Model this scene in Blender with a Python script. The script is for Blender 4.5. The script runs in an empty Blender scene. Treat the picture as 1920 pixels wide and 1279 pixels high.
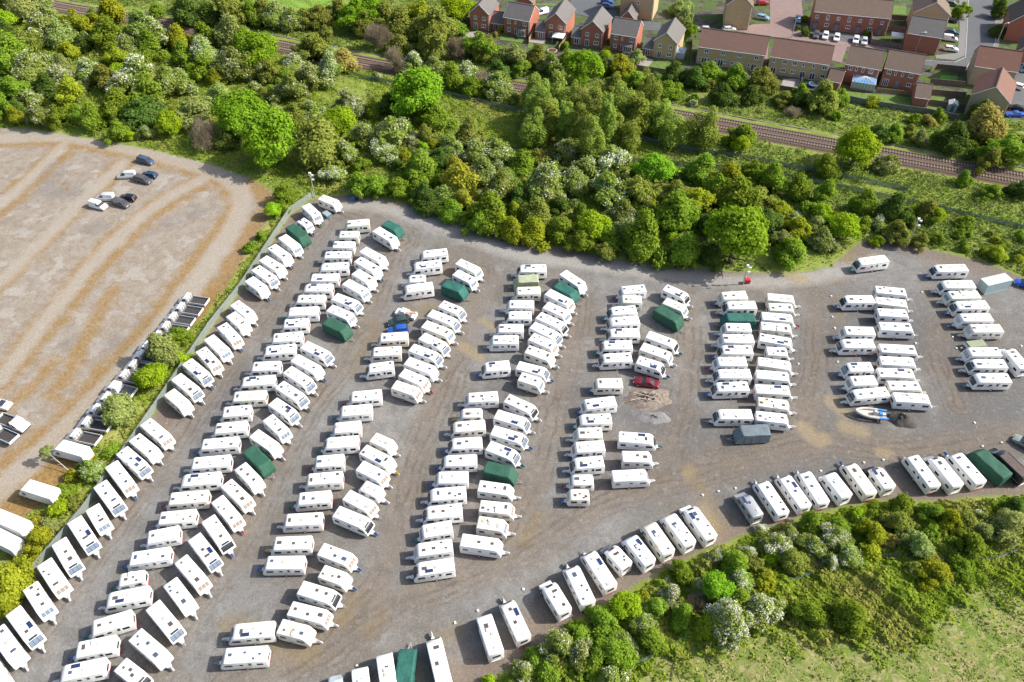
import bpy, math, random
import numpy as np
from mathutils import Matrix, Vector
scene = bpy.context.scene
COL = scene.collection
R = math.radians
# ---------------------------------------------------------------- camera, world, sun, exposure
pitch, roll, CAMH = R(45.2), R(0.44), 111.7
Fw = Vector((0, math.cos(pitch), -math.sin(pitch)))
r0 = Vector((1, 0, 0)); d0 = Vector((0, -math.sin(pitch), -math.cos(pitch)))
Rt = r0 * math.cos(roll) + d0 * math.sin(roll)
Dn = -r0 * math.sin(roll) + d0 * math.cos(roll)
cam = bpy.data.cameras.new('camera'); cam.sensor_width = 36; cam.lens = 36 * 1515 / 1920
cam.clip_start = 1; cam.clip_end = 6000
camo = bpy.data.objects.new('camera', cam); COL.objects.link(camo)
camo.matrix_world = Matrix(((Rt.x, -Dn.x, -Fw.x, 0), (Rt.y, -Dn.y, -Fw.y, 0), (Rt.z, -Dn.z, -Fw.z, CAMH), (0, 0, 0, 1)))
scene.camera = camo
SUN_EL, SUN_AZ = R(39.5), R(1.5)          # azimuth measured from +X towards +Y
world = bpy.data.worlds.new('World'); scene.world = world; world.use_nodes = True
wn = world.node_tree
bg = wn.nodes['Background']; bg.inputs[1].default_value = 0.138
sky = wn.nodes.new('ShaderNodeTexSky'); sky.sky_type = 'NISHITA'; sky.sun_disc = False; sky.dust_density = 3.0; sky.ozone_density = .6
sky.sun_elevation = SUN_EL; sky.sun_rotation = math.pi / 2 - SUN_AZ
wn.links.new(sky.outputs[0], bg.inputs[0])
sl = bpy.data.lights.new('sun', 'SUN'); sl.energy = 4.6; sl.angle = R(0.5); sl.color = (1, 0.955, 0.88)
so = bpy.data.objects.new('sun', sl); COL.objects.link(so)
sdir = Vector((math.cos(SUN_EL) * math.cos(SUN_AZ), math.cos(SUN_EL) * math.sin(SUN_AZ), math.sin(SUN_EL)))
so.rotation_euler = sdir.to_track_quat('Z', 'Y').to_euler(); so.location = sdir * 300
scene.view_settings.view_transform = 'Standard'; scene.view_settings.look = 'None'
scene.view_settings.gamma = 1; scene.view_settings.exposure = 0.56
scene.view_settings.use_curve_mapping = False
scene.render.engine = 'CYCLES'
scene.cycles.max_bounces = 5; scene.cycles.diffuse_bounces = 3; scene.cycles.glossy_bounces = 2
scene.cycles.transmission_bounces = 3; scene.cycles.transparent_max_bounces = 6
scene.cycles.use_denoising = True
random.seed(7); RNG = np.random.default_rng(7)
# ---------------------------------------------------------------- survey data in metres (x east, y away from the camera)
CARAVANS = [('FA', -71.26, 46.35, -43.7, 6.14, 'wnw'), ('FA', -70.73, 49.79, -41.3, 6.52, 'wnw'), ('FA', -69.53, 52.52, -41.6, 6.74, 'wpw*'), ('FA', -69.11, 56.54, -44.9, 5.84, 'wnw'), ('FA', -68.46, 60.21, -45.2, 6.27, 'wtw'), ('FA', -67.79, 63.71, -48.0, 6.28, 'wpw'), ('FA', -66.71, 67.48, -46.7, 6.63, 'wpw*'), ('FA', -65.37, 70.33, -49.1, 4.87, 'wnw'), ('FA', -65.01, 74.26, -45.5, 6.64, 'wpw'), ('FA', -64.45, 78.08, -45.7, 6.78, 'wtb'), ('FA', -63.36, 81.21, -38.3, 6.73, 'wpw*'), ('FA', -62.4, 84.25, -37.7, 6.09, 'wnw'), ('FA', -61.37, 87.37, -38.8, 6.67, 'wtx'), ('FA', -59.71, 94.5, -40.1, 5.53, 'cnw'), ('FA', -59.13, 97.97, -39.3, 6.75, 'wpw'), ('FA', -58.23, 101.67, -41.0, 6.62, 'wpb*'), ('FA', -56.88, 104.73, -47.0, 6.32, 'ctw*'), ('FA', -56.04, 108.01, -44.1, 6.37, 'wnw'), ('FA', -54.56, 111.37, -47.0, 6.16, 'wtb'), ('FA', -53.68, 114.77, -43.7, 5.43, 'wnx'), ('FA', -53.5, 118.02, -41.2, 5.87, 'wnw'), ('FA', -52.34, 125.38, -42.0, 5.48, 'wnb'), ('FA', -51.4, 128.72, -40.4, 6.5, 'wpw'), ('FA', -50.46, 131.96, -39.3, 6.4, 'wnw'), ('FA', -49.65, 135.85, -43.3, 6.26, 'wnb'), ('FA', -48.1, 139.25, -45.2, 6.22, 'wnw'), ('FA', -47.08, 142.88, -46.7, 6.62, 'Gx'), ('FA', -46.21, 146.57, -44.1, 4.05, 'wpb'), ('FA', -45.35, 150.7, -50.8, 5.83, 'wng'), ('FA', -41.98, 154.79, -31.5, 5.41, 'snw'), ('FB', -51.94, 45.53, -32.0, 4.88, 'wdw'), ('FB', -50.73, 49.23, -35.0, 6.36, 'wnw'), ('FB', -49.78, 53.21, -42.8, 6.58, 'wpx'), ('FB', -48.75, 57.06, -45.4, 5.7, 'wnw'), ('FB', -47.89, 60.58, -43.3, 6.4, 'wtw'), ('FB', -47.05, 64.29, -46.3, 6.54, 'wpw*'), ('FB', -45.83, 67.42, -48.9, 6.45, 'wdb'), ('FB', -45.26, 71.26, -45.8, 6.32, 'wtr'), ('FB', -44.47, 74.54, -41.4, 6.07, 'wtw'), ('FB', -43.29, 77.94, -44.4, 5.4, 'wnw'), ('FB', -42.59, 81.44, -42.7, 5.87, 'Gw'), ('FB', -42.11, 85.01, -36.4, 6.04, 'wnw'), ('FB', -40.82, 88.28, -43.6, 5.47, 'wnx'), ('FB', -40.4, 92.16, -36.9, 5.94, 'wpw*'), ('FB', -39.71, 95.93, -36.6, 6.55, 'wpg'), ('FB', -38.97, 99.56, -37.3, 6.52, 'wpw'), ('FB', -38.1, 102.83, -33.4, 6.45, 'wnb'), ('FB', -36.9, 106.27, -31.7, 6.49, 'wpw*'), ('FB', -34.06, 113.04, -31.7, 5.78, 'Gw'), ('FB', -33.79, 116.74, -30.7, 5.98, 'wnw'), ('FB', -33.14, 120.12, -27.5, 6.27, 'wpx*'), ('FB', -31.8, 124.3, -37.2, 6.12, 'wnw'), ('FB', -30.58, 127.58, -39.1, 5.4, 'wnw'), ('FB', -30.2, 131.24, -39.3, 6.48, 'wnb'), ('FB', -29.43, 134.61, -37.2, 6.47, 'wnx'), ('FB', -27.55, 141.55, -42.1, 6.44, 'wnw'), ('FB', -26.29, 144.63, -35.6, 4.92, 'Hx'), ('RB', -59.05, 46.09, -168.1, 6.39, 'wdw*'), ('RB', -58.42, 49.28, -167.7, 5.84, 'wnb'), ('RB', -57.36, 52.75, -160.7, 5.96, 'wng'), ('RB', -56.45, 56.73, -168.3, 6.5, 'wdw*'), ('RB', -56.8, 59.74, -167.6, 4.2, 'wng'), ('RB', -55.28, 63.31, -170.6, 6.43, 'wnb'), ('RB', -54.31, 66.9, -167.2, 5.23, 'wnw'), ('RB', -53.12, 70.18, -173.9, 6.16, 'wnx'), ('RB', -52.34, 73.76, -174.3, 6.68, 'snr'), ('RB', -51.29, 77.25, -174.2, 6.81, 'wdw*'), ('RB', -50.52, 80.76, -174.1, 6.82, 'wnw'), ('RB', -49.96, 84.58, -174.9, 6.75, 'wnb'), ('RB', -48.95, 88.02, -173.3, 6.05, 'wnx'), ('RB', -48.79, 91.68, -173.8, 5.38, 'wng'), ('RB', -47.35, 95.25, -175.8, 6.36, 'cnw'), ('RB', -46.6, 98.84, -174.8, 6.66, 'wpw*'), ('RB', -45.85, 102.44, -177.2, 5.8, 'wnw'), ('RB', -44.13, 106.7, -173.5, 6.5, 'wpw*'), ('RB', -43.33, 110.1, -173.8, 6.18, 'wnw'), ('RB', -42.39, 113.9, -174.6, 5.33, 'wnx*'), ('RB', -41.55, 117.28, -176.3, 6.45, 'wng'), ('RB', -40.77, 120.92, 179.6, 6.4, 'wdw'), ('RB', -39.76, 124.24, 179.7, 6.41, 'wdx*'), ('RB', -38.95, 127.55, -179.4, 6.36, 'wnx*'), ('RB', -37.49, 131.1, -175.7, 6.46, 'wdw'), ('RB', -37.37, 134.92, -178.6, 6.19, 'wnw'), ('RB', -36.58, 138.3, 177.9, 5.25, 'wnb'), ('RB', -35.96, 141.88, 180.0, 5.01, 'cnw'), ('RB', -34.5, 146.03, -172.2, 5.66, 'cnw'), ('RC', -37.33, 47.96, -176.5, 6.55, 'wnx'), ('RC', -37.07, 51.46, -175.0, 6.57, 'wpw*'), ('RC', -34.6, 62.08, -179.7, 6.31, 'wnb'), ('RC', -34.05, 65.33, -178.0, 6.28, 'wny'), ('RC', -33.09, 69.53, -177.0, 6.31, 'wnw'), ('RC', -32.1, 73.52, -174.4, 5.76, 'wng'), ('RC', -30.98, 77.23, -174.7, 6.2, 'wtw'), ('RC', -30.75, 80.81, -174.7, 5.19, 'wtr'), ('RC', -29.3, 84.6, -175.0, 6.23, 'wpg'), ('RC', -28.75, 87.88, -173.7, 5.11, 'wtg'), ('RC', -27.73, 91.66, -174.5, 5.97, 'wtg'), ('RC', -26.42, 95.12, -173.2, 6.02, 'wtr'), ('RC', -24.57, 101.94, -170.4, 5.39, 'wdw'), ('RC', -23.87, 106.11, -176.4, 5.93, 'cnw'), ('RC', -22.93, 109.95, -174.9, 5.97, 'cnw'), ('RC', -19.16, 124.03, -168.7, 6.37, 'wdx'), ('RC', -19.68, 127.13, -175.4, 4.02, 'wnw'), ('RC', -17.86, 131.23, -169.5, 6.39, 'wdw*'), ('RC', -16.67, 135.13, -170.3, 6.12, 'wdw'), ('FC', -30.85, 51.46, -14.7, 4.97, 'snw'), ('FC', -29.33, 54.0, -14.8, 6.11, 'wtw'), ('FC', -28.51, 57.09, -17.9, 6.11, 'wdx'), ('FC', -26.57, 59.81, -20.9, 4.59, 'cnb'), ('FC', -26.77, 63.26, -22.0, 5.75, 'wtb'), ('FC', -25.17, 69.64, -24.7, 6.42, 'wkb'), ('FC', -24.45, 72.73, -29.7, 5.57, 'wtx'), ('FC', -22.91, 75.2, -28.3, 4.06, 'wnw'), ('FC', -23.14, 78.45, -29.3, 5.31, 'wtw'), ('FC', -22.66, 81.53, -31.2, 6.27, 'wny*'), ('FC', -22.03, 84.62, -28.0, 4.3, 'cnw'), ('FC', -19.09, 96.61, -24.2, 5.39, 'ctw'), ('FC', -17.93, 99.23, -30.1, 5.7, 'wtr'), ('FC', -16.89, 102.07, -26.9, 6.38, 'wnw'), ('FC', -16.28, 105.47, -27.4, 6.55, 'wpw*'), ('FC', -14.86, 108.43, -33.4, 6.17, 'wpx*'), ('FC', -14.35, 111.8, -28.7, 6.51, 'cnw'), ('FC', -13.4, 114.87, -29.3, 6.76, 'wpw'), ('FC', -11.86, 117.77, -30.9, 5.51, 'wpx'), ('FC', -11.63, 124.19, -28.3, 5.3, 'Gx'), ('FC', -9.62, 127.19, -37.0, 5.31, 'wnw'), ('FC', -8.92, 130.54, -35.8, 5.99, 'wnx'), ('RD', -11.97, 61.09, -171.0, 6.27, 'wdw*'), ('RD', -12.27, 64.3, -171.2, 6.03, 'wnw'), ('RD', -12.05, 67.54, -168.4, 5.22, 'wng'), ('RD', -11.21, 70.75, -173.9, 6.35, 'wdw'), ('RD', -10.7, 74.13, -174.6, 6.33, 'wdw'), ('RD', -10.1, 77.23, -179.0, 5.6, 'wnb'), ('RD', -8.99, 80.64, -178.1, 6.06, 'wdb'), ('RD', -8.13, 84.18, -176.9, 5.93, 'wdb'), ('RD', -7.76, 87.91, -174.8, 6.14, 'sdw'), ('RD', -7.29, 90.95, -178.5, 4.16, 'wny'), ('RD', -5.56, 94.51, -175.6, 6.05, 'wnw'), ('RD', -3.07, 101.95, -173.2, 5.34, 'wdb*'), ('RD', -1.53, 108.83, -178.9, 5.63, 'wnx'), ('RD', -0.47, 112.04, 179.6, 5.5, 'wtw'), ('RD', 1.23, 115.71, 179.6, 5.33, 'wkx'), ('RD', 1.64, 118.82, 178.1, 5.66, 'wnw'), ('RD', 3.16, 122.89, -178.6, 5.43, 'cnb'), ('RD', 2.98, 126.54, -176.7, 5.25, 'Ow'), ('RD', 4.19, 129.95, -178.8, 6.29, 'wdw*'), ('FD', -4.92, 65.12, -9.6, 6.41, 'wnw'), ('FD', -3.28, 68.35, -10.3, 4.8, 'snw'), ('FD', -2.6, 71.4, -7.2, 5.56, 'ctw'), ('FD', -2.81, 75.11, -10.2, 5.75, 'wnw'), ('FD', -2.1, 78.57, -16.3, 5.57, 'Gg'), ('FD', -1.68, 82.42, -25.7, 5.76, 'wpg*'), ('FD', -0.63, 85.9, -20.7, 6.35, 'wpb*'), ('FD', -0.09, 89.33, -21.9, 6.33, 'wpw*'), ('FD', 1.49, 92.64, -31.2, 6.14, 'wdw'), ('FD', 3.43, 98.44, -23.6, 4.66, 'cnw'), ('FD', 3.78, 101.22, -19.6, 6.13, 'wpb*'), ('FD', 5.21, 105.07, -27.3, 5.64, 'cnw'), ('FD', 6.0, 108.2, -31.8, 5.73, 'wtw'), ('FD', 6.54, 111.07, -34.7, 6.58, 'wpw'), ('FD', 7.81, 113.87, -33.9, 6.5, 'wdw'), ('FD', 8.96, 117.04, -34.9, 5.61, 'wnw'), ('FD', 9.66, 120.49, -38.3, 6.34, 'wtw*'), ('FD', 11.18, 123.08, -40.1, 5.49, 'Gx'), ('FD', 12.7, 126.36, -47.3, 6.16, 'wnw'), ('RE', 10.46, 73.8, 178.8, 3.71, 'Cnb'), ('RE', 11.19, 76.68, -179.8, 4.06, 'wnr'), ('RE', 12.27, 79.97, -174.7, 5.67, 'wkw*'), ('RE', 12.72, 83.27, -175.6, 5.59, 'wtw'), ('RE', 12.89, 86.23, -178.8, 4.92, 'cnw'), ('RE', 14.19, 89.27, -178.1, 6.13, 'wdg*'), ('RE', 15.31, 92.96, -171.3, 6.18, 'wtb*'), ('RE', 17.34, 97.64, -178.9, 5.3, 'ctb'), ('RE', 19.29, 103.9, -176.6, 6.16, 'wkw'), ('RE', 19.69, 107.19, -179.1, 6.26, 'wdg*'), ('RE', 21.37, 110.56, -179.1, 6.45, 'wkw*'), ('RE', 21.76, 113.83, -175.1, 6.39, 'wdw'), ('RE', 21.81, 116.82, -174.5, 5.88, 'wdg'), ('RE', 23.8, 120.1, 177.8, 4.63, 'cnw'), ('RE', 24.53, 123.1, -172.1, 5.55, 'wtr'), ('FE', 19.28, 77.43, 2.9, 6.16, 'wnw'), ('FE', 20.8, 81.15, -1.7, 5.21, 'wnw'), ('FE', 21.22, 85.02, -5.8, 6.5, 'wdg*'), ('FE', 25.7, 102.19, -24.4, 5.46, 'wkb*'), ('FE', 27.18, 105.46, -28.2, 6.25, 'snw'), ('FE', 28.67, 108.54, -29.4, 6.36, 'wdg'), ('FE', 30.93, 115.48, -43.0, 6.13, 'Gx'), ('FE', 32.61, 118.23, -34.1, 5.06, 'cnw'), ('FE', 33.36, 122.02, -36.5, 5.63, 'wdw*'), ('RF', 38.53, 90.11, 179.7, 6.73, 'wdx'), ('RF', 39.28, 96.46, -178.2, 6.63, 'wkb*'), ('RF', 40.28, 99.65, 179.6, 6.79, 'wkw'), ('RF', 40.54, 102.81, 179.6, 6.05, 'wnr'), ('RF', 42.04, 105.7, 178.4, 6.51, 'wdb*'), ('RF', 42.82, 108.62, 178.3, 6.6, 'wnw'), ('RF', 43.48, 111.76, 178.1, 5.55, 'wtw'), ('RF', 44.44, 114.54, 178.3, 6.54, 'Gw'), ('RF', 45.37, 118.0, -179.1, 6.6, 'wdw'), ('RF', 44.57, 120.96, -175.7, 5.74, 'cnb'), ('RF', 41.13, 86.43, -176.9, 5.94, 'Yg'), ('FF', 45.31, 89.28, -8.8, 5.92, 'wnw'), ('FF', 46.31, 92.43, -10.3, 5.91, 'snw'), ('FF', 46.96, 95.7, -4.0, 6.68, 'wnw*'), ('FF', 47.7, 99.05, -7.7, 6.43, 'wnw'), ('FF', 48.73, 102.06, -12.6, 6.51, 'cnw'), ('FF', 50.01, 105.27, -4.5, 4.39, 'wnw'), ('FF', 50.39, 108.26, -14.6, 6.5, 'wnx*'), ('FF', 51.33, 111.74, -8.8, 6.26, 'snw'), ('FF', 52.2, 114.45, -7.4, 6.51, 'wnr*'), ('FF', 53.64, 117.37, -4.1, 5.39, 'cnw'), ('FF', 54.22, 120.07, -8.6, 5.81, 'snw'), ('RG', 63.72, 94.76, -173.5, 7.19, 'wkw'), ('RG', 63.4, 97.74, -177.6, 5.23, 'wtx'), ('RG', 63.7, 101.07, -178.1, 5.35, 'wpb*'), ('RG', 65.22, 107.13, -179.8, 6.77, 'wdw'), ('RG', 66.6, 110.55, 177.5, 6.33, 'wtw'), ('RG', 69.31, 119.52, -179.7, 6.47, 'wdb'), ('FG', 71.15, 93.52, -4.9, 6.79, 'wnx'), ('FG', 70.83, 96.45, -1.4, 6.31, 'cnw'), ('FG', 70.45, 99.56, -3.6, 7.02, 'wnw*'), ('FG', 71.62, 102.39, -4.9, 6.86, 'wnw'), ('FG', 72.89, 105.66, -4.8, 7.27, 'wnw'), ('FG', 74.45, 111.53, -4.0, 6.81, 'wnx'), ('FG', 75.14, 115.42, -4.5, 6.31, 'wnw'), ('FG', 76.03, 118.63, -10.2, 6.54, 'cnw'), ('FG', 77.03, 122.01, -9.0, 6.59, 'wnw'), ('RH', 86.98, 98.09, 179.0, 6.8, 'wdg'), ('RH', 87.83, 101.66, 179.0, 6.84, 'wdw'), ('RH', 88.24, 104.7, -179.8, 6.44, 'wnw'), ('RH', 91.24, 111.04, -179.8, 6.66, 'snw'), ('RH', 90.48, 113.99, -179.8, 6.77, 'wnb'), ('RH', 91.01, 117.57, -178.5, 7.16, 'wkb*'), ('RH', 90.8, 120.68, -178.3, 6.85, 'cnw'), ('RH', 90.88, 123.79, -179.7, 7.05, 'wdw'), ('RH', 91.34, 128.93, -178.3, 7.41, 'wkb2'), ('RH', 75.92, 131.64, -169.4, 7.19, 'wkg2')]
MOTOR = [('G', -14.9, 45.38, 87.3, 7.8, ''), ('A', -17.33, 45.46, 104.4, 6.23, ''), ('O', -20.61, 43.92, 102.4, 5.84, 'green'), ('Y', -24.1, 43.91, 103.7, 3.52, ''), ('K', -10.32, 46.72, 106.4, 8.17, 'wdw'), ('O', -3.53, 50.94, 108.5, 6.69, ''), ('K', 0.08, 52.96, 113.2, 6.66, 'wdw*'), ('L', 5.91, 56.52, 117.4, 6.15, ''), ('K', 9.55, 58.31, 110.5, 6.85, 'wpw'), ('K', 12.66, 60.75, 116.8, 6.97, 'wdx*'), ('L', 15.39, 63.01, 125.5, 5.12, 'grey'), ('O', 18.9, 63.92, 120.1, 5.87, '*'), ('O', 22.05, 65.92, 115.6, 6.43, 'stained'), ('O', 25.41, 67.4, 116.5, 6.6, ''), ('L', 28.83, 68.91, 114.0, 7.32, '*'), ('V', 37.47, 72.07, 109.3, 5.6, 'silver'), ('K', 41.29, 73.16, 108.6, 7.07, 'wdw'), ('K', 45.16, 74.35, 109.0, 6.91, 'wpw*'), ('K', 48.4, 75.1, 104.9, 6.88, 'wpw'), ('O', 52.19, 75.43, 109.9, 5.62, ''), ('K', 56.37, 76.65, 106.4, 6.84, 'cdb'), ('L', 59.86, 77.08, 106.5, 5.44, 'dark'), ('K', 67.19, 78.08, 104.3, 6.94, 'wnx'), ('L', 70.7, 78.23, 105.9, 7.31, 'pale'), ('K', 74.72, 78.59, 107.7, 6.75, 'wnb'), ('G', 79.0, 79.48, 115.8, 6.79, ''), ('V', 82.22, 79.77, 112.7, 7.38, 'black'), ('L', 93.46, 103.51, 99.7, 6.66, 'right')]
TRUCKS = [(-64.87, 122.32, 167.6, 6.09), (-65.4, 119.41, 167.0, 6.11), (-66.15, 116.57, 166.7, 6.14), (-66.73, 113.96, 167.5, 5.91), (-67.67, 111.33, 166.8, 5.89), (-68.83, 108.65, 166.7, 5.71), (-69.19, 106.15, 166.4, 5.72), (-69.79, 103.69, 166.5, 6.03), (-70.63, 101.04, 163.9, 6.02), (-71.74, 98.24, 163.0, 6.03), (-72.07, 95.51, 164.3, 5.82), (-72.96, 92.72, 163.2, 5.78), (-73.48, 89.97, 168.4, 6.17), (-74.45, 87.2, 165.4, 6.31), (-88.17, 90.65, -21.3, 7.83), (-88.95, 88.12, 155.5, 6.98)]
LUTONS = [(-74.91, 83.66, 162.5, 7.02), (-77.0, 75.45, 161.5, 7.46), (-79.41, 69.75, 158.1, 7.93), (-79.0, 66.63, 155.0, 7.69)]
CARS = [('van', 'white', -96.37, 155.96, -21.9, 5.86, 'small white panel van, lowest of the vehicles on the pale lot'), ('van', 'palegrey', -95.88, 159.16, 175.0, 4.18, 'pale silver small van between the white van and black hatchback'), ('mpv', 'grey', -91.32, 156.77, -24.6, 5.55, 'dark grey people carrier in the lower cluster on the pale lot'), ('hatch', 'black', -90.54, 158.98, 167.5, 4.99, 'black hatchback with red tail lamps on the pale lot'), ('van', 'palegrey', -93.88, 168.36, -176.3, 3.95, 'pale grey small van at the end of the upper car cluster'), ('mpv', 'grey', -89.21, 166.42, -22.8, 5.46, 'dark grey people carrier in the upper cluster on the pale lot'), ('hatch', 'navy', -88.42, 168.41, 167.9, 4.87, 'navy blue hatchback behind the dark grey people carrier'), ('mpv', 'navygrey', -91.23, 174.85, -24.1, 5.17, 'slate blue people carrier parked alone near the trees'), ('hatch', 'white', -92.57, 95.16, -11.6, 5.16, 'white car cut off by the picture edge on the pale lot'), ('hatch', 'blue', -22.41, 113.66, -169.9, 4.66, 'bright blue saloon car parked between caravans'), ('hatch', 'darkgreen', -22.59, 116.04, -163.5, 4.04, 'dark green car with dented bonnet beside the blue saloon'), ('saloon', 'maroon', 24.7, 99.31, 164.9, 4.7, 'dark red classic saloon parked beside the caravan with blue hitch cover'), ('hatch', 'greygreen', 88.0, 84.63, 135.3, 2.91, 'grey vintage car cut off by the picture edge'), ('hatch', 'blue', 106.53, 125.82, 151.7, 1.86, 'blue car cut off by the picture edge beyond the container'), ('hatch', 'blue', 32.32, 268.48, -4.5, 4.57, 'deep blue car at the top of the asphalt court'), ('hatch', 'lightblue', 32.24, 265.25, -11.6, 4.15, 'light blue car parked in the asphalt court'), ('van', 'white', 10.62, 260.78, -148.4, 3.15, 'white van parked behind the brick house with bay window'), ('hatch', 'red', 83.59, 266.75, 3.3, 4.37, 'red car at the top of the marked parking bays'), ('hatch', 'skyblue', 81.14, 255.53, -23.5, 3.99, 'sky blue car behind the low garden wall'), ('hatch', 'white', 68.77, 247.23, 3.0, 4.59, 'white car between tan gable house and red roofed terrace'), ('hatch', 'palegrey', 60.63, 247.55, 167.8, 3.46, 'silver car partly under the tree beside the terrace'), ('hatch', 'lightblue', 91.95, 253.7, -105.6, 6.49, 'light blue car on the pink brick paving'), ('hatch', 'grey', 94.78, 242.77, -109.3, 5.13, 'dark grey car, first in the bays before the brick houses'), ('hatch', 'white', 97.41, 242.05, -110.0, 6.58, 'white car, second in the bays before the brick houses'), ('hatch', 'white', 100.5, 240.62, -110.5, 6.55, 'white car, third in the bays before the brick houses'), ('hatch', 'white', 105.92, 239.0, -111.6, 6.17, 'white car, fourth in the bays before the brick houses'), ('hatch', 'palegrey', 108.13, 237.94, -109.5, 5.35, 'silver car, last in the bays beside the garden wall'), ('hatch', 'grey', 145.41, 264.82, -18.8, 4.04, 'dark car highest on the drives beside the tree lined road'), ('hatch', 'black', 140.5, 252.62, -37.5, 3.77, 'black car on the drive under the street tree'), ('hatch', 'navy', 137.12, 243.93, -18.7, 3.54, 'navy car on the drive beside the white van'), ('van', 'white', 134.95, 239.32, -19.0, 4.48, 'white van parked beside the brick gable house'), ('hatch', 'white', 132.47, 232.54, -17.2, 3.57, 'white car behind the brick garden wall by the road'), ('hatch', 'white', 141.72, 209.53, 141.5, 3.27, 'white car on the drive beside the red roofed house'), ('hatch', 'black', 136.41, 197.3, 145.4, 3.34, 'dark car behind the bright blue car by the drive'), ('saloon', 'blue', 134.7, 194.32, 179.0, 4.84, 'bright blue sports car beside the tan gable'), ('hatch', 'skyblue', 148.83, 218.93, 162.5, 2.1, 'blue car cut off by the picture edge near the houses')]
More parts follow.
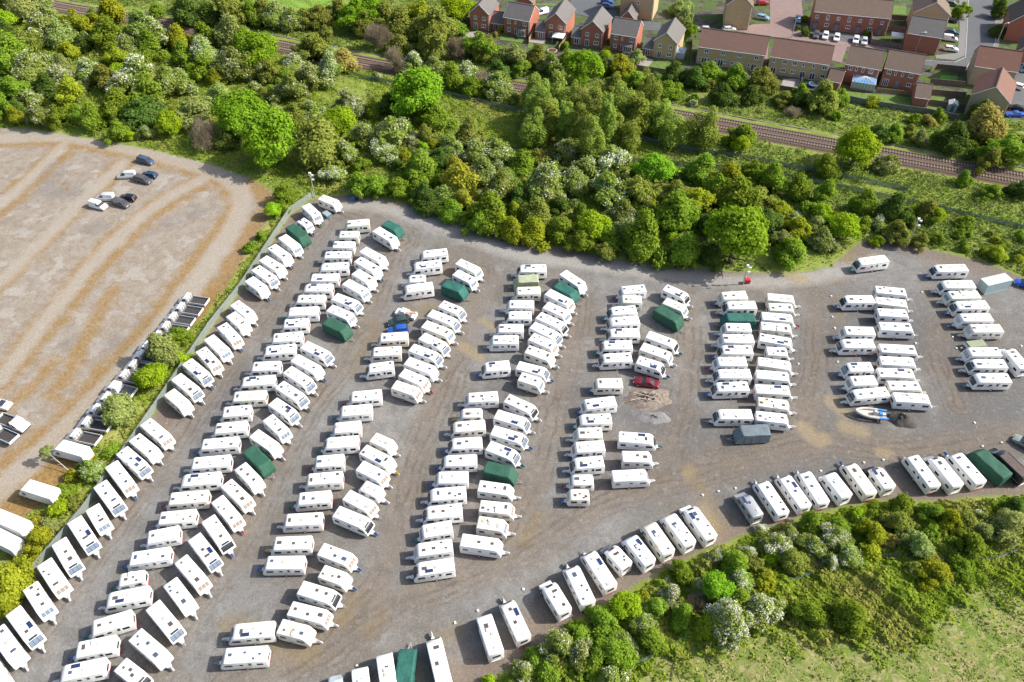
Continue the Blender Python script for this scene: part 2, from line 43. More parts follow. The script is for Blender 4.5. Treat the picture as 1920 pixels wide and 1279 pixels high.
TREES = [('V', -162.4, 260.5, 3.99), ('P', -155.5, 259.6, 4.86), ('H', -152.6, 265.2, 3.15), ('D', -155.1, 241.7, 3.79), ('P', -143.1, 248.6, 5.14), ('H', -144.8, 244.3, 3.82), ('P', -136.9, 240.4, 3.78), ('Y', -131.0, 231.1, 3.27), ('Y', -133.9, 247.0, 3.85), ('Y', -125.9, 253.0, 4.77), ('G', -122.6, 238.7, 4.58), ('H', -133.5, 257.8, 2.43), ('V', -130.4, 250.3, 2.6), ('Y', -115.1, 227.2, 2.83), ('H', -113.0, 232.0, 3.08), ('H', -113.9, 247.9, 4.71), ('H', -106.1, 237.3, 4.16), ('G', -107.6, 232.1, 3.49), ('Y', -99.6, 237.4, 3.54), ('G', -96.3, 226.5, 3.03), ('G', -92.3, 239.5, 3.35), ('W', -89.6, 228.0, 3.64), ('G', -87.3, 220.3, 3.56), ('P', -84.2, 237.8, 4.16), ('H', -78.6, 218.0, 4.32), ('O', -77.2, 230.0, 3.65), ('V', -147.2, 236.2, 4.14), ('G', -145.1, 223.4, 4.78), ('H', -135.2, 216.9, 5.07), ('W', -127.9, 214.8, 3.31), ('Y', -120.4, 203.9, 4.13), ('W', -120.5, 219.2, 3.55), ('V', -114.1, 213.6, 3.87), ('W', -105.2, 212.9, 4.25), ('W', -108.4, 208.5, 3.06), ('G', -98.5, 203.6, 4.13), ('H', -95.1, 207.1, 3.8), ('H', -92.9, 210.8, 3.46), ('G', -105.1, 195.4, 4.2), ('H', -123.7, 192.8, 3.27), ('G', -119.4, 192.6, 2.91), ('H', -130.6, 202.1, 3.0), ('G', -115.1, 194.6, 2.92), ('G', -109.4, 191.2, 3.25), ('G', -135.5, 197.6, 2.59), ('D', -132.8, 198.8, 2.23), ('D', -96.8, 193.4, 3.99), ('R', -88.4, 188.2, 3.21), ('P', -83.9, 194.1, 4.36), ('B', -77.7, 182.1, 3.83), ('P', -79.8, 202.9, 3.38), ('O', -69.5, 188.7, 5.3), ('D', -72.0, 181.2, 2.8), ('D', -102.9, 255.3, 3.94), ('D', -96.0, 254.2, 3.92), ('V', -88.3, 255.4, 4.8), ('G', -113.8, 261.0, 2.23), ('G', -80.7, 253.7, 3.49), ('D', -106.0, 264.4, 3.14), ('G', -101.1, 185.4, 2.48), ('R', -98.2, 185.6, 1.42), ('D', -129.1, 208.8, 3.06), ('D', -129.0, 236.1, 2.49), ('G', -137.6, 208.4, 3.43), ('G', -107.9, 223.8, 3.2), ('R', -158.6, 250.2, 3.45), ('V', -78.3, 255.9, 3.94), ('H', -73.3, 252.6, 3.48), ('H', -68.2, 250.4, 3.03), ('V', -65.0, 252.5, 3.48), ('V', -59.8, 252.5, 3.91), ('V', -54.6, 258.2, 3.09), ('O', -48.6, 248.9, 3.85), ('O', -44.5, 252.1, 5.16), ('V', -44.3, 246.4, 3.84), ('V', -39.5, 250.4, 4.31), ('B', -39.3, 236.8, 3.73), ('V', -33.6, 242.7, 4.64), ('V', -33.3, 233.0, 3.29), ('Y', -27.1, 252.3, 4.76), ('V', -21.7, 241.7, 5.04), ('R', -17.2, 254.5, 4.35), ('G', -16.6, 246.4, 2.57), ('V', -22.8, 231.7, 4.9), ('B', -16.2, 229.3, 3.25), ('G', -8.9, 230.3, 4.07), ('G', -82.0, 239.5, 3.77), ('O', -72.3, 224.0, 5.54), ('V', -58.4, 229.5, 4.47), ('H', -52.9, 228.6, 2.44), ('Q', -47.6, 223.9, 3.6), ('W', -62.0, 221.4, 3.18), ('H', -71.5, 218.7, 2.37), ('V', -67.6, 215.7, 3.13), ('G', -63.4, 214.1, 3.11), ('H', -56.8, 212.6, 3.48), ('W', -51.5, 215.7, 3.51), ('H', -60.6, 205.6, 3.41), ('B', -33.4, 222.7, 3.18), ('W', -28.3, 222.9, 3.0), ('O', -23.9, 196.8, 6.15), ('G', -20.0, 191.3, 3.25), ('G', -15.8, 211.9, 3.47), ('W', -11.7, 216.0, 2.93), ('G', -10.7, 207.4, 2.29), ('B', -7.7, 211.0, 2.31), ('W', -42.7, 196.1, 3.12), ('O', -57.9, 175.0, 6.05), ('V', -46.1, 174.0, 5.41), ('H', -40.7, 174.0, 3.07), ('R', -44.0, 186.9, 3.9), ('H', -37.6, 182.2, 3.15), ('H', -30.4, 181.3, 4.18), ('W', -31.2, 174.7, 2.9), ('W', -43.4, 166.7, 2.66), ('H', -52.1, 193.2, 3.27), ('V', -56.2, 191.8, 3.26), ('D', -33.3, 197.8, 3.32), ('G', -22.1, 167.5, 3.65), ('H', -14.6, 177.4, 3.1), ('H', -8.6, 171.7, 3.04), ('J', -12.8, 167.0, 2.66), ('O', -69.5, 186.8, 4.58), ('G', -22.2, 196.8, 2.95), ('G', -36.5, 196.0, 2.21), ('H', -21.5, 221.2, 2.39), ('G', -21.8, 166.0, 3.64), ('H', -7.8, 171.6, 3.37), ('H', -3.0, 173.0, 4.06), ('J', -12.3, 160.1, 3.88), ('H', -6.6, 165.5, 2.97), ('H', -3.2, 156.4, 3.83), ('G', 2.3, 167.3, 3.32), ('G', -5.0, 147.2, 4.0), ('V', 5.5, 149.1, 3.11), ('H', 7.6, 157.3, 3.84), ('V', 6.1, 171.0, 2.7), ('G', -26.6, 159.9, 2.59), ('G', -31.9, 160.7, 2.92), ('G', -35.5, 161.1, 2.61), ('D', -18.4, 153.4, 2.85), ('G', -13.8, 150.2, 2.81), ('G', -22.7, 159.0, 1.94), ('Y', -1.9, 144.8, 2.45), ('Y', 4.7, 142.0, 2.72), ('Y', 0.5, 142.3, 2.43), ('G', -7.2, 145.4, 2.46), ('H', -15.7, 156.6, 2.88), ('J', -11.5, 153.9, 2.54), ('H', -10.9, 155.8, 2.56), ('D', -16.9, 170.8, 2.7), ('V', -10.8, 180.8, 3.14), ('D', 1.9, 155.7, 2.55), ('R', 5.3, 180.2, 1.92), ('D', -20.6, 157.4, 2.25), ('K', 12.4, 193.9, 3.17), ('K', 17.0, 180.3, 2.85), ('K', 26.7, 180.2, 2.67), ('K', 35.8, 192.8, 2.98), ('K', 5.7, 180.5, 2.85), ('K', 29.5, 178.0, 2.47), ('K', 8.9, 184.1, 3.43), ('K', 14.1, 181.8, 3.05), ('K', 21.3, 186.9, 3.46), ('K', 19.6, 171.9, 2.77), ('K', 23.6, 178.8, 2.84), ('K', 32.2, 185.2, 3.63), ('K', 37.7, 186.6, 3.28), ('K', 40.6, 180.0, 3.03), ('K', 47.9, 179.1, 3.37), ('K', 17.7, 190.7, 2.96), ('K', 29.1, 188.3, 2.93), ('K', 7.6, 192.4, 2.97), ('W', 24.1, 169.4, 3.65), ('H', 14.5, 174.0, 3.34), ('H', 17.3, 165.7, 3.6), ('H', 15.2, 159.3, 3.17), ('H', 22.7, 157.2, 3.84), ('H', 8.4, 157.4, 3.84), ('O', 34.0, 163.3, 4.25), ('V', 29.3, 156.9, 3.49), ('G', 45.2, 164.8, 3.95), ('Y', 50.7, 159.8, 3.87), ('G', 60.9, 160.7, 3.54), ('G', 59.2, 181.5, 3.05), ('R', 57.4, 176.1, 2.25), ('V', 38.8, 157.1, 2.8), ('Y', 42.2, 152.7, 3.43), ('G', 37.4, 146.4, 4.01), ('G', 27.9, 137.3, 4.51), ('G', 37.3, 134.5, 3.2), ('O', 46.9, 134.0, 5.95), ('D', 57.1, 145.6, 3.01), ('G', 51.5, 153.3, 3.78), ('V', 56.6, 154.0, 3.11), ('G', 10.8, 143.1, 3.31), ('R', 18.0, 142.0, 3.28), ('V', 6.4, 148.4, 3.04), ('G', 5.6, 142.5, 1.99), ('G', 15.6, 139.0, 2.61), ('G', 21.2, 140.2, 2.95), ('D', 31.3, 147.6, 3.03), ('G', 59.2, 135.7, 2.26), ('V', 20.3, 136.0, 1.94), ('D', 10.6, 152.2, 2.75), ('D', 44.4, 145.0, 2.67), ('Y', 62.0, 151.1, 2.06), ('H', 25.0, 148.0, 2.7), ('H', 25.9, 141.1, 2.96), ('D', 32.8, 133.6, 2.24), ('D', 42.6, 134.4, 2.25), ('G', 48.0, 157.7, 3.15), ('G', 57.5, 164.1, 2.87), ('P', 1.5, 224.9, 4.01), ('V', -8.5, 230.6, 4.08), ('H', 11.9, 219.0, 2.87), ('O', 20.9, 212.7, 4.7), ('Y', 32.3, 218.9, 3.58), ('P', 36.6, 225.3, 2.56), ('V', 7.7, 223.8, 3.27), ('R', 28.0, 227.4, 1.84), ('G', 35.4, 211.3, 2.8), ('D', 40.1, 209.8, 2.79), ('D', 45.5, 213.4, 3.17), ('D', 49.6, 212.5, 2.81), ('G', 43.7, 205.5, 2.75), ('J', -3.0, 247.7, 1.1), ('Q', -4.6, 244.3, 0.97), ('P', 55.5, 251.8, 2.37), ('P', 54.6, 259.4, 2.82), ('R', -13.9, 259.0, 2.81), ('H', -3.1, 207.1, 3.11), ('W', -12.4, 215.6, 2.84), ('G', -10.1, 207.7, 2.77), ('B', -7.4, 213.5, 2.12), ('K', 6.3, 200.2, 3.33), ('K', 9.2, 188.3, 2.59), ('G', 16.7, 235.5, 1.14), ('J', 29.1, 233.8, 1.13), ('D', 27.3, 218.4, 2.15), ('D', -2.8, 217.1, 3.21), ('W', 49.7, 200.5, 1.02), ('V', 28.4, 207.8, 2.77), ('G', 57.2, 214.5, 3.08), ('G', 63.3, 211.0, 3.04), ('D', 51.1, 211.2, 3.04), ('V', 70.7, 208.9, 3.57), ('V', 74.2, 201.7, 2.15), ('V', 84.4, 198.0, 3.71), ('D', 78.8, 200.1, 2.41), ('G', 55.0, 241.8, 2.43), ('P', 57.2, 261.8, 2.25), ('D', 65.8, 202.0, 2.69), ('D', 57.8, 202.2, 2.69), ('Y', 93.9, 254.0, 1.26), ('D', 91.5, 243.8, 1.38), ('D', 90.4, 247.5, 0.93), ('B', 75.7, 194.9, 1.84), ('Y', 98.6, 200.3, 1.74), ('Q', 110.1, 190.5, 1.56), ('G', 113.3, 191.5, 1.56), ('D', 123.2, 191.4, 2.86), ('G', 144.1, 255.5, 2.68), ('D', 156.5, 255.5, 2.21), ('D', 150.2, 242.0, 1.82), ('G', 160.1, 262.8, 1.93), ('G', 110.6, 243.7, 0.92), ('R', 84.0, 170.8, 5.0), ('H', 91.7, 168.4, 2.34), ('G', 76.2, 165.8, 2.65), ('G', 98.5, 182.7, 2.46), ('D', 110.5, 177.3, 3.78), ('Q', 121.4, 182.7, 4.54), ('G', 121.0, 171.8, 4.04), ('D', 118.8, 157.3, 2.57), ('G', 107.8, 162.0, 1.64), ('G', 112.4, 157.6, 1.93), ('G', 62.7, 161.9, 2.61), ('G', 67.4, 157.6, 2.89), ('G', 72.2, 155.3, 2.87), ('R', 70.6, 148.9, 1.87), ('R', 73.6, 143.3, 2.88), ('D', 85.8, 148.3, 2.79), ('V', 93.9, 149.2, 2.8), ('R', 95.8, 147.4, 2.01), ('G', 78.6, 145.4, 1.85), ('G', 59.6, 134.4, 3.22), ('H', 67.4, 138.7, 2.69), ('Y', 63.7, 143.1, 2.74), ('V', 85.0, 141.3, 2.72), ('R', 80.2, 139.8, 1.5), ('G', 102.0, 145.9, 1.54), ('R', 90.8, 150.1, 1.25), ('V', 89.1, 139.4, 1.8), ('Y', 104.1, 134.5, 1.77), ('G', 102.3, 136.1, 1.19), ('G', 112.1, 140.7, 1.21), ('G', 80.8, 151.9, 2.52), ('W', 115.6, 182.9, 2.11), ('V', 116.2, 168.8, 2.68), ('D', 94.0, 182.7, 2.46), ('H', 6.0, 49.1, 2.23), ('G', 12.8, 52.8, 2.07), ('H', 9.3, 47.6, 1.81), ('R', 16.1, 54.8, 1.89), ('H', 18.4, 52.7, 1.66), ('G', 20.6, 55.1, 1.69), ('W', 22.7, 56.4, 1.7), ('G', 13.6, 48.1, 2.21), ('H', 15.6, 49.9, 1.63), ('H', 1.1, 45.9, 1.59), ('H', 13.0, 44.3, 1.97), ('R', -3.5, 44.7, 0.99), ('G', 2.7, 47.9, 1.21), ('G', 19.5, 50.2, 2.04), ('G', 23.9, 53.4, 1.88), ('G', 25.2, 60.6, 1.63), ('O', 29.7, 57.0, 2.32), ('H', 27.3, 58.4, 1.29), ('H', 30.7, 63.1, 1.33), ('W', 35.5, 63.6, 1.33), ('W', 33.9, 59.3, 1.73), ('W', 30.0, 51.4, 3.07), ('Y', 27.3, 51.4, 1.85), ('G', 32.0, 55.3, 1.9), ('G', 4.2, 46.1, 1.79), ('G', 9.6, 51.0, 1.65), ('B', 26.3, 55.4, 1.48), ('G', 33.0, 61.6, 1.97), ('H', 23.0, 59.3, 0.87), ('G', 10.8, 45.9, 1.59), ('W', 34.9, 53.7, 2.5), ('W', 40.4, 65.0, 1.9), ('R', 39.6, 63.1, 1.33), ('V', 42.1, 61.9, 1.75), ('H', 45.8, 64.8, 1.78), ('W', 49.8, 65.9, 2.02), ('W', 48.0, 62.0, 1.32), ('H', 50.8, 63.1, 1.99), ('Y', 55.7, 66.5, 1.8), ('Y', 54.5, 64.1, 1.56), ('Q', 58.4, 65.6, 1.35), ('P', 61.8, 64.4, 2.22), ('G', 69.9, 64.5, 2.0), ('Y', 62.8, 60.4, 1.96), ('G', 67.6, 60.9, 1.75), ('P', 76.4, 67.7, 2.49), ('P', 72.4, 67.1, 1.7), ('Y', 68.3, 68.5, 2.05), ('G', 65.8, 70.3, 1.84), ('G', 61.5, 71.1, 1.85), ('G', 57.4, 71.1, 1.5), ('R', 55.0, 70.7, 1.27), ('V', 59.8, 68.9, 2.05), ('G', 50.1, 68.3, 1.82), ('H', 43.1, 67.3, 1.36), ('G', 47.6, 53.0, 2.49), ('G', 42.2, 53.9, 1.88), ('D', 80.0, 71.2, 1.85), ('V', 71.0, 68.1, 1.82), ('V', 36.5, 61.7, 1.21), ('W', 38.8, 68.1, 0.91), ('G', 46.5, 68.3, 1.82), ('G', 64.8, 66.7, 1.58), ('G', 66.7, 65.1, 1.34), ('V', 60.2, 61.0, 1.1), ('P', -65.5, 106.2, 2.97), ('G', -64.2, 111.6, 1.81), ('G', -65.0, 109.6, 1.13), ('R', -65.8, 99.8, 2.14), ('G', -68.4, 100.1, 1.29), ('R', -62.4, 105.7, 1.32), ('P', -69.2, 91.9, 2.47), ('H', -69.6, 79.8, 1.75), ('J', -75.5, 70.3, 1.2), ('P', -73.1, 69.7, 1.38), ('Y', -73.3, 79.2, 1.17), ('G', -68.6, 84.4, 1.39), ('D', -72.4, 80.8, 0.98), ('G', -73.0, 75.8, 1.52), ('V', -70.8, 73.9, 1.32), ('R', -72.7, 72.5, 1.49), ('Y', -74.0, 58.7, 3.08), ('Y', -73.4, 66.5, 2.16), ('Y', -73.9, 55.8, 1.36), ('G', -52.6, 157.3, 2.32), ('R', -54.6, 151.7, 1.68), ('G', -52.4, 153.4, 1.45), ('G', -56.9, 139.6, 1.37), ('G', -55.7, 143.5, 1.16)]
HOUSES = [('red brick detached house at the end of the row beside the dark tree', -12.36, 250.49, -19.3, 6.32, 9, 5.2, 8.0, 'G', 'brick', 'slate', 'det1'), ('red brick house with side facing roof and grey bay window', -1.78, 247.25, -23.8, 8.63, 8, 5.2, 8.2, 'S', 'brick', 'slate', 'det2'), ('red brick gable house behind the white garden gazebo', 10.97, 243.67, -18.1, 6.51, 11, 5.2, 8.0, 'G', 'brick', 'slate', 'det1'), ('red brick gable house behind the tall bright green tree', 21.68, 238.16, -20.0, 6.71, 10.5, 5.2, 8.0, 'G', 'brick', 'slate', 'det1'), ('red brick house with red parasol on its patio', 30.21, 235.24, -21.1, 7.91, 8, 5.2, 8.2, 'S', 'brick', 'slate', 'det2'), ('tan brick gable house with glass conservatory', 42.57, 230.11, -21.6, 6.84, 10.5, 5.2, 8.0, 'G', 'tan', 'slate', 'det1'), ('tan brick building rising behind the asphalt court', 35.58, 258.72, -19.0, 10.67, 9, 7.5, 10.5, 'S', 'tan', 'slate', 'plain1'), ('tan gable house above the white car', 67.29, 249.13, -10.6, 7.69, 11, 7.6, 11, 'G', 'tan', 'brown', 'none'), ('tan brick terrace with red brown roof, narrower windows upstairs', 54.78, 225.86, -18.2, 19.02, 9.5, 5.3, 8.5, 'S', 'tan', 'redbrown', 'terr4'), ('tan brick terrace with red brown roof beside the small garage', 74.22, 219.3, -19.9, 16.35, 9.5, 5.3, 8.5, 'S', 'tan', 'redbrown', 'terr6'), ('red brick semi with large glass conservatory', 94.22, 214.36, -23.0, 9.21, 9, 5.3, 8.5, 'S', 'brick', 'brownt', 'semi1'), ('red brick semi beside its own tiled garage', 104.26, 211.77, -23.0, 9.49, 9, 5.3, 8.5, 'S', 'brick', 'brownt', 'semi2'), ('long red brick terrace with parking bays in front', 94.61, 248.51, -14.5, 22.5, 9, 5.6, 9, 'S', 'brick', 'brownt', 'front'), ('red brick building with blank gable wall and street lamp before it', 118.15, 233.23, -22.4, 9.57, 8.5, 5.5, 8.8, 'S', 'brick', 'slate', 'none'), ('tan gable building behind the blank brick wall', 124.21, 245.17, -16.9, 10.1, 9, 6.5, 10, 'G', 'tan', 'brownt', 'none'), ('tan gable house with long red roof by the railway', 121.89, 195.76, -30.8, 9.22, 12, 5.6, 9, 'G', 'tanpale', 'redbright', 'none'), ('red roofed cross wing adjoining the tan gable house by the railway', 129.44, 212.06, -20.6, 10.98, 9, 5.6, 9.2, 'S', 'tanpale', 'redbright', 'none'), ('red brick gable house beside the street trees', 151.65, 239.86, -21.8, 7.6, 12, 5.6, 9, 'G', 'brick', 'dkbrown', 'none'), ('red brick house with hipped porch cut by the picture edge', 145.75, 221.29, -27.3, 6.79, 9, 5.4, 9, 'G', 'brick', 'dkbrown', 'plain2')]
GARAGES = [('low brick garage wing with slate roof beside the first brick house', -6.29, 249.75, -17.9, 4.65, 6, 2.4, 4.6, 'S', 'brick', 'slate', 'gar'), ('slate roofed garage wing beside the gazebo house', 7.93, 243.29, -17.1, 3.13, 7, 2.4, 4.2, 'S', 'brick', 'slate', 'gar'), ('slate roofed garage wing beside the tall bright tree', 18.86, 239.05, -17.7, 2.96, 7, 2.4, 4.2, 'S', 'brick', 'slate', 'gar'), ('slate roofed garage wing beside the tan gable house', 39.62, 231.37, -23.2, 3.21, 7, 2.4, 4.2, 'S', 'brick', 'slate', 'gar'), ('small gable roofed garage behind the bay window house', 1.81, 265.13, -10.7, 5.84, 6, 2.4, 4.8, 'G', 'brick', 'slate', 'none'), ('small gable roofed garage behind the parasol house', 35.13, 252.2, -18.9, 4.46, 6, 2.4, 4.8, 'G', 'brick', 'slate', 'none'), ('small tiled garage between the two terraces and the semi', 88.75, 210.7, -28.3, 3.69, 6, 2.4, 4.4, 'S', 'brick', 'brownt', 'none'), ('brick garage with tiled roof beside the semi', 109.6, 200.43, -17.2, 3.8, 6.5, 2.6, 5.0, 'S', 'brick', 'brownt', 'none')]
POLY = {'YARD': [(-46.21, 159.03), (-50.97, 152.77), (-56.23, 125.82), (-59.4, 115.68), (-64.24, 93.34), (-69.06, 72.55), (-72.08, 63.99), (-75.32, 55.52), (-78.93, 48.44), (-72.84, 35.83), (-18.3, 35.44), (-11.98, 43.51), (-4.39, 44.97), (1.53, 48.19), (6.2, 52.43), (12.21, 55.64), (22.4, 61.57), (31.23, 65.59), (37.1, 67.9), (45.75, 70.54), (52.27, 72.47), (58.73, 73.83), (69.01, 73.54), (77.2, 74.48), (93.91, 74.85), (119.02, 124.3), (107.61, 128.3), (101.0, 133.98), (91.06, 138.11), (87.08, 143.45), (81.15, 143.52), (75.14, 139.42), (68.51, 132.59), (61.15, 130.57), (49.88, 130.71), (38.85, 132.41), (22.08, 135.83), (4.89, 141.6), (-7.04, 146.57), (-19.58, 153.81), (-27.37, 157.5), (-39.05, 160.24)], 'LOT': [(-147.65, 190.73), (-135.59, 192.17), (-126.7, 191.23), (-107.85, 185.93), (-89.35, 179.81), (-74.15, 173.49), (-63.5, 167.49), (-56.4, 161.34), (-54.77, 156.37), (-56.93, 143.31), (-59.4, 128.89), (-61.89, 119.11), (-65.44, 110.83), (-68.15, 104.48), (-70.14, 95.27), (-72.39, 87.99), (-73.13, 81.18), (-75.09, 75.87), (-77.78, 72.83), (-81.23, 68.93), (-85.71, 62.48)], 'ESTATE': [(-20.57, 310.76), (-17.88, 251.93), (-12.49, 242.36), (5.49, 233.06), (27.52, 227.52), (44.52, 218.96), (52.46, 215.64), (75.08, 210.6), (94.35, 202.8), (112.46, 196.21), (119.6, 192.49), (151.34, 187.96), (211.28, 306.01)], 'MEADOW': [(-6.6, 35.36), (-4.72, 43.46), (15.65, 44.02), (22.05, 48.03), (34.83, 51.8), (40.53, 50.19), (47.96, 49.74), (58.16, 50.83), (63.59, 56.05), (70.08, 57.51), (85.56, 58.41), (73.56, 34.78)], 'STRIP': [(-46.72, 160.56), (-55.63, 160.68), (-59.4, 128.89), (-61.89, 119.11), (-70.14, 95.27), (-73.13, 81.18), (-75.09, 75.87), (-81.23, 68.93), (-85.71, 62.48), (-79.3, 49.2), (-75.5, 55.93), (-69.32, 73.26), (-64.5, 94.21), (-56.54, 127.16)], 'FIELD': [(-103.1, 302.16), (-93.53, 270.45), (-55.0, 262.6), (-48.98, 301.08)]}
LINES = {'pale': [(5, [(-145.59, 186.48), (-133.23, 186.82), (-116.73, 187.37), (-104.34, 183.82), (-88.75, 177.82), (-73.42, 170.64), (-66.88, 165.26), (-63.17, 157.54), (-63.36, 146.3), (-65.95, 132.43), (-68.29, 120.76), (-73.26, 103.16), (-79.88, 86.89), (-84.88, 77.21), (-88.86, 69.0)]), (3, [(-115.33, 185.52), (-116.95, 174.08), (-120.17, 157.22)]), (3.5, [(-96.86, 175.01), (-101.69, 156.76), (-105.51, 139.39), (-107.93, 129.46)]), (3.5, [(-73.15, 170.64), (-83.4, 156.74), (-89.12, 141.43), (-92.75, 124.26), (-95.72, 101.78)]), (4, [(-42.24, 156.2), (-32.23, 156.07), (-20.6, 150.74), (-11.78, 144.68), (2.47, 137.34), (16.18, 134.1), (32.87, 130.39), (49.3, 127.96), (63.04, 129.17), (79.31, 134.24)])], 'moss': [(3.5, [(-132.08, 184.21), (-118.41, 184.53), (-103.28, 180.76), (-88.01, 175.37), (-77.19, 169.99), (-69.2, 164.17), (-65.43, 156.5), (-66.97, 145.37)]), (5, [(-62.99, 165.21), (-56.87, 157.45), (-58.99, 147.23), (-60.95, 130.63), (-64.81, 116.04), (-69.73, 98.47), (-74.37, 84.54), (-81.68, 73.88)]), (3, [(-66.97, 145.37), (-70.67, 129.02), (-72.76, 117.67), (-77.29, 103.21), (-82.23, 90.46), (-86.94, 81.86)]), (2.5, [(-71.34, 167.6), (-81.44, 153.57), (-86.39, 138.97), (-90.08, 121.0), (-94.37, 98.72)]), (2, [(-74.56, 169.96), (-84.61, 157.82), (-90.91, 141.83), (-94.08, 124.28), (-97.04, 104.78)]), (2, [(-112.46, 183.42), (-113.99, 171.67), (-118.32, 153.01)]), (2, [(-116.51, 186.06), (-118.64, 171.73), (-122.08, 161.55)]), (1.8, [(-95.01, 174.26), (-99.77, 156.32), (-104.03, 139.19), (-106.8, 126.91)]), (2, [(-98.75, 176.25), (-100.55, 169.15)]), (3, [(-83.06, 127.47), (-83.5, 117.79), (-83.4, 108.85), (-84.25, 97.97)]), (2.5, [(-87.45, 106.07), (-89.27, 100.64), (-91.85, 92.99)])], 'weed': [(4, [(-20.92, 118.65), (-16.74, 120.5), (-11.71, 116.99)]), (2.5, [(-14.04, 130.94), (-10.14, 132.64)]), (2.5, [(-35.43, 138.35), (-31.19, 137.02)]), (2, [(-27.03, 115.63), (-30.07, 102.71)]), (2.2, [(-25.07, 53.89), (-23.75, 56.76)]), (3, [(-41.22, 53.45), (-37.21, 52.78), (-33.74, 50.77)]), (3, [(-33.96, 50.0), (-28.91, 49.19)]), (2.2, [(-10.99, 51.38), (-7.99, 52.54)]), (2, [(1.43, 67.26), (4.05, 71.11)]), (2.4, [(63.08, 138.08), (79.31, 134.24)]), (2, [(-57.06, 57.04), (-58.41, 52.95)]), (2, [(-50.94, 60.42), (-48.77, 56.97)]), (2, [(29.41, 80.22), (32.37, 71.85), (32.49, 67.94)]), (1.8, [(-20.96, 51.85), (-19.01, 55.06)]), (2, [(5.41, 118.35), (7.74, 123.12)]), (1.6, [(85.32, 125.52), (85.76, 122.23)]), (1.6, [(68.35, 122.42), (64.89, 116.14)])], 'mud': [(4.5, [(-43.58, 149.02), (-46.71, 139.42), (-48.94, 127.08), (-52.02, 115.9), (-54.83, 105.72), (-57.96, 91.43), (-61.04, 79.98), (-64.31, 68.78), (-68.01, 58.83), (-71.0, 49.13)]), (4, [(-25.37, 142.92), (-26.99, 130.23), (-28.99, 118.74), (-32.47, 105.49), (-37.49, 93.69), (-40.18, 83.09), (-42.15, 71.52), (-44.34, 63.03), (-48.46, 54.48), (-51.0, 45.32)]), (6, [(-39.24, 45.23), (-30.28, 48.44), (-20.57, 55.08), (-13.06, 59.23), (-3.52, 62.68), (3.94, 67.23), (13.68, 74.04), (24.64, 78.11)]), (5, [(-6.7, 131.73), (-8.5, 116.96), (-11.11, 103.88), (-15.17, 89.81), (-17.94, 78.5), (-18.74, 68.39), (-19.64, 61.03), (-26.2, 51.1)]), (5, [(13.21, 123.05), (10.09, 105.04), (7.61, 94.49), (4.32, 80.46), (-0.22, 70.16), (-5.15, 62.69)]), (4, [(36.18, 122.79), (33.32, 104.79), (29.82, 91.79), (24.94, 80.27)]), (5, [(62.9, 122.49), (57.5, 104.54), (50.53, 89.16)]), (7, [(24.64, 78.11), (39.71, 82.33), (54.22, 85.6), (67.2, 83.2), (86.84, 86.45)]), (5, [(-29.65, 133.76), (-23.75, 144.83), (-39.29, 153.03)]), (4, [(91.74, 122.16), (82.76, 109.95), (80.49, 93.76)])], 'sand': [(3, [(58.21, 130.09), (61.14, 128.34)]), (2.6, [(57.81, 95.0), (59.37, 92.11)]), (3, [(58.48, 89.08), (60.99, 88.11)]), (2.8, [(50.99, 89.16), (52.54, 86.2), (54.02, 86.53)]), (2, [(62.74, 83.46), (64.02, 83.23)]), (2, [(-5.84, 116.93), (-3.68, 114.61)]), (2.5, [(-9.3, 109.5), (-6.14, 106.61)]), (1.6, [(29.68, 80.22), (29.19, 78.82)]), (1.5, [(30.83, 72.87), (31.92, 69.39)])], 'dark': [(7, [(12.55, 96.35), (26.17, 89.4)]), (9, [(27.8, 94.29), (30.12, 84.68), (21.1, 78.14)]), (14, [(39.71, 82.33), (57.78, 82.16)]), (16, [(73.37, 116.05), (88.52, 101.48), (76.27, 83.11)]), (12, [(51.79, 101.86), (62.97, 113.13)]), (10, [(-104.54, 129.42), (-99.06, 124.34)]), (5, [(-5.81, 92.14), (-2.04, 99.75)]), (4, [(-51.14, 102.93), (-54.79, 90.19)])], 'ballast': [(7.5, [(-187.45, 284.62), (-160.47, 272.98), (-143.3, 265.45), (-101.65, 251.46), (-69.38, 237.87), (-38.65, 225.24), (0.55, 211.77), (25.4, 202.39), (47.42, 193.56), (66.99, 185.76), (96.37, 174.25), (123.67, 163.83), (136.75, 159.22)])]}
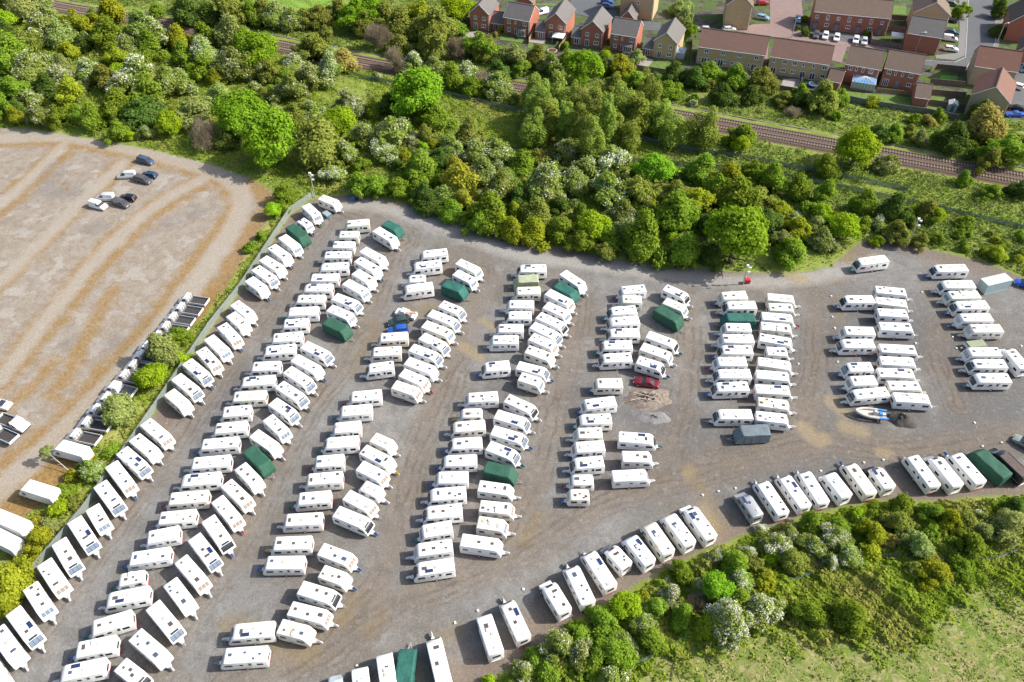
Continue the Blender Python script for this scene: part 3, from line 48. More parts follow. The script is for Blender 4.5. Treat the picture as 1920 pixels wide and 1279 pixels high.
FILL = [([(-187.45, 284.62), (-152.49, 266.45), (-104.25, 245.8), (-72.81, 230.89), (-51.09, 214.13), (-51.72, 199.24), (-45.1, 193.56), (-38.56, 166.01), (-51.34, 165.06), (-57.81, 165.14), (-72.07, 175.87), (-106.63, 190.4), (-136.19, 193.54), (-144.79, 193.66)], 'GGYVHHYRP', 260, 1.3, 2.4), ([(-44.33, 188.16), (-27.64, 189.25), (-13.23, 179.99), (0.34, 173.66), (18.87, 172.21), (38.3, 169.11), (59.35, 163.57), (71.65, 156.84), (83.7, 151.45), (87.93, 142.48), (81.15, 143.52), (69.02, 134.37), (50.13, 131.93), (22.2, 137.1), (4.92, 142.55), (-13.29, 151.67), (-32.73, 160.37), (-39.54, 163.77)], 'GGYDGVYHGHPR', 700, 1.2, 2.2), ([(-96.53, 282.88), (-67.9, 256.76), (-17.7, 248.08), (7.09, 233.03), (45.07, 217.35), (73.68, 208.48), (119.06, 191.13), (135.47, 186.87), (127.02, 168.37), (98.21, 179.66), (68.52, 192.43), (48.54, 200.59), (0.59, 219.67), (-41.21, 233.84), (-88.6, 257.13)], 'GGDGVVHYG', 420, 1.4, 2.6), ([(-3.28, 44.16), (2.63, 47.43), (7.31, 51.63), (22.22, 60.24), (31.88, 64.66), (38.19, 67.13), (50.68, 69.91), (57.95, 71.42), (68.18, 71.33), (76.26, 72.26), (85.15, 72.88), (81.98, 66.08), (71.1, 63.86), (56.38, 63.99), (44.97, 61.2), (37.8, 58.12), (28.51, 50.67), (17.49, 47.31), (13.47, 44.04)], 'GRYYHHGYP', 600, 1.0, 1.8), ([(-72.96, 231.58), (-39.65, 220.32), (-15.95, 209.88), (4.9, 202.71), (6.23, 196.96), (-15.84, 207.46), (-39.28, 217.1), (-55.17, 220.57)], 'GVYHG', 120, 1.2, 2.2), ([(0.54, 210.23), (25.27, 200.94), (47.21, 192.19), (47.32, 184.22), (27.27, 191.13), (0.49, 201.32)], 'VGYVG', 260, 1.4, 2.6), ([(88.59, 151.39), (116.96, 141.16), (112.31, 131.19), (101.6, 135.42), (91.47, 139.22)], 'GGVYD', 60, 0.8, 1.4), ([(-46.61, 159.9), (-55.41, 159.58), (-59.2, 128.04), (-61.69, 118.32), (-69.93, 94.64), (-72.92, 80.63), (-74.89, 75.35), (-81.02, 68.45), (-83.26, 62.46), (-78.13, 51.52), (-75.68, 56.35), (-69.51, 73.77), (-64.73, 94.97), (-56.73, 128.01)], 'GY', 20, 0.7, 1.0)]
RAIL = [(-189.75, 285.58), (-161.01, 274.29), (-143.93, 267.13), (-101.97, 252.63), (-69.59, 238.95), (-38.76, 226.24), (0.55, 212.39), (25.44, 202.97), (47.56, 194.39), (67.17, 186.54), (96.62, 174.98), (123.97, 164.5), (137.89, 158.99)]
FENCES = [('palisade fence dividing the pale lot from the caravan rows', 1.8, 'green', [(-46.79, 159.47), (-51.05, 153.18), (-56.42, 126.66), (-59.72, 115.68), (-64.35, 93.71), (-69.13, 72.76), (-72.29, 63.9), (-75.39, 55.69), (-77.58, 50.34)]), ('long palisade fence along the railway bank', 1.5, 'blue', [(-49.52, 224.42), (-44.05, 218.45), (-36.16, 215.15), (-26.61, 211.89), (-18.56, 208.1), (-5.35, 201.7), (6.21, 196.12), (26.98, 186.6), (46.25, 177.65), (58.98, 174.05), (68.67, 170.1), (78.16, 166.49), (90.02, 161.6), (93.98, 159.79)]), ('lower palisade fence on the scrub below the railway bank', 1.5, 'blue', [(-30.37, 188.49), (-20.14, 183.9), (-11.9, 180.97), (0.36, 177.31), (19.04, 174.61), (39.09, 171.93), (57.74, 168.15), (73.94, 162.93), (92.33, 155.09), (115.0, 144.65), (121.83, 141.48)]), ('low palisade fence curving through the bottom hedge', 1.1, 'blue', [(11.37, 45.14), (20.11, 48.58), (25.45, 51.48), (37.8, 57.78), (44.11, 60.41), (51.74, 62.21), (56.53, 63.44), (70.66, 62.59), (77.64, 64.35), (84.69, 66.53)])]
GFENCES = [('dark timber fence behind the gardens of the detached houses', 1.8, [(13.76, 227.41), (26.33, 226.52), (36.35, 221.7), (44.52, 218.96)]), ('timber fence below the terrace gardens', 1.8, [(52.36, 215.01), (67.01, 212.27), (74.72, 209.07), (84.11, 205.61), (91.43, 202.84)]), ('grey timber fence under the semi gardens', 2.0, [(91.43, 202.84), (99.08, 199.25), (111.62, 195.1), (118.4, 191.96)]), ('timber panel fence beside the gazebo lawn', 1.8, [(5.83, 239.45), (7.54, 246.37)]), ('brown timber fence between gazebo garden and next patio', 1.8, [(14.81, 234.25), (18.97, 244.41)]), ('timber fence beside the conservatory of the tan house', 1.8, [(53.0, 224.75), (56.26, 240.3)]), ('grey fence around the terrace patio', 1.6, [(81.89, 211.09), (83.94, 216.88)]), ('timber fence across the semi lawn', 1.3, [(102.32, 207.94), (111.42, 205.57)]), ('dark fence around the walled garden', 1.8, [(112.12, 243.98), (109.97, 237.21), (118.12, 233.76)]), ('timber fence between narrow gardens, upper', 1.7, [(116.06, 255.38), (126.58, 253.72)]), ('timber fence between narrow gardens, lower', 1.7, [(113.54, 247.46), (122.99, 245.19)]), ('timber fence round the bright lawn', 1.7, [(121.41, 219.26), (123.8, 221.03), (131.36, 219.1)]), ('timber fence below the bright lawn', 1.7, [(118.82, 212.23), (127.59, 210.37)]), ('timber fence above the shed lawn', 1.7, [(116.8, 206.04), (125.42, 204.25)]), ('timber fence behind the green shed', 1.7, [(113.72, 200.64), (122.59, 197.84)])]
FLATS = [('road', 'asphalt', [(158.41, 282.58), (167.89, 282.4), (148.29, 237.77), (141.31, 227.34), (138.08, 229.11), (132.93, 221.45), (125.21, 221.57), (121.3, 223.62), (122.43, 226.29), (130.96, 225.14), (135.3, 228.12), (142.67, 245.28)]), ('pavement', 'paving', [(154.95, 282.65), (158.23, 282.59), (142.51, 245.28), (135.69, 229.49), (131.33, 226.49), (126.38, 227.59), (126.84, 229.64), (134.02, 230.91), (140.36, 245.32)]), ('pavement', 'paving', [(168.07, 282.4), (170.8, 282.35), (153.74, 245.08), (145.59, 230.72), (141.62, 227.34), (148.45, 237.77)]), ('parking_court', 'asphalt', [(145.14, 220.59), (154.68, 218.8), (143.43, 194.9), (134.02, 197.58), (139.9, 208.66)]), ('parking_court', 'asphalt', [(7.91, 266.88), (18.79, 265.83), (23.78, 280.59), (33.82, 280.4), (34.21, 265.13), (35.9, 255.7), (48.49, 253.89), (46.98, 247.71), (41.05, 248.58), (27.44, 257.05), (21.65, 260.8), (7.81, 262.7)]), ('brick_paving', 'pink', [(89.99, 283.9), (100.45, 283.7), (94.89, 258.66), (90.88, 247.7), (92.95, 241.65), (105.18, 238.51), (115.26, 235.46), (114.43, 232.99), (102.37, 235.68), (97.73, 225.35), (94.39, 227.44), (98.05, 237.55), (80.5, 243.35), (75.21, 223.05), (73.96, 223.07), (79.18, 243.38), (70.69, 247.29), (77.94, 252.19), (82.84, 252.1)]), ('parking_court', 'asphalt', [(93.28, 241.65), (94.97, 246.11), (113.32, 243.53), (111.21, 236.96), (105.18, 238.51)]), ('lawn', 'lawn', [(119.77, 265.97), (130.51, 264.99), (128.12, 258.15), (116.93, 259.1)]), ('lawn', 'lawn', [(93.06, 208.37), (101.41, 206.84), (111.13, 204.75), (108.96, 199.37), (91.84, 204.22)]), ('lawn', 'lawnb', [(123.75, 217.13), (128.57, 216.75), (127.28, 213.83), (122.36, 214.2)]), ('lawn', 'lawn', [(116.6, 205.49), (120.64, 204.6), (119.67, 202.43), (115.52, 203.31)]), ('lawn', 'lawn', [(113.43, 199.84), (120.2, 197.88), (118.66, 195.29), (112.37, 196.95)]), ('lawn', 'lawn', [(142.64, 264.38), (148.29, 263.89), (145.25, 257.84), (140.75, 259.43)]), ('lawn', 'lawn', [(138.73, 251.68), (142.33, 251.25), (141.05, 248.4), (137.64, 248.82)]), ('lawn', 'lawn', [(131.73, 193.04), (137.84, 191.42), (136.48, 188.44), (130.42, 190.03)]), ('lawn', 'lawn', [(5.84, 239.87), (11.72, 237.65), (10.64, 234.16), (5.32, 236.5)]), ('lawn', 'lawn', [(16.02, 235.9), (20.9, 234.98), (20.24, 230.48), (15.85, 232.42)]), ('lawn', 'lawn', [(41.22, 227.72), (47.16, 226.43), (47.02, 221.59), (40.04, 222.63)]), ('lawn', 'lawn', [(7.68, 269.19), (16.0, 269.03), (15.48, 266.85), (8.05, 267.48)]), ('lawn', 'lawn', [(-3.03, 244.79), (5.11, 242.04), (3.53, 239.91), (-3.01, 242.18)]), ('lawn', 'lawn', [(55.17, 235.48), (56.55, 234.8), (55.32, 230.92), (54.53, 231.57)]), ('patio', 'patio', [(78.29, 215.79), (83.08, 215.71), (81.46, 209.96), (76.33, 211.18)]), ('patio', 'patio', [(-15.2, 247.21), (-9.34, 248.45), (-10.41, 244.04), (-15.47, 244.13)]), ('patio', 'patio', [(37.18, 231.41), (42.76, 228.09), (40.32, 223.4), (37.12, 224.23)]), ('patio', 'patio', [(6.29, 242.88), (11.29, 241.93), (10.8, 238.94), (6.23, 240.3)])]
POLES = [(-46.41, 159.16, 6.8, 'yard'), (48.35, 127.06, 5, 'yard'), (86.99, 139.46, 7.2, 'yard'), (87.14, 242.12, 6, 'street'), (148.77, 237.77, 6, 'street'), (121.72, 231.81, 6, 'street')]
MARKS = [(65.66, 123.12), (65.41, 120.17), (64.11, 116.95), (63.68, 113.74), (62.68, 110.78), (61.63, 104.68), (54.1, 104.17), (65.4, 120.21), (64.1, 116.97), (63.72, 113.81), (61.65, 104.69), (78.08, 109.42), (84.69, 124.09), (85.86, 111.0), (85.41, 107.94), (86.29, 114.18), (98.09, 108.46), (62.76, 81.81), (59.27, 81.28), (84.29, 85.25), (80.65, 84.52), (81.41, 89.7), (51.58, 79.66), (36.62, 76.32), (33.7, 75.73), (59.3, 81.24), (30.97, 75.06), (-5.31, 55.38), (-8.56, 53.53), (-21.93, 47.33), (1.39, 58.67), (-5.32, 55.36)]
MISC = {'container': (99.55, 125.16, -163.2, 7.48), 'boat': (63.44, 91.27, 169.7, 4.98), 'camper': (88.86, 108.11, -171.3, 3.66), 'trailer': (-42.3, 151.71, -46.1, 3.1), 'bluetarp': (-36.96, 158.19), 'tarmac': (68.75, 90.46), 'rubble': (24.57, 94.39), 'wood': (22.3, 96.03), 'redbox': (49.27, 127.55), 'gazebo': (15.02, 240.57), 'tramp': (12.79, 233.44), 'tramp2': (85.78, 211.6), 'shed1': (15.02, 226.96), 'shed2': (16.81, 225.74), 'gaz2': (118.29, 239.08), 'cons1': (51.1, 227.95, 49.11, 229.59), 'cons2': (98.63, 209.41), 'shed3': (119.27, 197.89), 'hose': (-31.22, 157.7), 'whitepost': (-53.85, 239.82), 'parasol': (32.93, 233.95), 'table': (2.8, 242.94), 'peeps': (-1.66, 244.77), 'pallets': (83.45, 212.79)}
WRECK=(-21.18,118.2,158.6,4.3)
LEANER=(-73.27,79.71)
# ---------------------------------------------------------------- helpers
def srgb(r, g, b):
    f = lambda c: (c / 255 / 12.92) if c / 255 <= 0.04045 else ((c / 255 + 0.055) / 1.055) ** 2.4
    return (f(r), f(g), f(b), 1)
MATS = {}
def nmat(name):
    m = bpy.data.materials.new(name); m.use_nodes = True
    nt = m.node_tree; b = nt.nodes['Principled BSDF']
    MATS[name] = m
    return m, nt, b
def mat(name, col, rough=0.5, metal=0.0, spec=0.5, noise=0.0, nscale=2.0, dirt=None, dscale=0.7, dlo=0.55, dhi=0.75, bump=0.0):
    """plain surface with a little tonal variation and optional dirt patches"""
    m, nt, b = nmat(name)
    b.inputs['Roughness'].default_value = rough; b.inputs['Metallic'].default_value = metal
    b.inputs['Specular IOR Level'].default_value = spec
    c = nt.nodes.new('ShaderNodeRGB'); c.outputs[0].default_value = (*col[:3], 1)
    last = c.outputs[0]
    tc = nt.nodes.new('ShaderNodeTexCoord')
    geo = nt.nodes.new('ShaderNodeNewGeometry')
    if noise:
        n = nt.nodes.new('ShaderNodeTexNoise'); n.inputs['Scale'].default_value = nscale; n.inputs['Detail'].default_value = 4
        nt.links.new(geo.outputs['Position'], n.inputs['Vector'])
        mr = nt.nodes.new('ShaderNodeMapRange'); mr.inputs[3].default_value = 1 - noise; mr.inputs[4].default_value = 1 + noise
        mr.inputs[1].default_value = .3; mr.inputs[2].default_value = .7
        nt.links.new(n.outputs['Fac'], mr.inputs[0])
        mx = nt.nodes.new('ShaderNodeVectorMath'); mx.operation = 'SCALE'
        nt.links.new(last, mx.inputs[0]); nt.links.new(mr.outputs[0], mx.inputs['Scale']); last = mx.outputs[0]
    if dirt:
        n = nt.nodes.new('ShaderNodeTexNoise'); n.inputs['Scale'].default_value = dscale; n.inputs['Detail'].default_value = 6; n.inputs['Roughness'].default_value = .65
        nt.links.new(geo.outputs['Position'], n.inputs['Vector'])
        mr = nt.nodes.new('ShaderNodeMapRange'); mr.inputs[1].default_value = dlo; mr.inputs[2].default_value = dhi
        nt.links.new(n.outputs['Fac'], mr.inputs[0])
        mx = nt.nodes.new('ShaderNodeMix'); mx.data_type = 'RGBA'
        nt.links.new(mr.outputs[0], mx.inputs[0]); nt.links.new(last, mx.inputs[6]); mx.inputs[7].default_value = (*dirt[:3], 1); last = mx.outputs[2]
    nt.links.new(last, b.inputs['Base Color'])
    if bump:
        n = nt.nodes.new('ShaderNodeTexNoise'); n.inputs['Scale'].default_value = 3; n.inputs['Detail'].default_value = 5
        nt.links.new(geo.outputs['Position'], n.inputs['Vector'])
        bp = nt.nodes.new('ShaderNodeBump'); bp.inputs['Strength'].default_value = bump; bp.inputs['Distance'].default_value = .1
        nt.links.new(n.outputs['Fac'], bp.inputs['Height']); nt.links.new(bp.outputs[0], b.inputs['Normal'])
    return m

class MB:
    def __init__(s): s.v = []; s.f = []; s.m = []
    def add(s, vs, fs, mi=0):
        o = len(s.v); s.v += [tuple(p) for p in vs]; s.f += [tuple(o + i for i in f) for f in fs]; s.m += [mi] * len(fs)
    def box(s, x0, x1, y0, y1, z0, z1, mi=0, taper=0):
        t = taper
        s.add([(x0, y0, z0), (x1, y0, z0), (x1, y1, z0), (x0, y1, z0), (x0 + t, y0 + t, z1), (x1 - t, y0 + t, z1), (x1 - t, y1 - t, z1), (x0 + t, y1 - t, z1)],
              [(0, 3, 2, 1), (4, 5, 6, 7), (0, 1, 5, 4), (1, 2, 6, 5), (2, 3, 7, 6), (3, 0, 4, 7)], mi)
    def bar(s, p, q, r0, r1=None, n=6, mi=0):
        r1 = r0 if r1 is None else r1
        p = Vector(p); q = Vector(q); d = (q - p).normalized()
        u = d.orthogonal().normalized(); w = d.cross(u)
        vs = [p + (u * math.cos(a) + w * math.sin(a)) * r0 for a in [2 * math.pi * i / n for i in range(n)]]
        vs += [q + (u * math.cos(a) + w * math.sin(a)) * r1 for a in [2 * math.pi * i / n for i in range(n)]]
        s.add(vs, [(i, (i + 1) % n, n + (i + 1) % n, n + i) for i in range(n)] + [tuple(range(n - 1, -1, -1)), tuple(range(n, 2 * n))], mi)
    def prism(s, prof, secs, mi=0, caps=True):
        """prof: (x,z) loop; secs: list of (y, inset) cross sections"""
        n = len(prof)
        cx = sum(p[0] for p in prof) / n; cz = sum(p[1] for p in prof) / n
        vs = []
        for y, ins in secs:
            for x, z in prof:
                dx, dz = x - cx, z - cz; L = math.hypot(dx, dz) or 1
                vs.append((x - math.copysign(min(ins, abs(dx)), dx) if ins else x, y, z - math.copysign(min(ins, abs(dz)), dz) if ins else z))
        fs = []
        for k in range(len(secs) - 1):
            a, b = k * n, (k + 1) * n
            fs += [(a + i, a + (i + 1) % n, b + (i + 1) % n, b + i) for i in range(n)]
        if caps: fs += [tuple(range(n - 1, -1, -1)), tuple(range((len(secs) - 1) * n, len(secs) * n))]
        s.add(vs, fs, mi)
    def build(s, name, mats, parent=None, smooth=None, fix=True):
        me = bpy.data.meshes.new(name); me.from_pydata(s.v, [], s.f)
        for m in (mats if isinstance(mats, (list, tuple)) else [mats]): me.materials.append(m)
        if any(s.m): me.polygons.foreach_set('material_index', s.m)
        if fix:
            import bmesh
            bm = bmesh.new(); bm.from_mesh(me); bmesh.ops.recalc_face_normals(bm, faces=bm.faces); bm.to_mesh(me); bm.free()
        if smooth:
            me.polygons.foreach_set('use_smooth', [True] * len(me.polygons)); me.set_sharp_from_angle(angle=R(smooth))
        me.update()
        o = bpy.data.objects.new(name, me); COL.objects.link(o)
        if parent: o.parent = parent
        return o
def empty(name, label=None, cat=None, group=None, loc=(0, 0, 0), rz=0):
    o = bpy.data.objects.new(name, None); COL.objects.link(o); o.location = loc; o.rotation_euler = (0, 0, rz); o.empty_display_size = .3
    return tag(o, label, cat, group)
def tag(o, label=None, cat=None, group=None, kind=None):
    if label: o['label'] = label
    if cat: o['category'] = cat
    if group: o['group'] = group
    if kind: o['kind'] = kind
    return o
def kids(o): return KID.get(o.name, [])
KID = {}
def index_kids(o):
    KID[o.name] = [c for c in bpy.data.objects if c.parent == o]
    for c in KID[o.name]: index_kids(c)
def dup(o, parent=None):
    c = o.copy(); COL.objects.link(c); c.parent = parent
    KID[c.name] = [dup(ch, c) for ch in kids(o)]
    return c
def override(o, m, slot=0):
    s = o.material_slots[slot]; s.link = 'OBJECT'; s.material = m
def park(o):  # protos are moved out of the scene when done
    for ch in kids(o): park(ch)
    bpy.data.objects.remove(o)
def ordinal(n):
    base = ['zeroth', 'first', 'second', 'third', 'fourth', 'fifth', 'sixth', 'seventh', 'eighth', 'ninth', 'tenth', 'eleventh', 'twelfth', 'thirteenth', 'fourteenth', 'fifteenth', 'sixteenth', 'seventeenth', 'eighteenth', 'nineteenth']
    if n < 20: return base[n]
    t, u = divmod(n, 10)
    tens = {2: 'twent', 3: 'thirt', 4: 'fort', 5: 'fift', 6: 'sixt', 7: 'sevent', 8: 'eight', 9: 'ninet'}[t]
    return tens + 'ieth' if u == 0 else tens + 'y-' + base[u]

# ---------------------------------------------------------------- ground
gx = np.concatenate([[-4000, -1200, -500, -300], np.arange(-210, 215, .7), [300, 500, 1200, 4000]])
gy = np.concatenate([[-4000, -1200, -300, 0], np.arange(28, 300, .7), [340, 500, 1200, 4000]])
GX, GY = np.meshgrid(gx, gy, indexing='ij'); PXY = np.stack([GX.ravel(), GY.ravel()], 1)
def sdf(poly, P):
    p = np.array(poly); q = np.roll(p, -1, 0)
    ins = np.zeros(len(P), bool); dm = np.full(len(P), 1e9)
    for (x0, y0), (x1, y1) in zip(p, q):
        c = ((y0 > P[:, 1]) != (y1 > P[:, 1])) & (P[:, 0] < (x1 - x0) * (P[:, 1] - y0) / ((y1 - y0) or 1e-9) + x0); ins ^= c
        dm = np.minimum(dm, segd(x0, y0, x1, y1, P)[0])
    return np.where(ins, dm, -dm)
def segd(x0, y0, x1, y1, P):
    d = np.array([x1 - x0, y1 - y0]); L2 = max(d @ d, 1e-9); L = math.sqrt(L2)
    t = np.clip(((P[:, 0] - x0) * d[0] + (P[:, 1] - y0) * d[1]) / L2, 0, 1)
    dx = P[:, 0] - x0 - t * d[0]; dy = P[:, 1] - y0 - t * d[1]
    return np.hypot(dx, dy), t * L, (dx * -d[1] + dy * d[0]) / L
def ldist(pts, P):
    best = np.full(len(P), 1e9); s = 0
    for a, b in zip(pts[:-1], pts[1:]):
        d, t, sg = segd(*a, *b, P); best = np.minimum(best, d)
    return best
def smooth_line(pts, n=6):
    p = np.array(pts); out = []
    pp = np.vstack([2 * p[0] - p[1], p, 2 * p[-1] - p[-2]])
    for i in range(1, len(pp) - 2):
        for t in np.linspace(0, 1, n, endpoint=False):
            a, b, c, d = pp[i - 1], pp[i], pp[i + 1], pp[i + 2]
            out.append(.5 * ((2 * b) + (c - a) * t + (2 * a - 5 * b + 4 * c - d) * t * t + (-a + 3 * b - 3 * c + d) * t ** 3))
    out.append(p[-1]); return [tuple(v) for v in out]
def edge(s, soft): return np.clip(.5 + s / (2 * soft), 0, 1)
def lines(kind, soft=1.0):
    m = np.zeros(len(PXY))
    for w, pts in LINES[kind]:
        m = np.maximum(m, edge(w / 2 - ldist(smooth_line(pts, 4) if len(pts) > 2 else pts, PXY), soft))
    return m
def lanes():
    m = np.full(len(PXY), 9.)
    for w, pts in LINES['mud']: m = np.minimum(m, np.maximum(ldist(smooth_line(pts, 4) if len(pts) > 2 else pts, PXY), 0))
    return m
A = dict(yard=edge(sdf(POLY['YARD'], PXY), 1.6), lot=edge(sdf(POLY['LOT'], PXY), 1.4), est=edge(sdf(POLY['ESTATE'], PXY), .7),
         mead=edge(sdf(POLY['MEADOW'], PXY), 6), field=edge(sdf(POLY['FIELD'], PXY), 5), strip=edge(sdf(POLY['STRIP'], PXY), 1.5),
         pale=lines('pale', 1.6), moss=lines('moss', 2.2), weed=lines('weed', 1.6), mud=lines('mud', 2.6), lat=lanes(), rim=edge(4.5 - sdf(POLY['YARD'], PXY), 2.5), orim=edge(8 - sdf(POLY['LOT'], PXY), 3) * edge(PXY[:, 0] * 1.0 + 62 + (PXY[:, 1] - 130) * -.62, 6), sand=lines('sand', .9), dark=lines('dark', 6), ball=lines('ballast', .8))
LOTBAND = sdf(POLY['LOT'], PXY)
def wob(f, s=0):
    return (np.sin(PXY[:, 0] * f + 1.3 + s) * np.cos(PXY[:, 1] * f * 1.2 + .7 + s) + np.sin((PXY[:, 0] + PXY[:, 1]) * f * 2.1 + s) * .5 + np.sin((PXY[:, 0] * 1.7 - PXY[:, 1]) * f * 3.7 + 2 * s) * .3) / 1.8
hz = np.zeros(len(PXY))
offpark = (1 - np.maximum(np.maximum(A['yard'], A['lot']), np.maximum(A['est'], A['ball'])))
hz += offpark * (.18 + .18 * wob(.35) + .1 * wob(1.1, 2)) + .03 * A['yard'] * wob(.25, 4) - .02
inner = (np.abs(PXY[:, 0]) < 212) & (PXY[:, 1] > 20) & (PXY[:, 1] < 300)
hz *= inner
nx, ny = len(gx), len(gy)
V = np.column_stack([PXY, hz])
ii, jj = np.meshgrid(np.arange(nx - 1), np.arange(ny - 1), indexing='ij')
i0 = (ii * ny + jj).ravel(); Q = np.stack([i0, i0 + ny, i0 + ny + 1, i0 + 1], 1)
def np_mesh(name, V, Q, m, attrs=None, fattrs=None, k=4):
    me = bpy.data.meshes.new(name)
    me.vertices.add(len(V)); me.vertices.foreach_set('co', np.ascontiguousarray(V, dtype=np.float32).ravel())
    me.loops.add(Q.size); me.loops.foreach_set('vertex_index', Q.ravel().astype(np.int32))
    me.polygons.add(len(Q)); me.polygons.foreach_set('loop_start', np.arange(0, Q.size, k, dtype=np.int32))
    for mm in (m if isinstance(m, (list, tuple)) else [m]): me.materials.append(mm)
    for n, a in (attrs or {}).items():
        at = me.attributes.new(n, 'FLOAT', 'POINT'); at.data.foreach_set('value', a.astype(np.float32))
    for n, a in (fattrs or {}).items():
        at = me.attributes.new(n, 'FLOAT', 'FACE'); at.data.foreach_set('value', a.astype(np.float32))
    me.update(calc_edges=True); me.validate()
    return me
# one terrain shader reading what each patch of ground is made of
tm, nt, pb = nmat('terrain'); pb.inputs['Roughness'].default_value = .95; pb.inputs['Specular IOR Level'].default_value = .15
N, LK = nt.nodes, nt.links
geo = N.new('ShaderNodeNewGeometry')
def tnoise(scale, detail=5, rough=.55, dist=0, vec=None):
    n = N.new('ShaderNodeTexNoise'); n.inputs['Scale'].default_value = scale; n.inputs['Detail'].default_value = detail
    n.inputs['Roughness'].default_value = rough; n.inputs['Distortion'].default_value = dist
    LK.new(vec or geo.outputs['Position'], n.inputs['Vector']); return n.outputs['Fac']
def mrange(v, a, b, c=0., d=1.):
    n = N.new('ShaderNodeMapRange'); LK.new(v, n.inputs[0])
    for i, x in zip((1, 2, 3, 4), (a, b, c, d)): n.inputs[i].default_value = x
    return n.outputs[0]
def math_(op, a, b=None, clamp=False):
    n = N.new('ShaderNodeMath'); n.operation = op; n.use_clamp = clamp
    for i, x in enumerate((a, b)):
        if x is None: continue
        if isinstance(x, (int, float)): n.inputs[i].default_value = x
        else: LK.new(x, n.inputs[i])
    return n.outputs[0]
def mixc(f, a, b):
    n = N.new('ShaderNodeMix'); n.data_type = 'RGBA'
    if isinstance(f, (int, float)): n.inputs[0].default_value = f
    else: LK.new(f, n.inputs[0])
    for i, x in ((6, a), (7, b)):
        if isinstance(x, tuple): n.inputs[i].default_value = (*x[:3], 1)
        else: LK.new(x, n.inputs[i])
    return n.outputs[2]
def attr(n):
    a = N.new('ShaderNodeAttribute'); a.attribute_name = n; return a.outputs['Fac']
def tint(c_, t_):
    n_ = N.new('ShaderNodeVectorMath'); n_.operation = 'MULTIPLY'; LK.new(c_, n_.inputs[0]); n_.inputs[1].default_value = t_; return n_.outputs[0]
nA, nB, nC, nD = tnoise(.05, 6), tnoise(.35, 6, .6), tnoise(1.6, 5, .6), tnoise(9, 3, .7)
nE = tnoise(.13, 7, .6, 1.2); nE2 = tnoise(.3, 8, .7, .6)
wn_ = N.new('ShaderNodeTexWhiteNoise'); sc = N.new('ShaderNodeVectorMath'); sc.operation = 'SCALE'; sc.inputs['Scale'].default_value = 5.5
fl = N.new('ShaderNodeVectorMath'); fl.operation = 'FLOOR'; LK.new(geo.outputs['Position'], sc.inputs[0]); LK.new(sc.outputs[0], fl.inputs[0]); LK.new(fl.outputs[0], wn_.inputs['Vector'])
grain = wn_.outputs['Value']
def masked(name, k=.9, sharp=.12, n=None):
    """attribute + noise, thresholded: an irregular natural edge"""
    v = math_('ADD', attr(name), math_('MULTIPLY', math_('SUBTRACT', n or nB, .5), k))
    return mrange(v, .5 - sharp, .5 + sharp)
# wild ground
g = mixc(mrange(nB, .35, .65), (.14, .185, .03), (.22, .27, .06))
g = mixc(mrange(nE, .56, .68), g, (.215, .205, .08))
g = mixc(mrange(nC, .55, .75), g, (.24, .30, .07))
g = mixc(masked('field', .5, .3), g, mixc(nC, (.14, .25, .035), (.2, .33, .06)))
mead = mixc(mrange(nB, .42, .6), (.10, .155, .026), (.20, .20, .07))
mead = mixc(mrange(nC, .45, .7), mead, (.13, .195, .03)); mead = mixc(mrange(tnoise(.3, 8, .72, 3.5), .49, .58, 0, .85), mead, (.31, .265, .135))
g = mixc(masked('mead', .8, .3), g, mead)
g = mixc(masked('strip', .3, .2), g, mixc(mrange(nB, .4, .6), (.20, .25, .045), (.32, .31, .10)))
# estate gardens and paving
e = mixc(mrange(nB, .42, .55), (.12, .11, .095), (.06, .06, .045)); e = mixc(mrange(tnoise(.22, 3), .47, .52), e, (.075, .115, .03))
g = mixc(masked('est', .1, .3), g, e)
# gravel yard
sx_ = N.new('ShaderNodeSeparateXYZ'); LK.new(geo.outputs['Position'], sx_.inputs[0]); attrx = sx_.outputs[0]
y = mixc(mrange(nB, .3, .7), (.20, .19, .178), (.265, .256, .245))
y = mixc(mrange(nA, .45, .6), y, (.19, .168, .145))
y = mixc(mrange(nE, .55, .66, 0, .55), y, (.33, .315, .295))
y = mixc(mrange(attrx, 35, 95, 0, .3), y, (.17, .168, .17))  # gravel albedo lowered to the right, imitating its dimmer look towards the sun
y = mixc(math_('MULTIPLY', masked('dark', 1.2, .3, nE2), .7), y, (.125, .12, .12))  # dark grey gravel patches; the wide right-hand ones also paint in that dimming
mudf = masked('mud', 1.7, .4, nE2)
y = mixc(math_('MULTIPLY', mudf, .65), y, mixc(nE2, (.175, .135, .10), (.25, .20, .155)))
latw = math_('ADD', attr('lat'), math_('MULTIPLY', math_('SUBTRACT', tnoise(.12, 4, .6), .5), 3.2))
def rutband(c_, w_):
    return mrange(math_('ABSOLUTE', math_('SUBTRACT', latw, c_)), w_, w_ * .35)
rutf = math_('MAXIMUM', math_('MAXIMUM', rutband(.8, .42), math_('MULTIPLY', rutband(2.3, .38), .8)), math_('MULTIPLY', rutband(3.3, .3), .6))
rutf = math_('MULTIPLY', rutf, mrange(nE2, .36, .56)); rutf = math_('MULTIPLY', rutf, mrange(tnoise(.07, 3), .4, .55))
y = mixc(math_('MULTIPLY', rutf, .75), y, mixc(nC, (.10, .08, .062), (.155, .125, .10)))
y = mixc(mrange(tnoise(.28, 8, .75, .5), .5, .58, 0, .45), y, (.15, .138, .128))
y = mixc(mrange(tnoise(.9, 6, .75, .3), .56, .64, 0, .4), y, (.33, .325, .315))
y = mixc(mrange(tnoise(.6, 7, .72), .57, .66, 0, .5), y, (.15, .13, .115))
y = mixc(math_('MULTIPLY', masked('rim', .9, .3, nE2), .8), y, mixc(nD, (.13, .09, .065), (.30, .24, .19)))
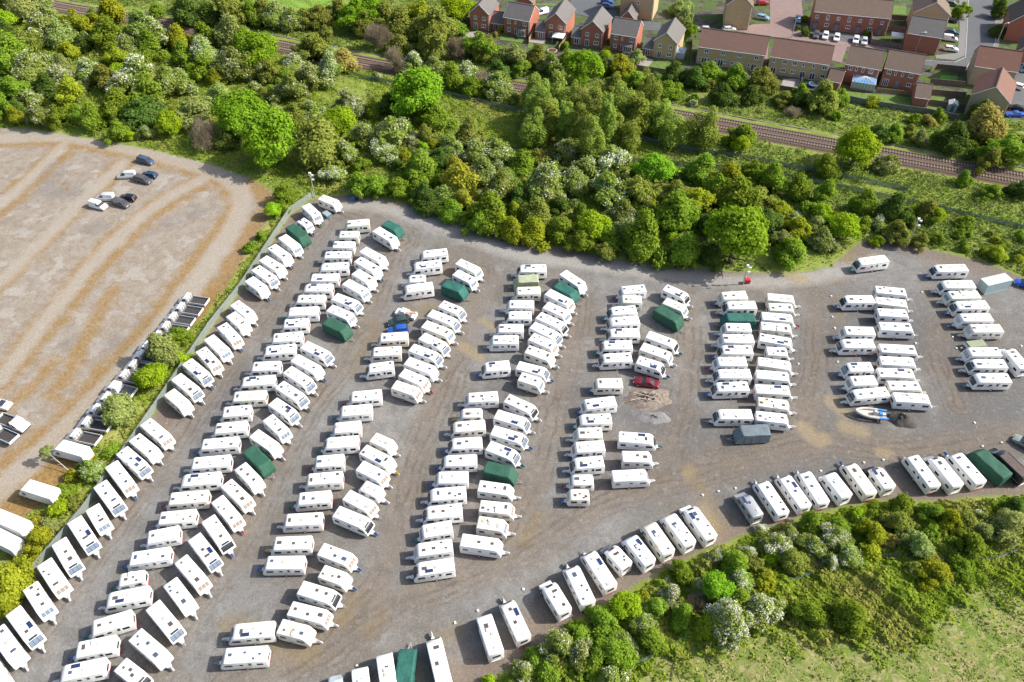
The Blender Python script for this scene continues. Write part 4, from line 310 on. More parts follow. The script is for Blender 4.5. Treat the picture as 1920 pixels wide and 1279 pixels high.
y = mixc(math_('MULTIPLY', masked('pale', .8, .35), .75), y, (.37, .355, .33))
y = mixc(math_('MULTIPLY', masked('sand', 1.3, .3, nE2), .7), y, (.33, .26, .16))
y = mixc(math_('MULTIPLY', mrange(tnoise(.5, 5, .65, .8), .66, .72), .55), y, (.27, .17, .06))
y = mixc(mrange(nD, .62, .75, 0, .35), y, (.4, .39, .37)); y = mixc(mrange(nD, .25, .38, .3, 0), y, (.09, .08, .075))
y = mixc(math_('MULTIPLY', masked('weed', 1.6, .35, nE2), .55), y, mixc(nC, (.21, .15, .075), (.27, .21, .12)))
y = tint(y, (.80, .815, .82))
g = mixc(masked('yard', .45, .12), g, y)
# pale lot with orange moss
l = mixc(mrange(nB, .3, .7), (.275, .24, .205), (.335, .30, .265))
l = mixc(mrange(tnoise(.42, 6, .68, .4), .48, .58, 0, .55), l, (.24, .185, .14))
l = mixc(mrange(tnoise(.24, 3, .5, .3), .56, .62, 0, .5), l, (.40, .38, .36))
l = mixc(mrange(nE, .54, .66, 0, .4), l, (.27, .21, .16))
l = mixc(mrange(nA, .34, .42, .7, 0), l, (.20, .185, .175))
mf = math_('MAXIMUM', math_('MULTIPLY', masked('orim', 1.2, .2, nE2), .9), math_('MAXIMUM', math_('MULTIPLY', masked('moss', 1.7, .25, nE2), .75), math_('MULTIPLY', mrange(tnoise(.22, 8, .7, .8), .6, .66), .55)))
l = mixc(mf, l, mixc(mrange(nC, .35, .65), (.22, .12, .04), (.33, .215, .07)))
l = mixc(math_('MULTIPLY', masked('pale', .5, .25), .8), l, mixc(nC, (.325, .285, .24), (.39, .35, .305)))
l = tint(l, (.86, .855, .82))
g = mixc(masked('lot', .45, .15), g, l)
# railway ballast
b_ = mixc(mrange(nC, .3, .7), (.095, .062, .045), (.14, .095, .07))
g = mixc(masked('ball', .25, .2), g, b_)
hsv = N.new('ShaderNodeHueSaturation'); LK.new(g, hsv.inputs['Color']); LK.new(mrange(grain, 0, 1, .86, 1.14), hsv.inputs['Value'])
LK.new(hsv.outputs[0], pb.inputs['Base Color'])
bp = N.new('ShaderNodeBump'); bp.inputs['Strength'].default_value = .5; bp.inputs['Distance'].default_value = .12
LK.new(math_('ADD', nC, math_('MULTIPLY', nD, .5)), bp.inputs['Height']); LK.new(bp.outputs[0], pb.inputs['Normal'])
fc = PXY[Q].mean(1)
def att_f(n): return A[n][Q].mean(1)
cls = np.zeros(len(Q), int)
cls[att_f('yard') > .5] = 1; cls[(att_f('lot') > .5) & (cls == 0)] = 2; cls[(att_f('est') > .5) & (cls == 0)] = 3
cls[(att_f('ball') > .5) & (cls == 0)] = 4; cls[(att_f('mead') > .5) & (cls == 0)] = 5
for c_, nm in enumerate(['ground', 'gravel_yard', 'gravel_lot', 'estate_ground', 'railway_ballast', 'meadow']):
    q = Q[cls == c_]; u, inv = np.unique(q, return_inverse=True)
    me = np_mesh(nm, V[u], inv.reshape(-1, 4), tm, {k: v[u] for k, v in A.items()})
    me.polygons.foreach_set('use_smooth', [True] * len(me.polygons))
    o = bpy.data.objects.new(nm, me); COL.objects.link(o); tag(o, kind='structure')

# flat sheets of the estate: roads, paving, lawns
mat('asphalt', (.095, .10, .11), .9, noise=.1, nscale=1.2, dirt=(.125, .125, .125), dscale=.3)
mat('paving', (.17, .17, .17), .9, noise=.1)
mat('pink', (.215, .15, .135), .9, noise=.12, nscale=.8, dirt=(.17, .125, .115), dscale=.4)
mat('lawn', (.095, .16, .025), .95, noise=.25, nscale=1.0, dirt=(.14, .17, .05), dscale=.5)
mat('lawnb', (.09, .25, .03), .95, noise=.1)
mat('patio', (.30, .27, .26), .9, noise=.15, nscale=2)
mat('white', (.78, .78, .78), .5)
zl = {'asphalt': .03, 'paving': .07, 'pink': .038, 'lawn': .05, 'lawnb': .055, 'patio': .06}
for i, (nm, mk, pts) in enumerate(FLATS):
    z = zl[mk] + .0007 * i
    m = MB(); n = len(pts)
    m.add([(x, y, z) for x, y in pts] + [(x, y, -.3) for x, y in pts], [tuple(range(n))] + [(i_, (i_ + 1) % n, n + (i_ + 1) % n, n + i_) for i_ in range(n)])
    tag(m.build(nm, MATS[mk]), kind='structure')
mk_ = MB()
for pts in ([(0, 0)],): pass
def ribbon(pts, w, h, z=0, mb=None, mi=0):
    mb = mb or MB()
    for a, b in zip(pts[:-1], pts[1:]):
        d = Vector((b[0] - a[0], b[1] - a[1])); L = d.length; d.normalize(); n = Vector((-d.y, d.x)) * w / 2
        e_ = d * .01
        mb.add([(a[0] + n.x, a[1] + n.y, z), (a[0] - n.x, a[1] - n.y, z), (b[0] - n.x, b[1] - n.y, z), (b[0] + n.x, b[1] + n.y, z),
                (a[0] + n.x, a[1] + n.y, z + h), (a[0] - n.x, a[1] - n.y, z + h), (b[0] - n.x, b[1] - n.y, z + h), (b[0] + n.x, b[1] + n.y, z + h)],
               [(0, 3, 2, 1), (4, 5, 6, 7), (0, 1, 5, 4), (1, 2, 6, 5), (2, 3, 7, 6), (3, 0, 4, 7)], mi)
    return mb
rp = FLATS[0][2]
kerbm = mat('kerb', (.42, .41, .39), .85, noise=.1)
kb = ribbon([rp[0]] + [rp[-1]] + [rp[-2]] + [rp[-3]] + [rp[-4]], .16, .13)
tag(kb.build('kerb', kerbm), kind='structure')
tag(ribbon([rp[1], rp[2], rp[3], rp[4], rp[5]], .16, .13).build('kerb', kerbm), kind='structure')

# ---------------------------------------------------------------- railway
steel = mat('rail_steel', (.22, .17, .15), .45, .6); sleeperm = mat('sleeper_concrete', (.22, .17, .13), .9, noise=.2, nscale=3)
RL = np.array(smooth_line(RAIL, 8))
def offset_line(P, d):
    T = np.gradient(P, axis=0); T /= np.linalg.norm(T, axis=1)[:, None]
    return P + np.stack([-T[:, 1], T[:, 0]], 1) * d
bm_ = MB()
O1, O2 = offset_line(RL, 3.3), offset_line(RL, -3.3)
I1, I2 = offset_line(RL, 4.0), offset_line(RL, -4.0)
n = len(RL)
bm_.add([(*p, .22) for p in O1] + [(*p, .22) for p in O2] + [(*p, -.25) for p in I1] + [(*p, -.25) for p in I2],
        [(i, i + 1, n + i + 1, n + i) for i in range(n - 1)] + [(2 * n + i, 2 * n + i + 1, i + 1, i) for i in range(n - 1)] + [(n + i, n + i + 1, 3 * n + i + 1, 3 * n + i) for i in range(n - 1)])
ballm = mat('ballast', (.105, .07, .05), .95, noise=.3, nscale=5, dirt=(.11, .075, .055), dscale=.6, bump=.6)
tag(bm_.build('track_bed', ballm), kind='structure')
for off, lab in ((1.75, 'upper of the two railway tracks beyond the trees'), (-1.75, 'lower of the two railway tracks beyond the trees')):
    P = offset_line(RL, off); t = empty('railway_track', lab, 'railway track', 'railway tracks')
    for s in (-.72, .72):
        ribbon([tuple(p) for p in offset_line(P, s)], .13, .16, .30).build('rail', steel, t)
    seglen = np.concatenate([[0], np.cumsum(np.linalg.norm(np.diff(P, axis=0), axis=1))])
    proto = None; rest = MB(); ss = np.arange(1, seglen[-1], .7); pos = []
    for s in ss:
        i = np.searchsorted(seglen, s) - 1; f = (s - seglen[i]) / (seglen[i + 1] - seglen[i]); p = P[i] * (1 - f) + P[i + 1] * f
        d = P[i + 1] - P[i]; pos.append((p, math.atan2(d[1], d[0])))
    vis = [k for k, (p, a) in enumerate(pos) if 33 < p[0] < 140][-100:]; vs_ = set(vis)
    m = MB(); m.box(-.13, .13, -1.25, 1.25, 0, .14); proto = m.build('sleeper', sleeperm, t)
    first = True
    for k, (p, a) in enumerate(pos):
        if k in vs_:
            o = proto if first else proto.copy()
            if not first: COL.objects.link(o); o.parent = t
            first = False; o.location = (p[0], p[1], .17); o.rotation_euler = (0, 0, a)
        else:
            ca, sa = math.cos(a), math.sin(a); q = [(-.13, -1.25), (.13, -1.25), (.13, 1.25), (-.13, 1.25)]
            vv = [(p[0] + x * ca - y * sa, p[1] + x * sa + y * ca) for x, y in q]
            rest.add([(*v, .17) for v in vv] + [(*v, .31) for v in vv], [(4, 5, 6, 7), (0, 1, 5, 4), (1, 2, 6, 5), (2, 3, 7, 6), (3, 0, 4, 7)])
    tag(rest.build('sleepers', sleeperm, t), kind='stuff')
tr = empty('cable_trough', 'concrete cable trough running along the far side of the tracks', 'cable trough')
ribbon([tuple(p) for p in offset_line(RL, 5.2)], .35, .3).build('trough', mat('trough_concrete', (.2, .17, .15), .9), tr)

# ---------------------------------------------------------------- fences
gsteel = mat('green_grey_steel', (.27, .31, .30), .5, .0, noise=.08); bsteel = mat('blue_grey_steel', (.13, .19, .20), .5, .0, noise=.1)
for lab, h, colr, pts in FENCES:
    pts = smooth_line(pts, 3) if colr == 'blue' else pts
    m_ = gsteel if colr == 'green' else bsteel
    t = empty('palisade_fence', lab, 'fence', None)
    P = np.array(pts); sl_ = np.concatenate([[0], np.cumsum(np.linalg.norm(np.diff(P, axis=0), axis=1))])
    pm = MB(); posts = []
    step = .155 if colr == 'green' else .2
    for s in np.arange(0, sl_[-1], step):
        i = min(max(np.searchsorted(sl_, s) - 1, 0), len(P) - 2); f = (s - sl_[i]) / (sl_[i + 1] - sl_[i]); p = P[i] * (1 - f) + P[i + 1] * f
        d = (P[i + 1] - P[i]); d = d / np.linalg.norm(d); nrm = np.array([-d[1], d[0]])
        a, b = p - d * step * .36, p + d * step * .36; o_ = nrm * .02
        pm.add([(*(a), .05), (*(b), .05), (*(b + o_), h * .93), (*(a + o_), h * .93), (*(p + o_), h)], [(0, 1, 2, 3), (3, 2, 4)])
    pm.build('pales', m_, t, fix=False)
    for z in (.45, h - .55): ribbon([tuple(q) for q in offset_line(P, -.05)], .05, .06, z).build('rail', m_, t)
    pst = max(2.75, sl_[-1] / 95); pr = None
    for s in np.arange(0, sl_[-1], pst):
        i = min(max(np.searchsorted(sl_, s) - 1, 0), len(P) - 2); f = (s - sl_[i]) / (sl_[i + 1] - sl_[i]); p = P[i] * (1 - f) + P[i + 1] * f
        d = P[i + 1] - P[i]; d = d / np.linalg.norm(d)
        if pr is None:
            q = MB(); q.box(-.05, .05, -.05, .05, 0, h - .1); pr = q.build('post', m_, t); o = pr
        else:
            o = pr.copy(); COL.objects.link(o); o.parent = t
        o.location = (p[0] + d[1] * .13, p[1] - d[0] * .13, 0); o.rotation_euler = (0, 0, math.atan2(d[1], d[0]))
timber = mat('weathered_timber', (.16, .13, .105), .9, noise=.25, nscale=2); gtimber = mat('grey_timber', (.15, .15, .14), .9, noise=.2, nscale=2); ntimber = mat('new_timber', (.30, .19, .10), .9, noise=.2)
for i, (lab, h, pts) in enumerate(GFENCES):
    t = empty('timber_fence', lab, 'fence', 'garden fences of the housing estate')
    mt = gtimber if 'grey' in lab else (ntimber if i in (3, 4, 7) else timber)
    ribbon(pts, .06, h - .15, .05).build('panel', mt, t)
    ribbon(pts, .1, .06, h - .1).build('capping', mt, t)
    for a in pts:
        q = MB(); q.box(-.07, .07, -.07, .07, 0, h + .05); o = q.build('post', mt, t); o.location = (a[0], a[1], 0)

# ---------------------------------------------------------------- houses
def brickmat(name, c1, c2, mortar):
    m, nt_, b = nmat(name); n = nt_.nodes; b.inputs['Roughness'].default_value = .9
    bt = n.new('ShaderNodeTexBrick'); bt.inputs['Color1'].default_value = (*c1, 1); bt.inputs['Color2'].default_value = (*c2, 1); bt.inputs['Mortar'].default_value = (*mortar, 1)
    bt.inputs['Scale'].default_value = 1; bt.inputs['Brick Width'].default_value = .45; bt.inputs['Row Height'].default_value = .15; bt.inputs['Mortar Size'].default_value = .02
    tc = n.new('ShaderNodeTexCoord'); sp = n.new('ShaderNodeSeparateXYZ'); cb = n.new('ShaderNodeCombineXYZ'); ad = n.new('ShaderNodeMath')
    nt_.links.new(tc.outputs['Object'], sp.inputs[0]); nt_.links.new(sp.outputs[0], ad.inputs[0]); nt_.links.new(sp.outputs[1], ad.inputs[1])
    nt_.links.new(ad.outputs[0], cb.inputs[0]); nt_.links.new(sp.outputs[2], cb.inputs[1]); nt_.links.new(cb.outputs[0], bt.inputs['Vector'])
    ns = n.new('ShaderNodeTexNoise'); ns.inputs['Scale'].default_value = 1.3; ns.inputs['Detail'].default_value = 5; nt_.links.new(tc.outputs['Object'], ns.inputs['Vector'])
    mr = n.new('ShaderNodeMapRange'); mr.inputs[3].default_value = .82; mr.inputs[4].default_value = 1.18; nt_.links.new(ns.outputs['Fac'], mr.inputs[0])
    vm = n.new('ShaderNodeVectorMath'); vm.operation = 'SCALE'; nt_.links.new(bt.outputs['Color'], vm.inputs[0]); nt_.links.new(mr.outputs[0], vm.inputs['Scale'])
    nt_.links.new(vm.outputs[0], b.inputs['Base Color']); return m
brickmat('brick', (.43, .125, .065), (.33, .095, .055), (.34, .2, .15)); brickmat('tan', (.55, .38, .20), (.44, .30, .165), (.46, .36, .24)); brickmat('tanpale', (.46, .36, .24), (.39, .30, .2), (.3, .26, .2))
def roofmat(name, c):
    m, nt_, b = nmat(name); n = nt_.nodes; b.inputs['Roughness'].default_value = .8
    tc = n.new('ShaderNodeTexCoord'); wv = n.new('ShaderNodeTexWave'); wv.wave_type = 'BANDS'; wv.bands_direction = 'Z'; wv.wave_profile = 'SAW'; wv.inputs['Scale'].default_value = 1.6; wv.inputs['Distortion'].default_value = .15
    nt_.links.new(tc.outputs['Object'], wv.inputs['Vector'])
    ns = n.new('ShaderNodeTexNoise'); ns.inputs['Scale'].default_value = .9; ns.inputs['Detail'].default_value = 6; nt_.links.new(tc.outputs['Object'], ns.inputs['Vector'])
    a = n.new('ShaderNodeMapRange'); a.inputs[3].default_value = .72; a.inputs[4].default_value = 1.1; nt_.links.new(wv.outputs['Fac'], a.inputs[0])
    a2 = n.new('ShaderNodeMapRange'); a2.inputs[3].default_value = .8; a2.inputs[4].default_value = 1.2; nt_.links.new(ns.outputs['Fac'], a2.inputs[0])
    mm = n.new('ShaderNodeMath'); mm.operation = 'MULTIPLY'; nt_.links.new(a.outputs[0], mm.inputs[0]); nt_.links.new(a2.outputs[0], mm.inputs[1])
    vm = n.new('ShaderNodeVectorMath'); vm.operation = 'SCALE'; vm.inputs[0].default_value = c; nt_.links.new(mm.outputs[0], vm.inputs['Scale'])
    nt_.links.new(vm.outputs[0], b.inputs['Base Color']); return m
roofmat('slate', (.135, .125, .12)); roofmat('brown', (.17, .10, .07)); roofmat('redbrown', (.155, .085, .064)); roofmat('brownt', (.155, .108, .08)); roofmat('redbright', (.165, .075, .052)); roofmat('dkbrown', (.10, .075, .06))
upvc = mat('white_upvc', (.75, .76, .76), .4); glassd = mat('window_glass', (.03, .04, .055), .08, spec=.8); doorb = mat('door_paint', (.2, .26, .33), .5); gutter = mat('gutter', (.6, .6, .6), .5)
def window(parent, u, z, w, h, y=0, kind='window'):
    f = MB(); t = .14
    f.box(u, u + w, y - .04, y + .03, z, z + t); f.box(u, u + w, y - .04, y + .03, z + h - t, z + h)
    nb = max(1, round(w / .6))
    for k in range(nb + 1):
        x = u + (w - t) * k / nb; f.box(x, x + t, y - .035, y + .03, z + t, z + h - t)
    if kind == 'window': f.box(u - .05, u + w + .05, y - .1, y - .042, z - .06, z)
    fr = f.build('window' if kind == 'window' else 'french_door', upvc, parent)
    p = MB(); p.box(u + .04, u + w - .04, y - .018, y + .02, z + .04, z + h - .04); p.build('pane', glassd, fr)
def roof_slab(mb, pts, th=.14, mi=0):
    mb.add([*pts, *[(x, y, z - th) for x, y, z in pts]], [(0, 1, 2, 3), (7, 6, 5, 4), (0, 4, 5, 1), (1, 5, 6, 2), (2, 6, 7, 3), (3, 7, 4, 0)], mi)
def house(lab, x, y, ang, w, dep, ea, ri, ori, wl, rf, pat, group=None, cat='house', name='house'):
    t = empty(name, lab, cat, group, (x, y, 0), R(ang))
    m = MB(); oh = .3
    if ori == 'G':
        pr = [(0, -.3), (w, -.3), (w, ea), (w / 2, ri), (0, ea)]
        n = 5; m.add([(a, 0, b) for a, b in pr] + [(a, dep, b) for a, b in pr], [(0, 1, 2, 3, 4), (9, 8, 7, 6, 5)] + [(i, (i + 1) % n, n + (i + 1) % n, n + i) for i in range(n)])
        m.build('wall', MATS[wl], t)
        r = MB(); sl = (ri - ea) / (w / 2); e2 = oh * sl
        roof_slab(r, [(-oh, -.25, ea - e2 + .16), (w / 2, -.25, ri + .16), (w / 2, dep + .25, ri + .16), (-oh, dep + .25, ea - e2 + .16)])
        roof_slab(r, [(w / 2, -.25, ri + .16), (w + oh, -.25, ea - e2 + .16), (w + oh, dep + .25, ea - e2 + .16), (w / 2, dep + .25, ri + .16)])
        rr = r.build('roof', MATS[rf], t)
        bb = MB()
        for (xa, za), (xb, zb) in (((-oh, ea - e2), (w / 2, ri)), ((w / 2, ri), (w + oh, ea - e2))):
            bb.add([(xa, -.3, za + .19), (xb, -.3, zb + .19), (xb, -.3, zb - .06), (xa, -.3, za - .06), (xa, -.255, za + .19), (xb, -.255, zb + .19), (xb, -.255, zb - .06), (xa, -.255, za - .06)],
                   [(0, 1, 2, 3), (7, 6, 5, 4), (0, 4, 5, 1), (2, 6, 7, 3)])
        bb.build('bargeboard', upvc, rr)
        c = MB(); c.box(w / 2 - .12, w / 2 + .12, -.2, dep + .2, ri + .1, ri + .24); c.build('ridge_tiles', MATS['dkbrown' if rf != 'slate' else 'slate'], rr)
    else:
        pr = [(0, -.3), (dep, -.3), (dep, ea), (dep / 2, ri), (0, ea)]; n = 5
        m.add([(0, a, b) for a, b in pr] + [(w, a, b) for a, b in pr], [(4, 3, 2, 1, 0), (5, 6, 7, 8, 9)] + [(i, n + i, n + (i + 1) % n, (i + 1) % n) for i in range(n)])
        m.build('wall', MATS[wl], t)
        r = MB(); sl = (ri - ea) / (dep / 2); e2 = oh * sl
        roof_slab(r, [(-.12, -oh, ea - e2 + .16), (w + .12, -oh, ea - e2 + .16), (w + .12, dep / 2, ri + .16), (-.12, dep / 2, ri + .16)])
        roof_slab(r, [(-.12, dep / 2, ri + .16), (w + .12, dep / 2, ri + .16), (w + .12, dep + oh, ea - e2 + .16), (-.12, dep + oh, ea - e2 + .16)])
        rr = r.build('roof', MATS[rf], t)
        c = MB(); c.box(-.1, w + .1, dep / 2 - .12, dep / 2 + .12, ri + .1, ri + .24); c.build('ridge_tiles', MATS['dkbrown' if rf != 'slate' else 'slate'], rr)
        g_ = MB(); g_.box(-.1, w + .1, -oh - .12, -oh, ea - e2 - .02, ea - e2 + .1); g_.build('gutter', upvc, t)
        for s in (-.14, w + .125):
            b2 = MB(); b2.add([(s, -oh, ea - e2 + .2), (s, dep / 2, ri + .2), (s, dep + oh, ea - e2 + .2), (s, dep + oh, ea - e2), (s, dep / 2, ri), (s, -oh, ea - e2)], [(0, 1, 4, 5), (1, 2, 3, 4)])
            b2.build('bargeboard', upvc, rr)
    dp = MB(); dp.bar((w - .25, -.09, 0), (w - .25, -.09, ea - .2), .05); dp.build('downpipe', upvc, t)
    if pat == 'det1':
        window(t, w * .2, 3.2, 1.1, 1.15); window(t, w * .66, 3.2, 1.1, 1.15)
        window(t, w * .2 - .1, .1, 1.3, 2.05, kind='door'); window(t, w * .6, .9, 1.5, 1.1)
    elif pat == 'det2':
        window(t, w * .14, 3.3, 1.1, 1.15); window(t, w * .42, 3.5, .6, .9); window(t, w * .74, 3.3, 1.2, 1.15)
        window(t, w * .14, .8, 1.1, 1.2); window(t, w * .42, .1, .7, 2.0, kind='door')
        b = MB(); b.box(w * .56, w * .9, -1.3, -.005, 0, .5); b.build('bay_base', MATS[wl], t)
        window(t, w * .57, .5, w * .32, 1.7, y=-1.25)
        br = MB(); roof_slab(br, [(w * .54, -1.5, 2.3), (w * .92, -1.5, 2.3), (w * .88, -.01, 3.0), (w * .58, -.01, 3.0)], .1); br.build('bay_roof', MATS['slate'], t)
    elif pat.startswith('terr'):
        k = int(pat[4]); uw = w / (4 if k == 4 else 6)
        for i in range(4 if k == 4 else 6):
            u = i * uw
            if k == 4:
                window(t, u + uw * .42, 3.55, 1.2, 1.1); window(t, u + uw * .32, .1, 1.5, 2.05, kind='door'); window(t, u + uw * .1, 1.1, .7, 1.0); window(t, u + uw * .68, 1.1, .7, 1.0)
            else:
                window(t, u + uw * .35, 3.55, (.65, 1.25, 1.25, .65, .65, 1.25)[i], 1.15)
                if i in (0, 3, 4): window(t, u + uw * .3, .1, 1.5, 2.05, kind='door')
                else: window(t, u + uw * .35, 1.1, 1.3, 1.1)
    elif pat in ('semi1', 'semi2'):
        for f_, ww in ((.1, 1.2), (.31, .65), (.5, .65), (.7, 1.2)): window(t, w * f_, 3.6, ww, 1.15)
        if pat == 'semi2': window(t, w * .06, .1, 1.6, 2.1, kind='door')
        window(t, w * .72, 1.0, 1.3, 1.1)
        if pat == 'semi2': d = MB(); d.box(w * .42, w * .52, -.05, -.004, 0, 2.1); d.build('door', doorb, t)
    elif pat == 'front':
        for i in range(7):
            u = w * (i + .2) / 7
            window(t, u, 3.2 if i % 2 else 3.4, .95, 1.6 if i % 2 else 1.1); 
            if i % 2: window(t, u, 1.1, 1.3, 1.1)
            else:
                d = MB(); d.box(u, u + .95, -.06, -.004, 0, 2.1); d.build('door', doorb, t)
                cp = MB(); cp.box(u - .3, u + 1.25, -.7, -.004, 2.25, 2.37); cp.build('door_canopy', MATS['slate'], t)
    elif pat.startswith('plain'):
        window(t, w * .5, 4.6, .8, 1.0); window(t, w * .2, 1.0, 1.4, 1.1)
    elif pat == 'gar':
        window(t, w * .3, .2, min(1.4, w * .5), 1.9, kind='door')
    return t
for i, h in enumerate(HOUSES): house(*h, group='houses of the estate beyond the railway')
for h in GARAGES: house(*h, group='garages of the estate beyond the railway', cat='garage', name='garage')
# ---------------------------------------------------------------- caravans
mat('w1', (.80, .80, .79), .35, noise=.03); mat('w2', (.74, .74, .72), .4, noise=.04, dirt=(.62, .60, .54), dscale=.9, dlo=.6, dhi=.75)
mat('cream', (.76, .72, .63), .45, noise=.05, dirt=(.66, .60, .49), dscale=.8, dlo=.58, dhi=.72)
mat('stain', (.76, .74, .68), .5, noise=.06, dirt=(.58, .49, .34), dscale=.55, dlo=.48, dhi=.66)
mat('greenish', (.62, .65, .55), .5, noise=.05, dirt=(.5, .5, .38), dscale=.8)
mat('darkglass', (.025, .03, .04), .12, spec=.8); mat('greyglass', (.15, .20, .27), .15, spec=.8); mat('paleglass', (.42, .43, .44), .25, spec=.6)
mat('tanglass', (.27, .225, .19), .25, spec=.5); mat('amberglass', (.20, .11, .06), .3); mat('frame_grey', (.50, .50, .48), .5); mat('frame_black', (.03, .03, .035), .4)
mat('solar', (.022, .035, .11), .15, spec=.8); mat('hatchglass', (.10, .075, .065), .3); mat('hatchblue', (.07, .095, .15), .2); mat('hatchpale', (.46, .43, .38), .4)
mat('tyre', (.02, .02, .02), .9); mat('rim', (.5, .5, .5), .4, .3); mat('galv', (.38, .38, .38), .5, .3)
mat('covb', (.03, .13, .42), .7); mat('covg', (.02, .20, .16), .7); mat('covr', (.38, .03, .05), .7); mat('covy', (.75, .42, .03), .7); mat('covn', (.35, .45, .3), .7); mat('covk', (.04, .05, .06), .6); mat('covw', (.66, .66, .68), .5)
mat('stripe', (.12, .15, .22), .4); mat('stripe_grey', (.42, .45, .48), .4); mat('stripe_red', (.5, .08, .05), .5); mat('lampred', (.45, .02, .02), .3); mat('lampamber', (.75, .3, .03), .3)
mat('green_fabric', (.018, .085, .052), .8, noise=.12, nscale=.8, dirt=(.028, .11, .075), dscale=.6, bump=.9); mat('teal_fabric', (.016, .105, .082), .8, noise=.2, nscale=.8, bump=.9)
mat('olive_fabric', (.33, .36, .24), .85, noise=.08, dirt=(.45, .46, .38), dscale=.5, bump=.3); mat('grey_fabric', (.13, .165, .185), .8, noise=.1, bump=.4); mat('pale_fabric', (.42, .48, .5), .8, noise=.1, bump=.4)

def fillet(pts, r=.12, n=3):
    out = []; k = len(pts)
    for i in range(k):
        p, a, b = Vector(pts[i][:2]), Vector(pts[i - 1][:2]), Vector(pts[(i + 1) % k][:2])
        rr = pts[i][2] if len(pts[i]) > 2 else r
        u = (a - p); w = (b - p); d = min(rr, u.length * .45, w.length * .45)
        p0, p1 = p + u.normalized() * d, p + w.normalized() * d
        for t in np.linspace(0, 1, n + 1):
            q = p0 * (1 - t) ** 2 + p * 2 * t * (1 - t) + p1 * t * t; out.append((q.x, q.y))
    return out
def van_profile(kind, L):
    h = L / 2
    if kind == 'modern':   # raked curved front
        return [(-h + .04, .42), (h - .3, .42), (h - .02, .72, .1), (h, 1.12, .2), (h - .34, 1.80, .3), (h - .82, 2.36, .4), (h - 1.35, 2.55, .5), (-h + .1, 2.55, .18), (-h, 2.2, .1), (-h, .7, .1)], (3, 5)
    if kind == 'classic':
        return [(-h + .04, .42), (h - .2, .42), (h, .62, .08), (h, 1.15, .15), (h - .62, 2.36, .12), (h - .85, 2.53, .2), (-h + .1, 2.53, .12), (-h, 2.3, .1), (-h, .6, .08)], (3, 4)
    if kind == 'old':
        return [(-h + .12, .40), (h - .3, .42), (h, .85, .3), (h - .08, 1.3, .3), (h - .42, 2.1, .3), (h - .8, 2.36, .3), (-h + .5, 2.36, .4), (-h + .08, 2.0, .3), (-h, 1.0, .3)], (3, 4)
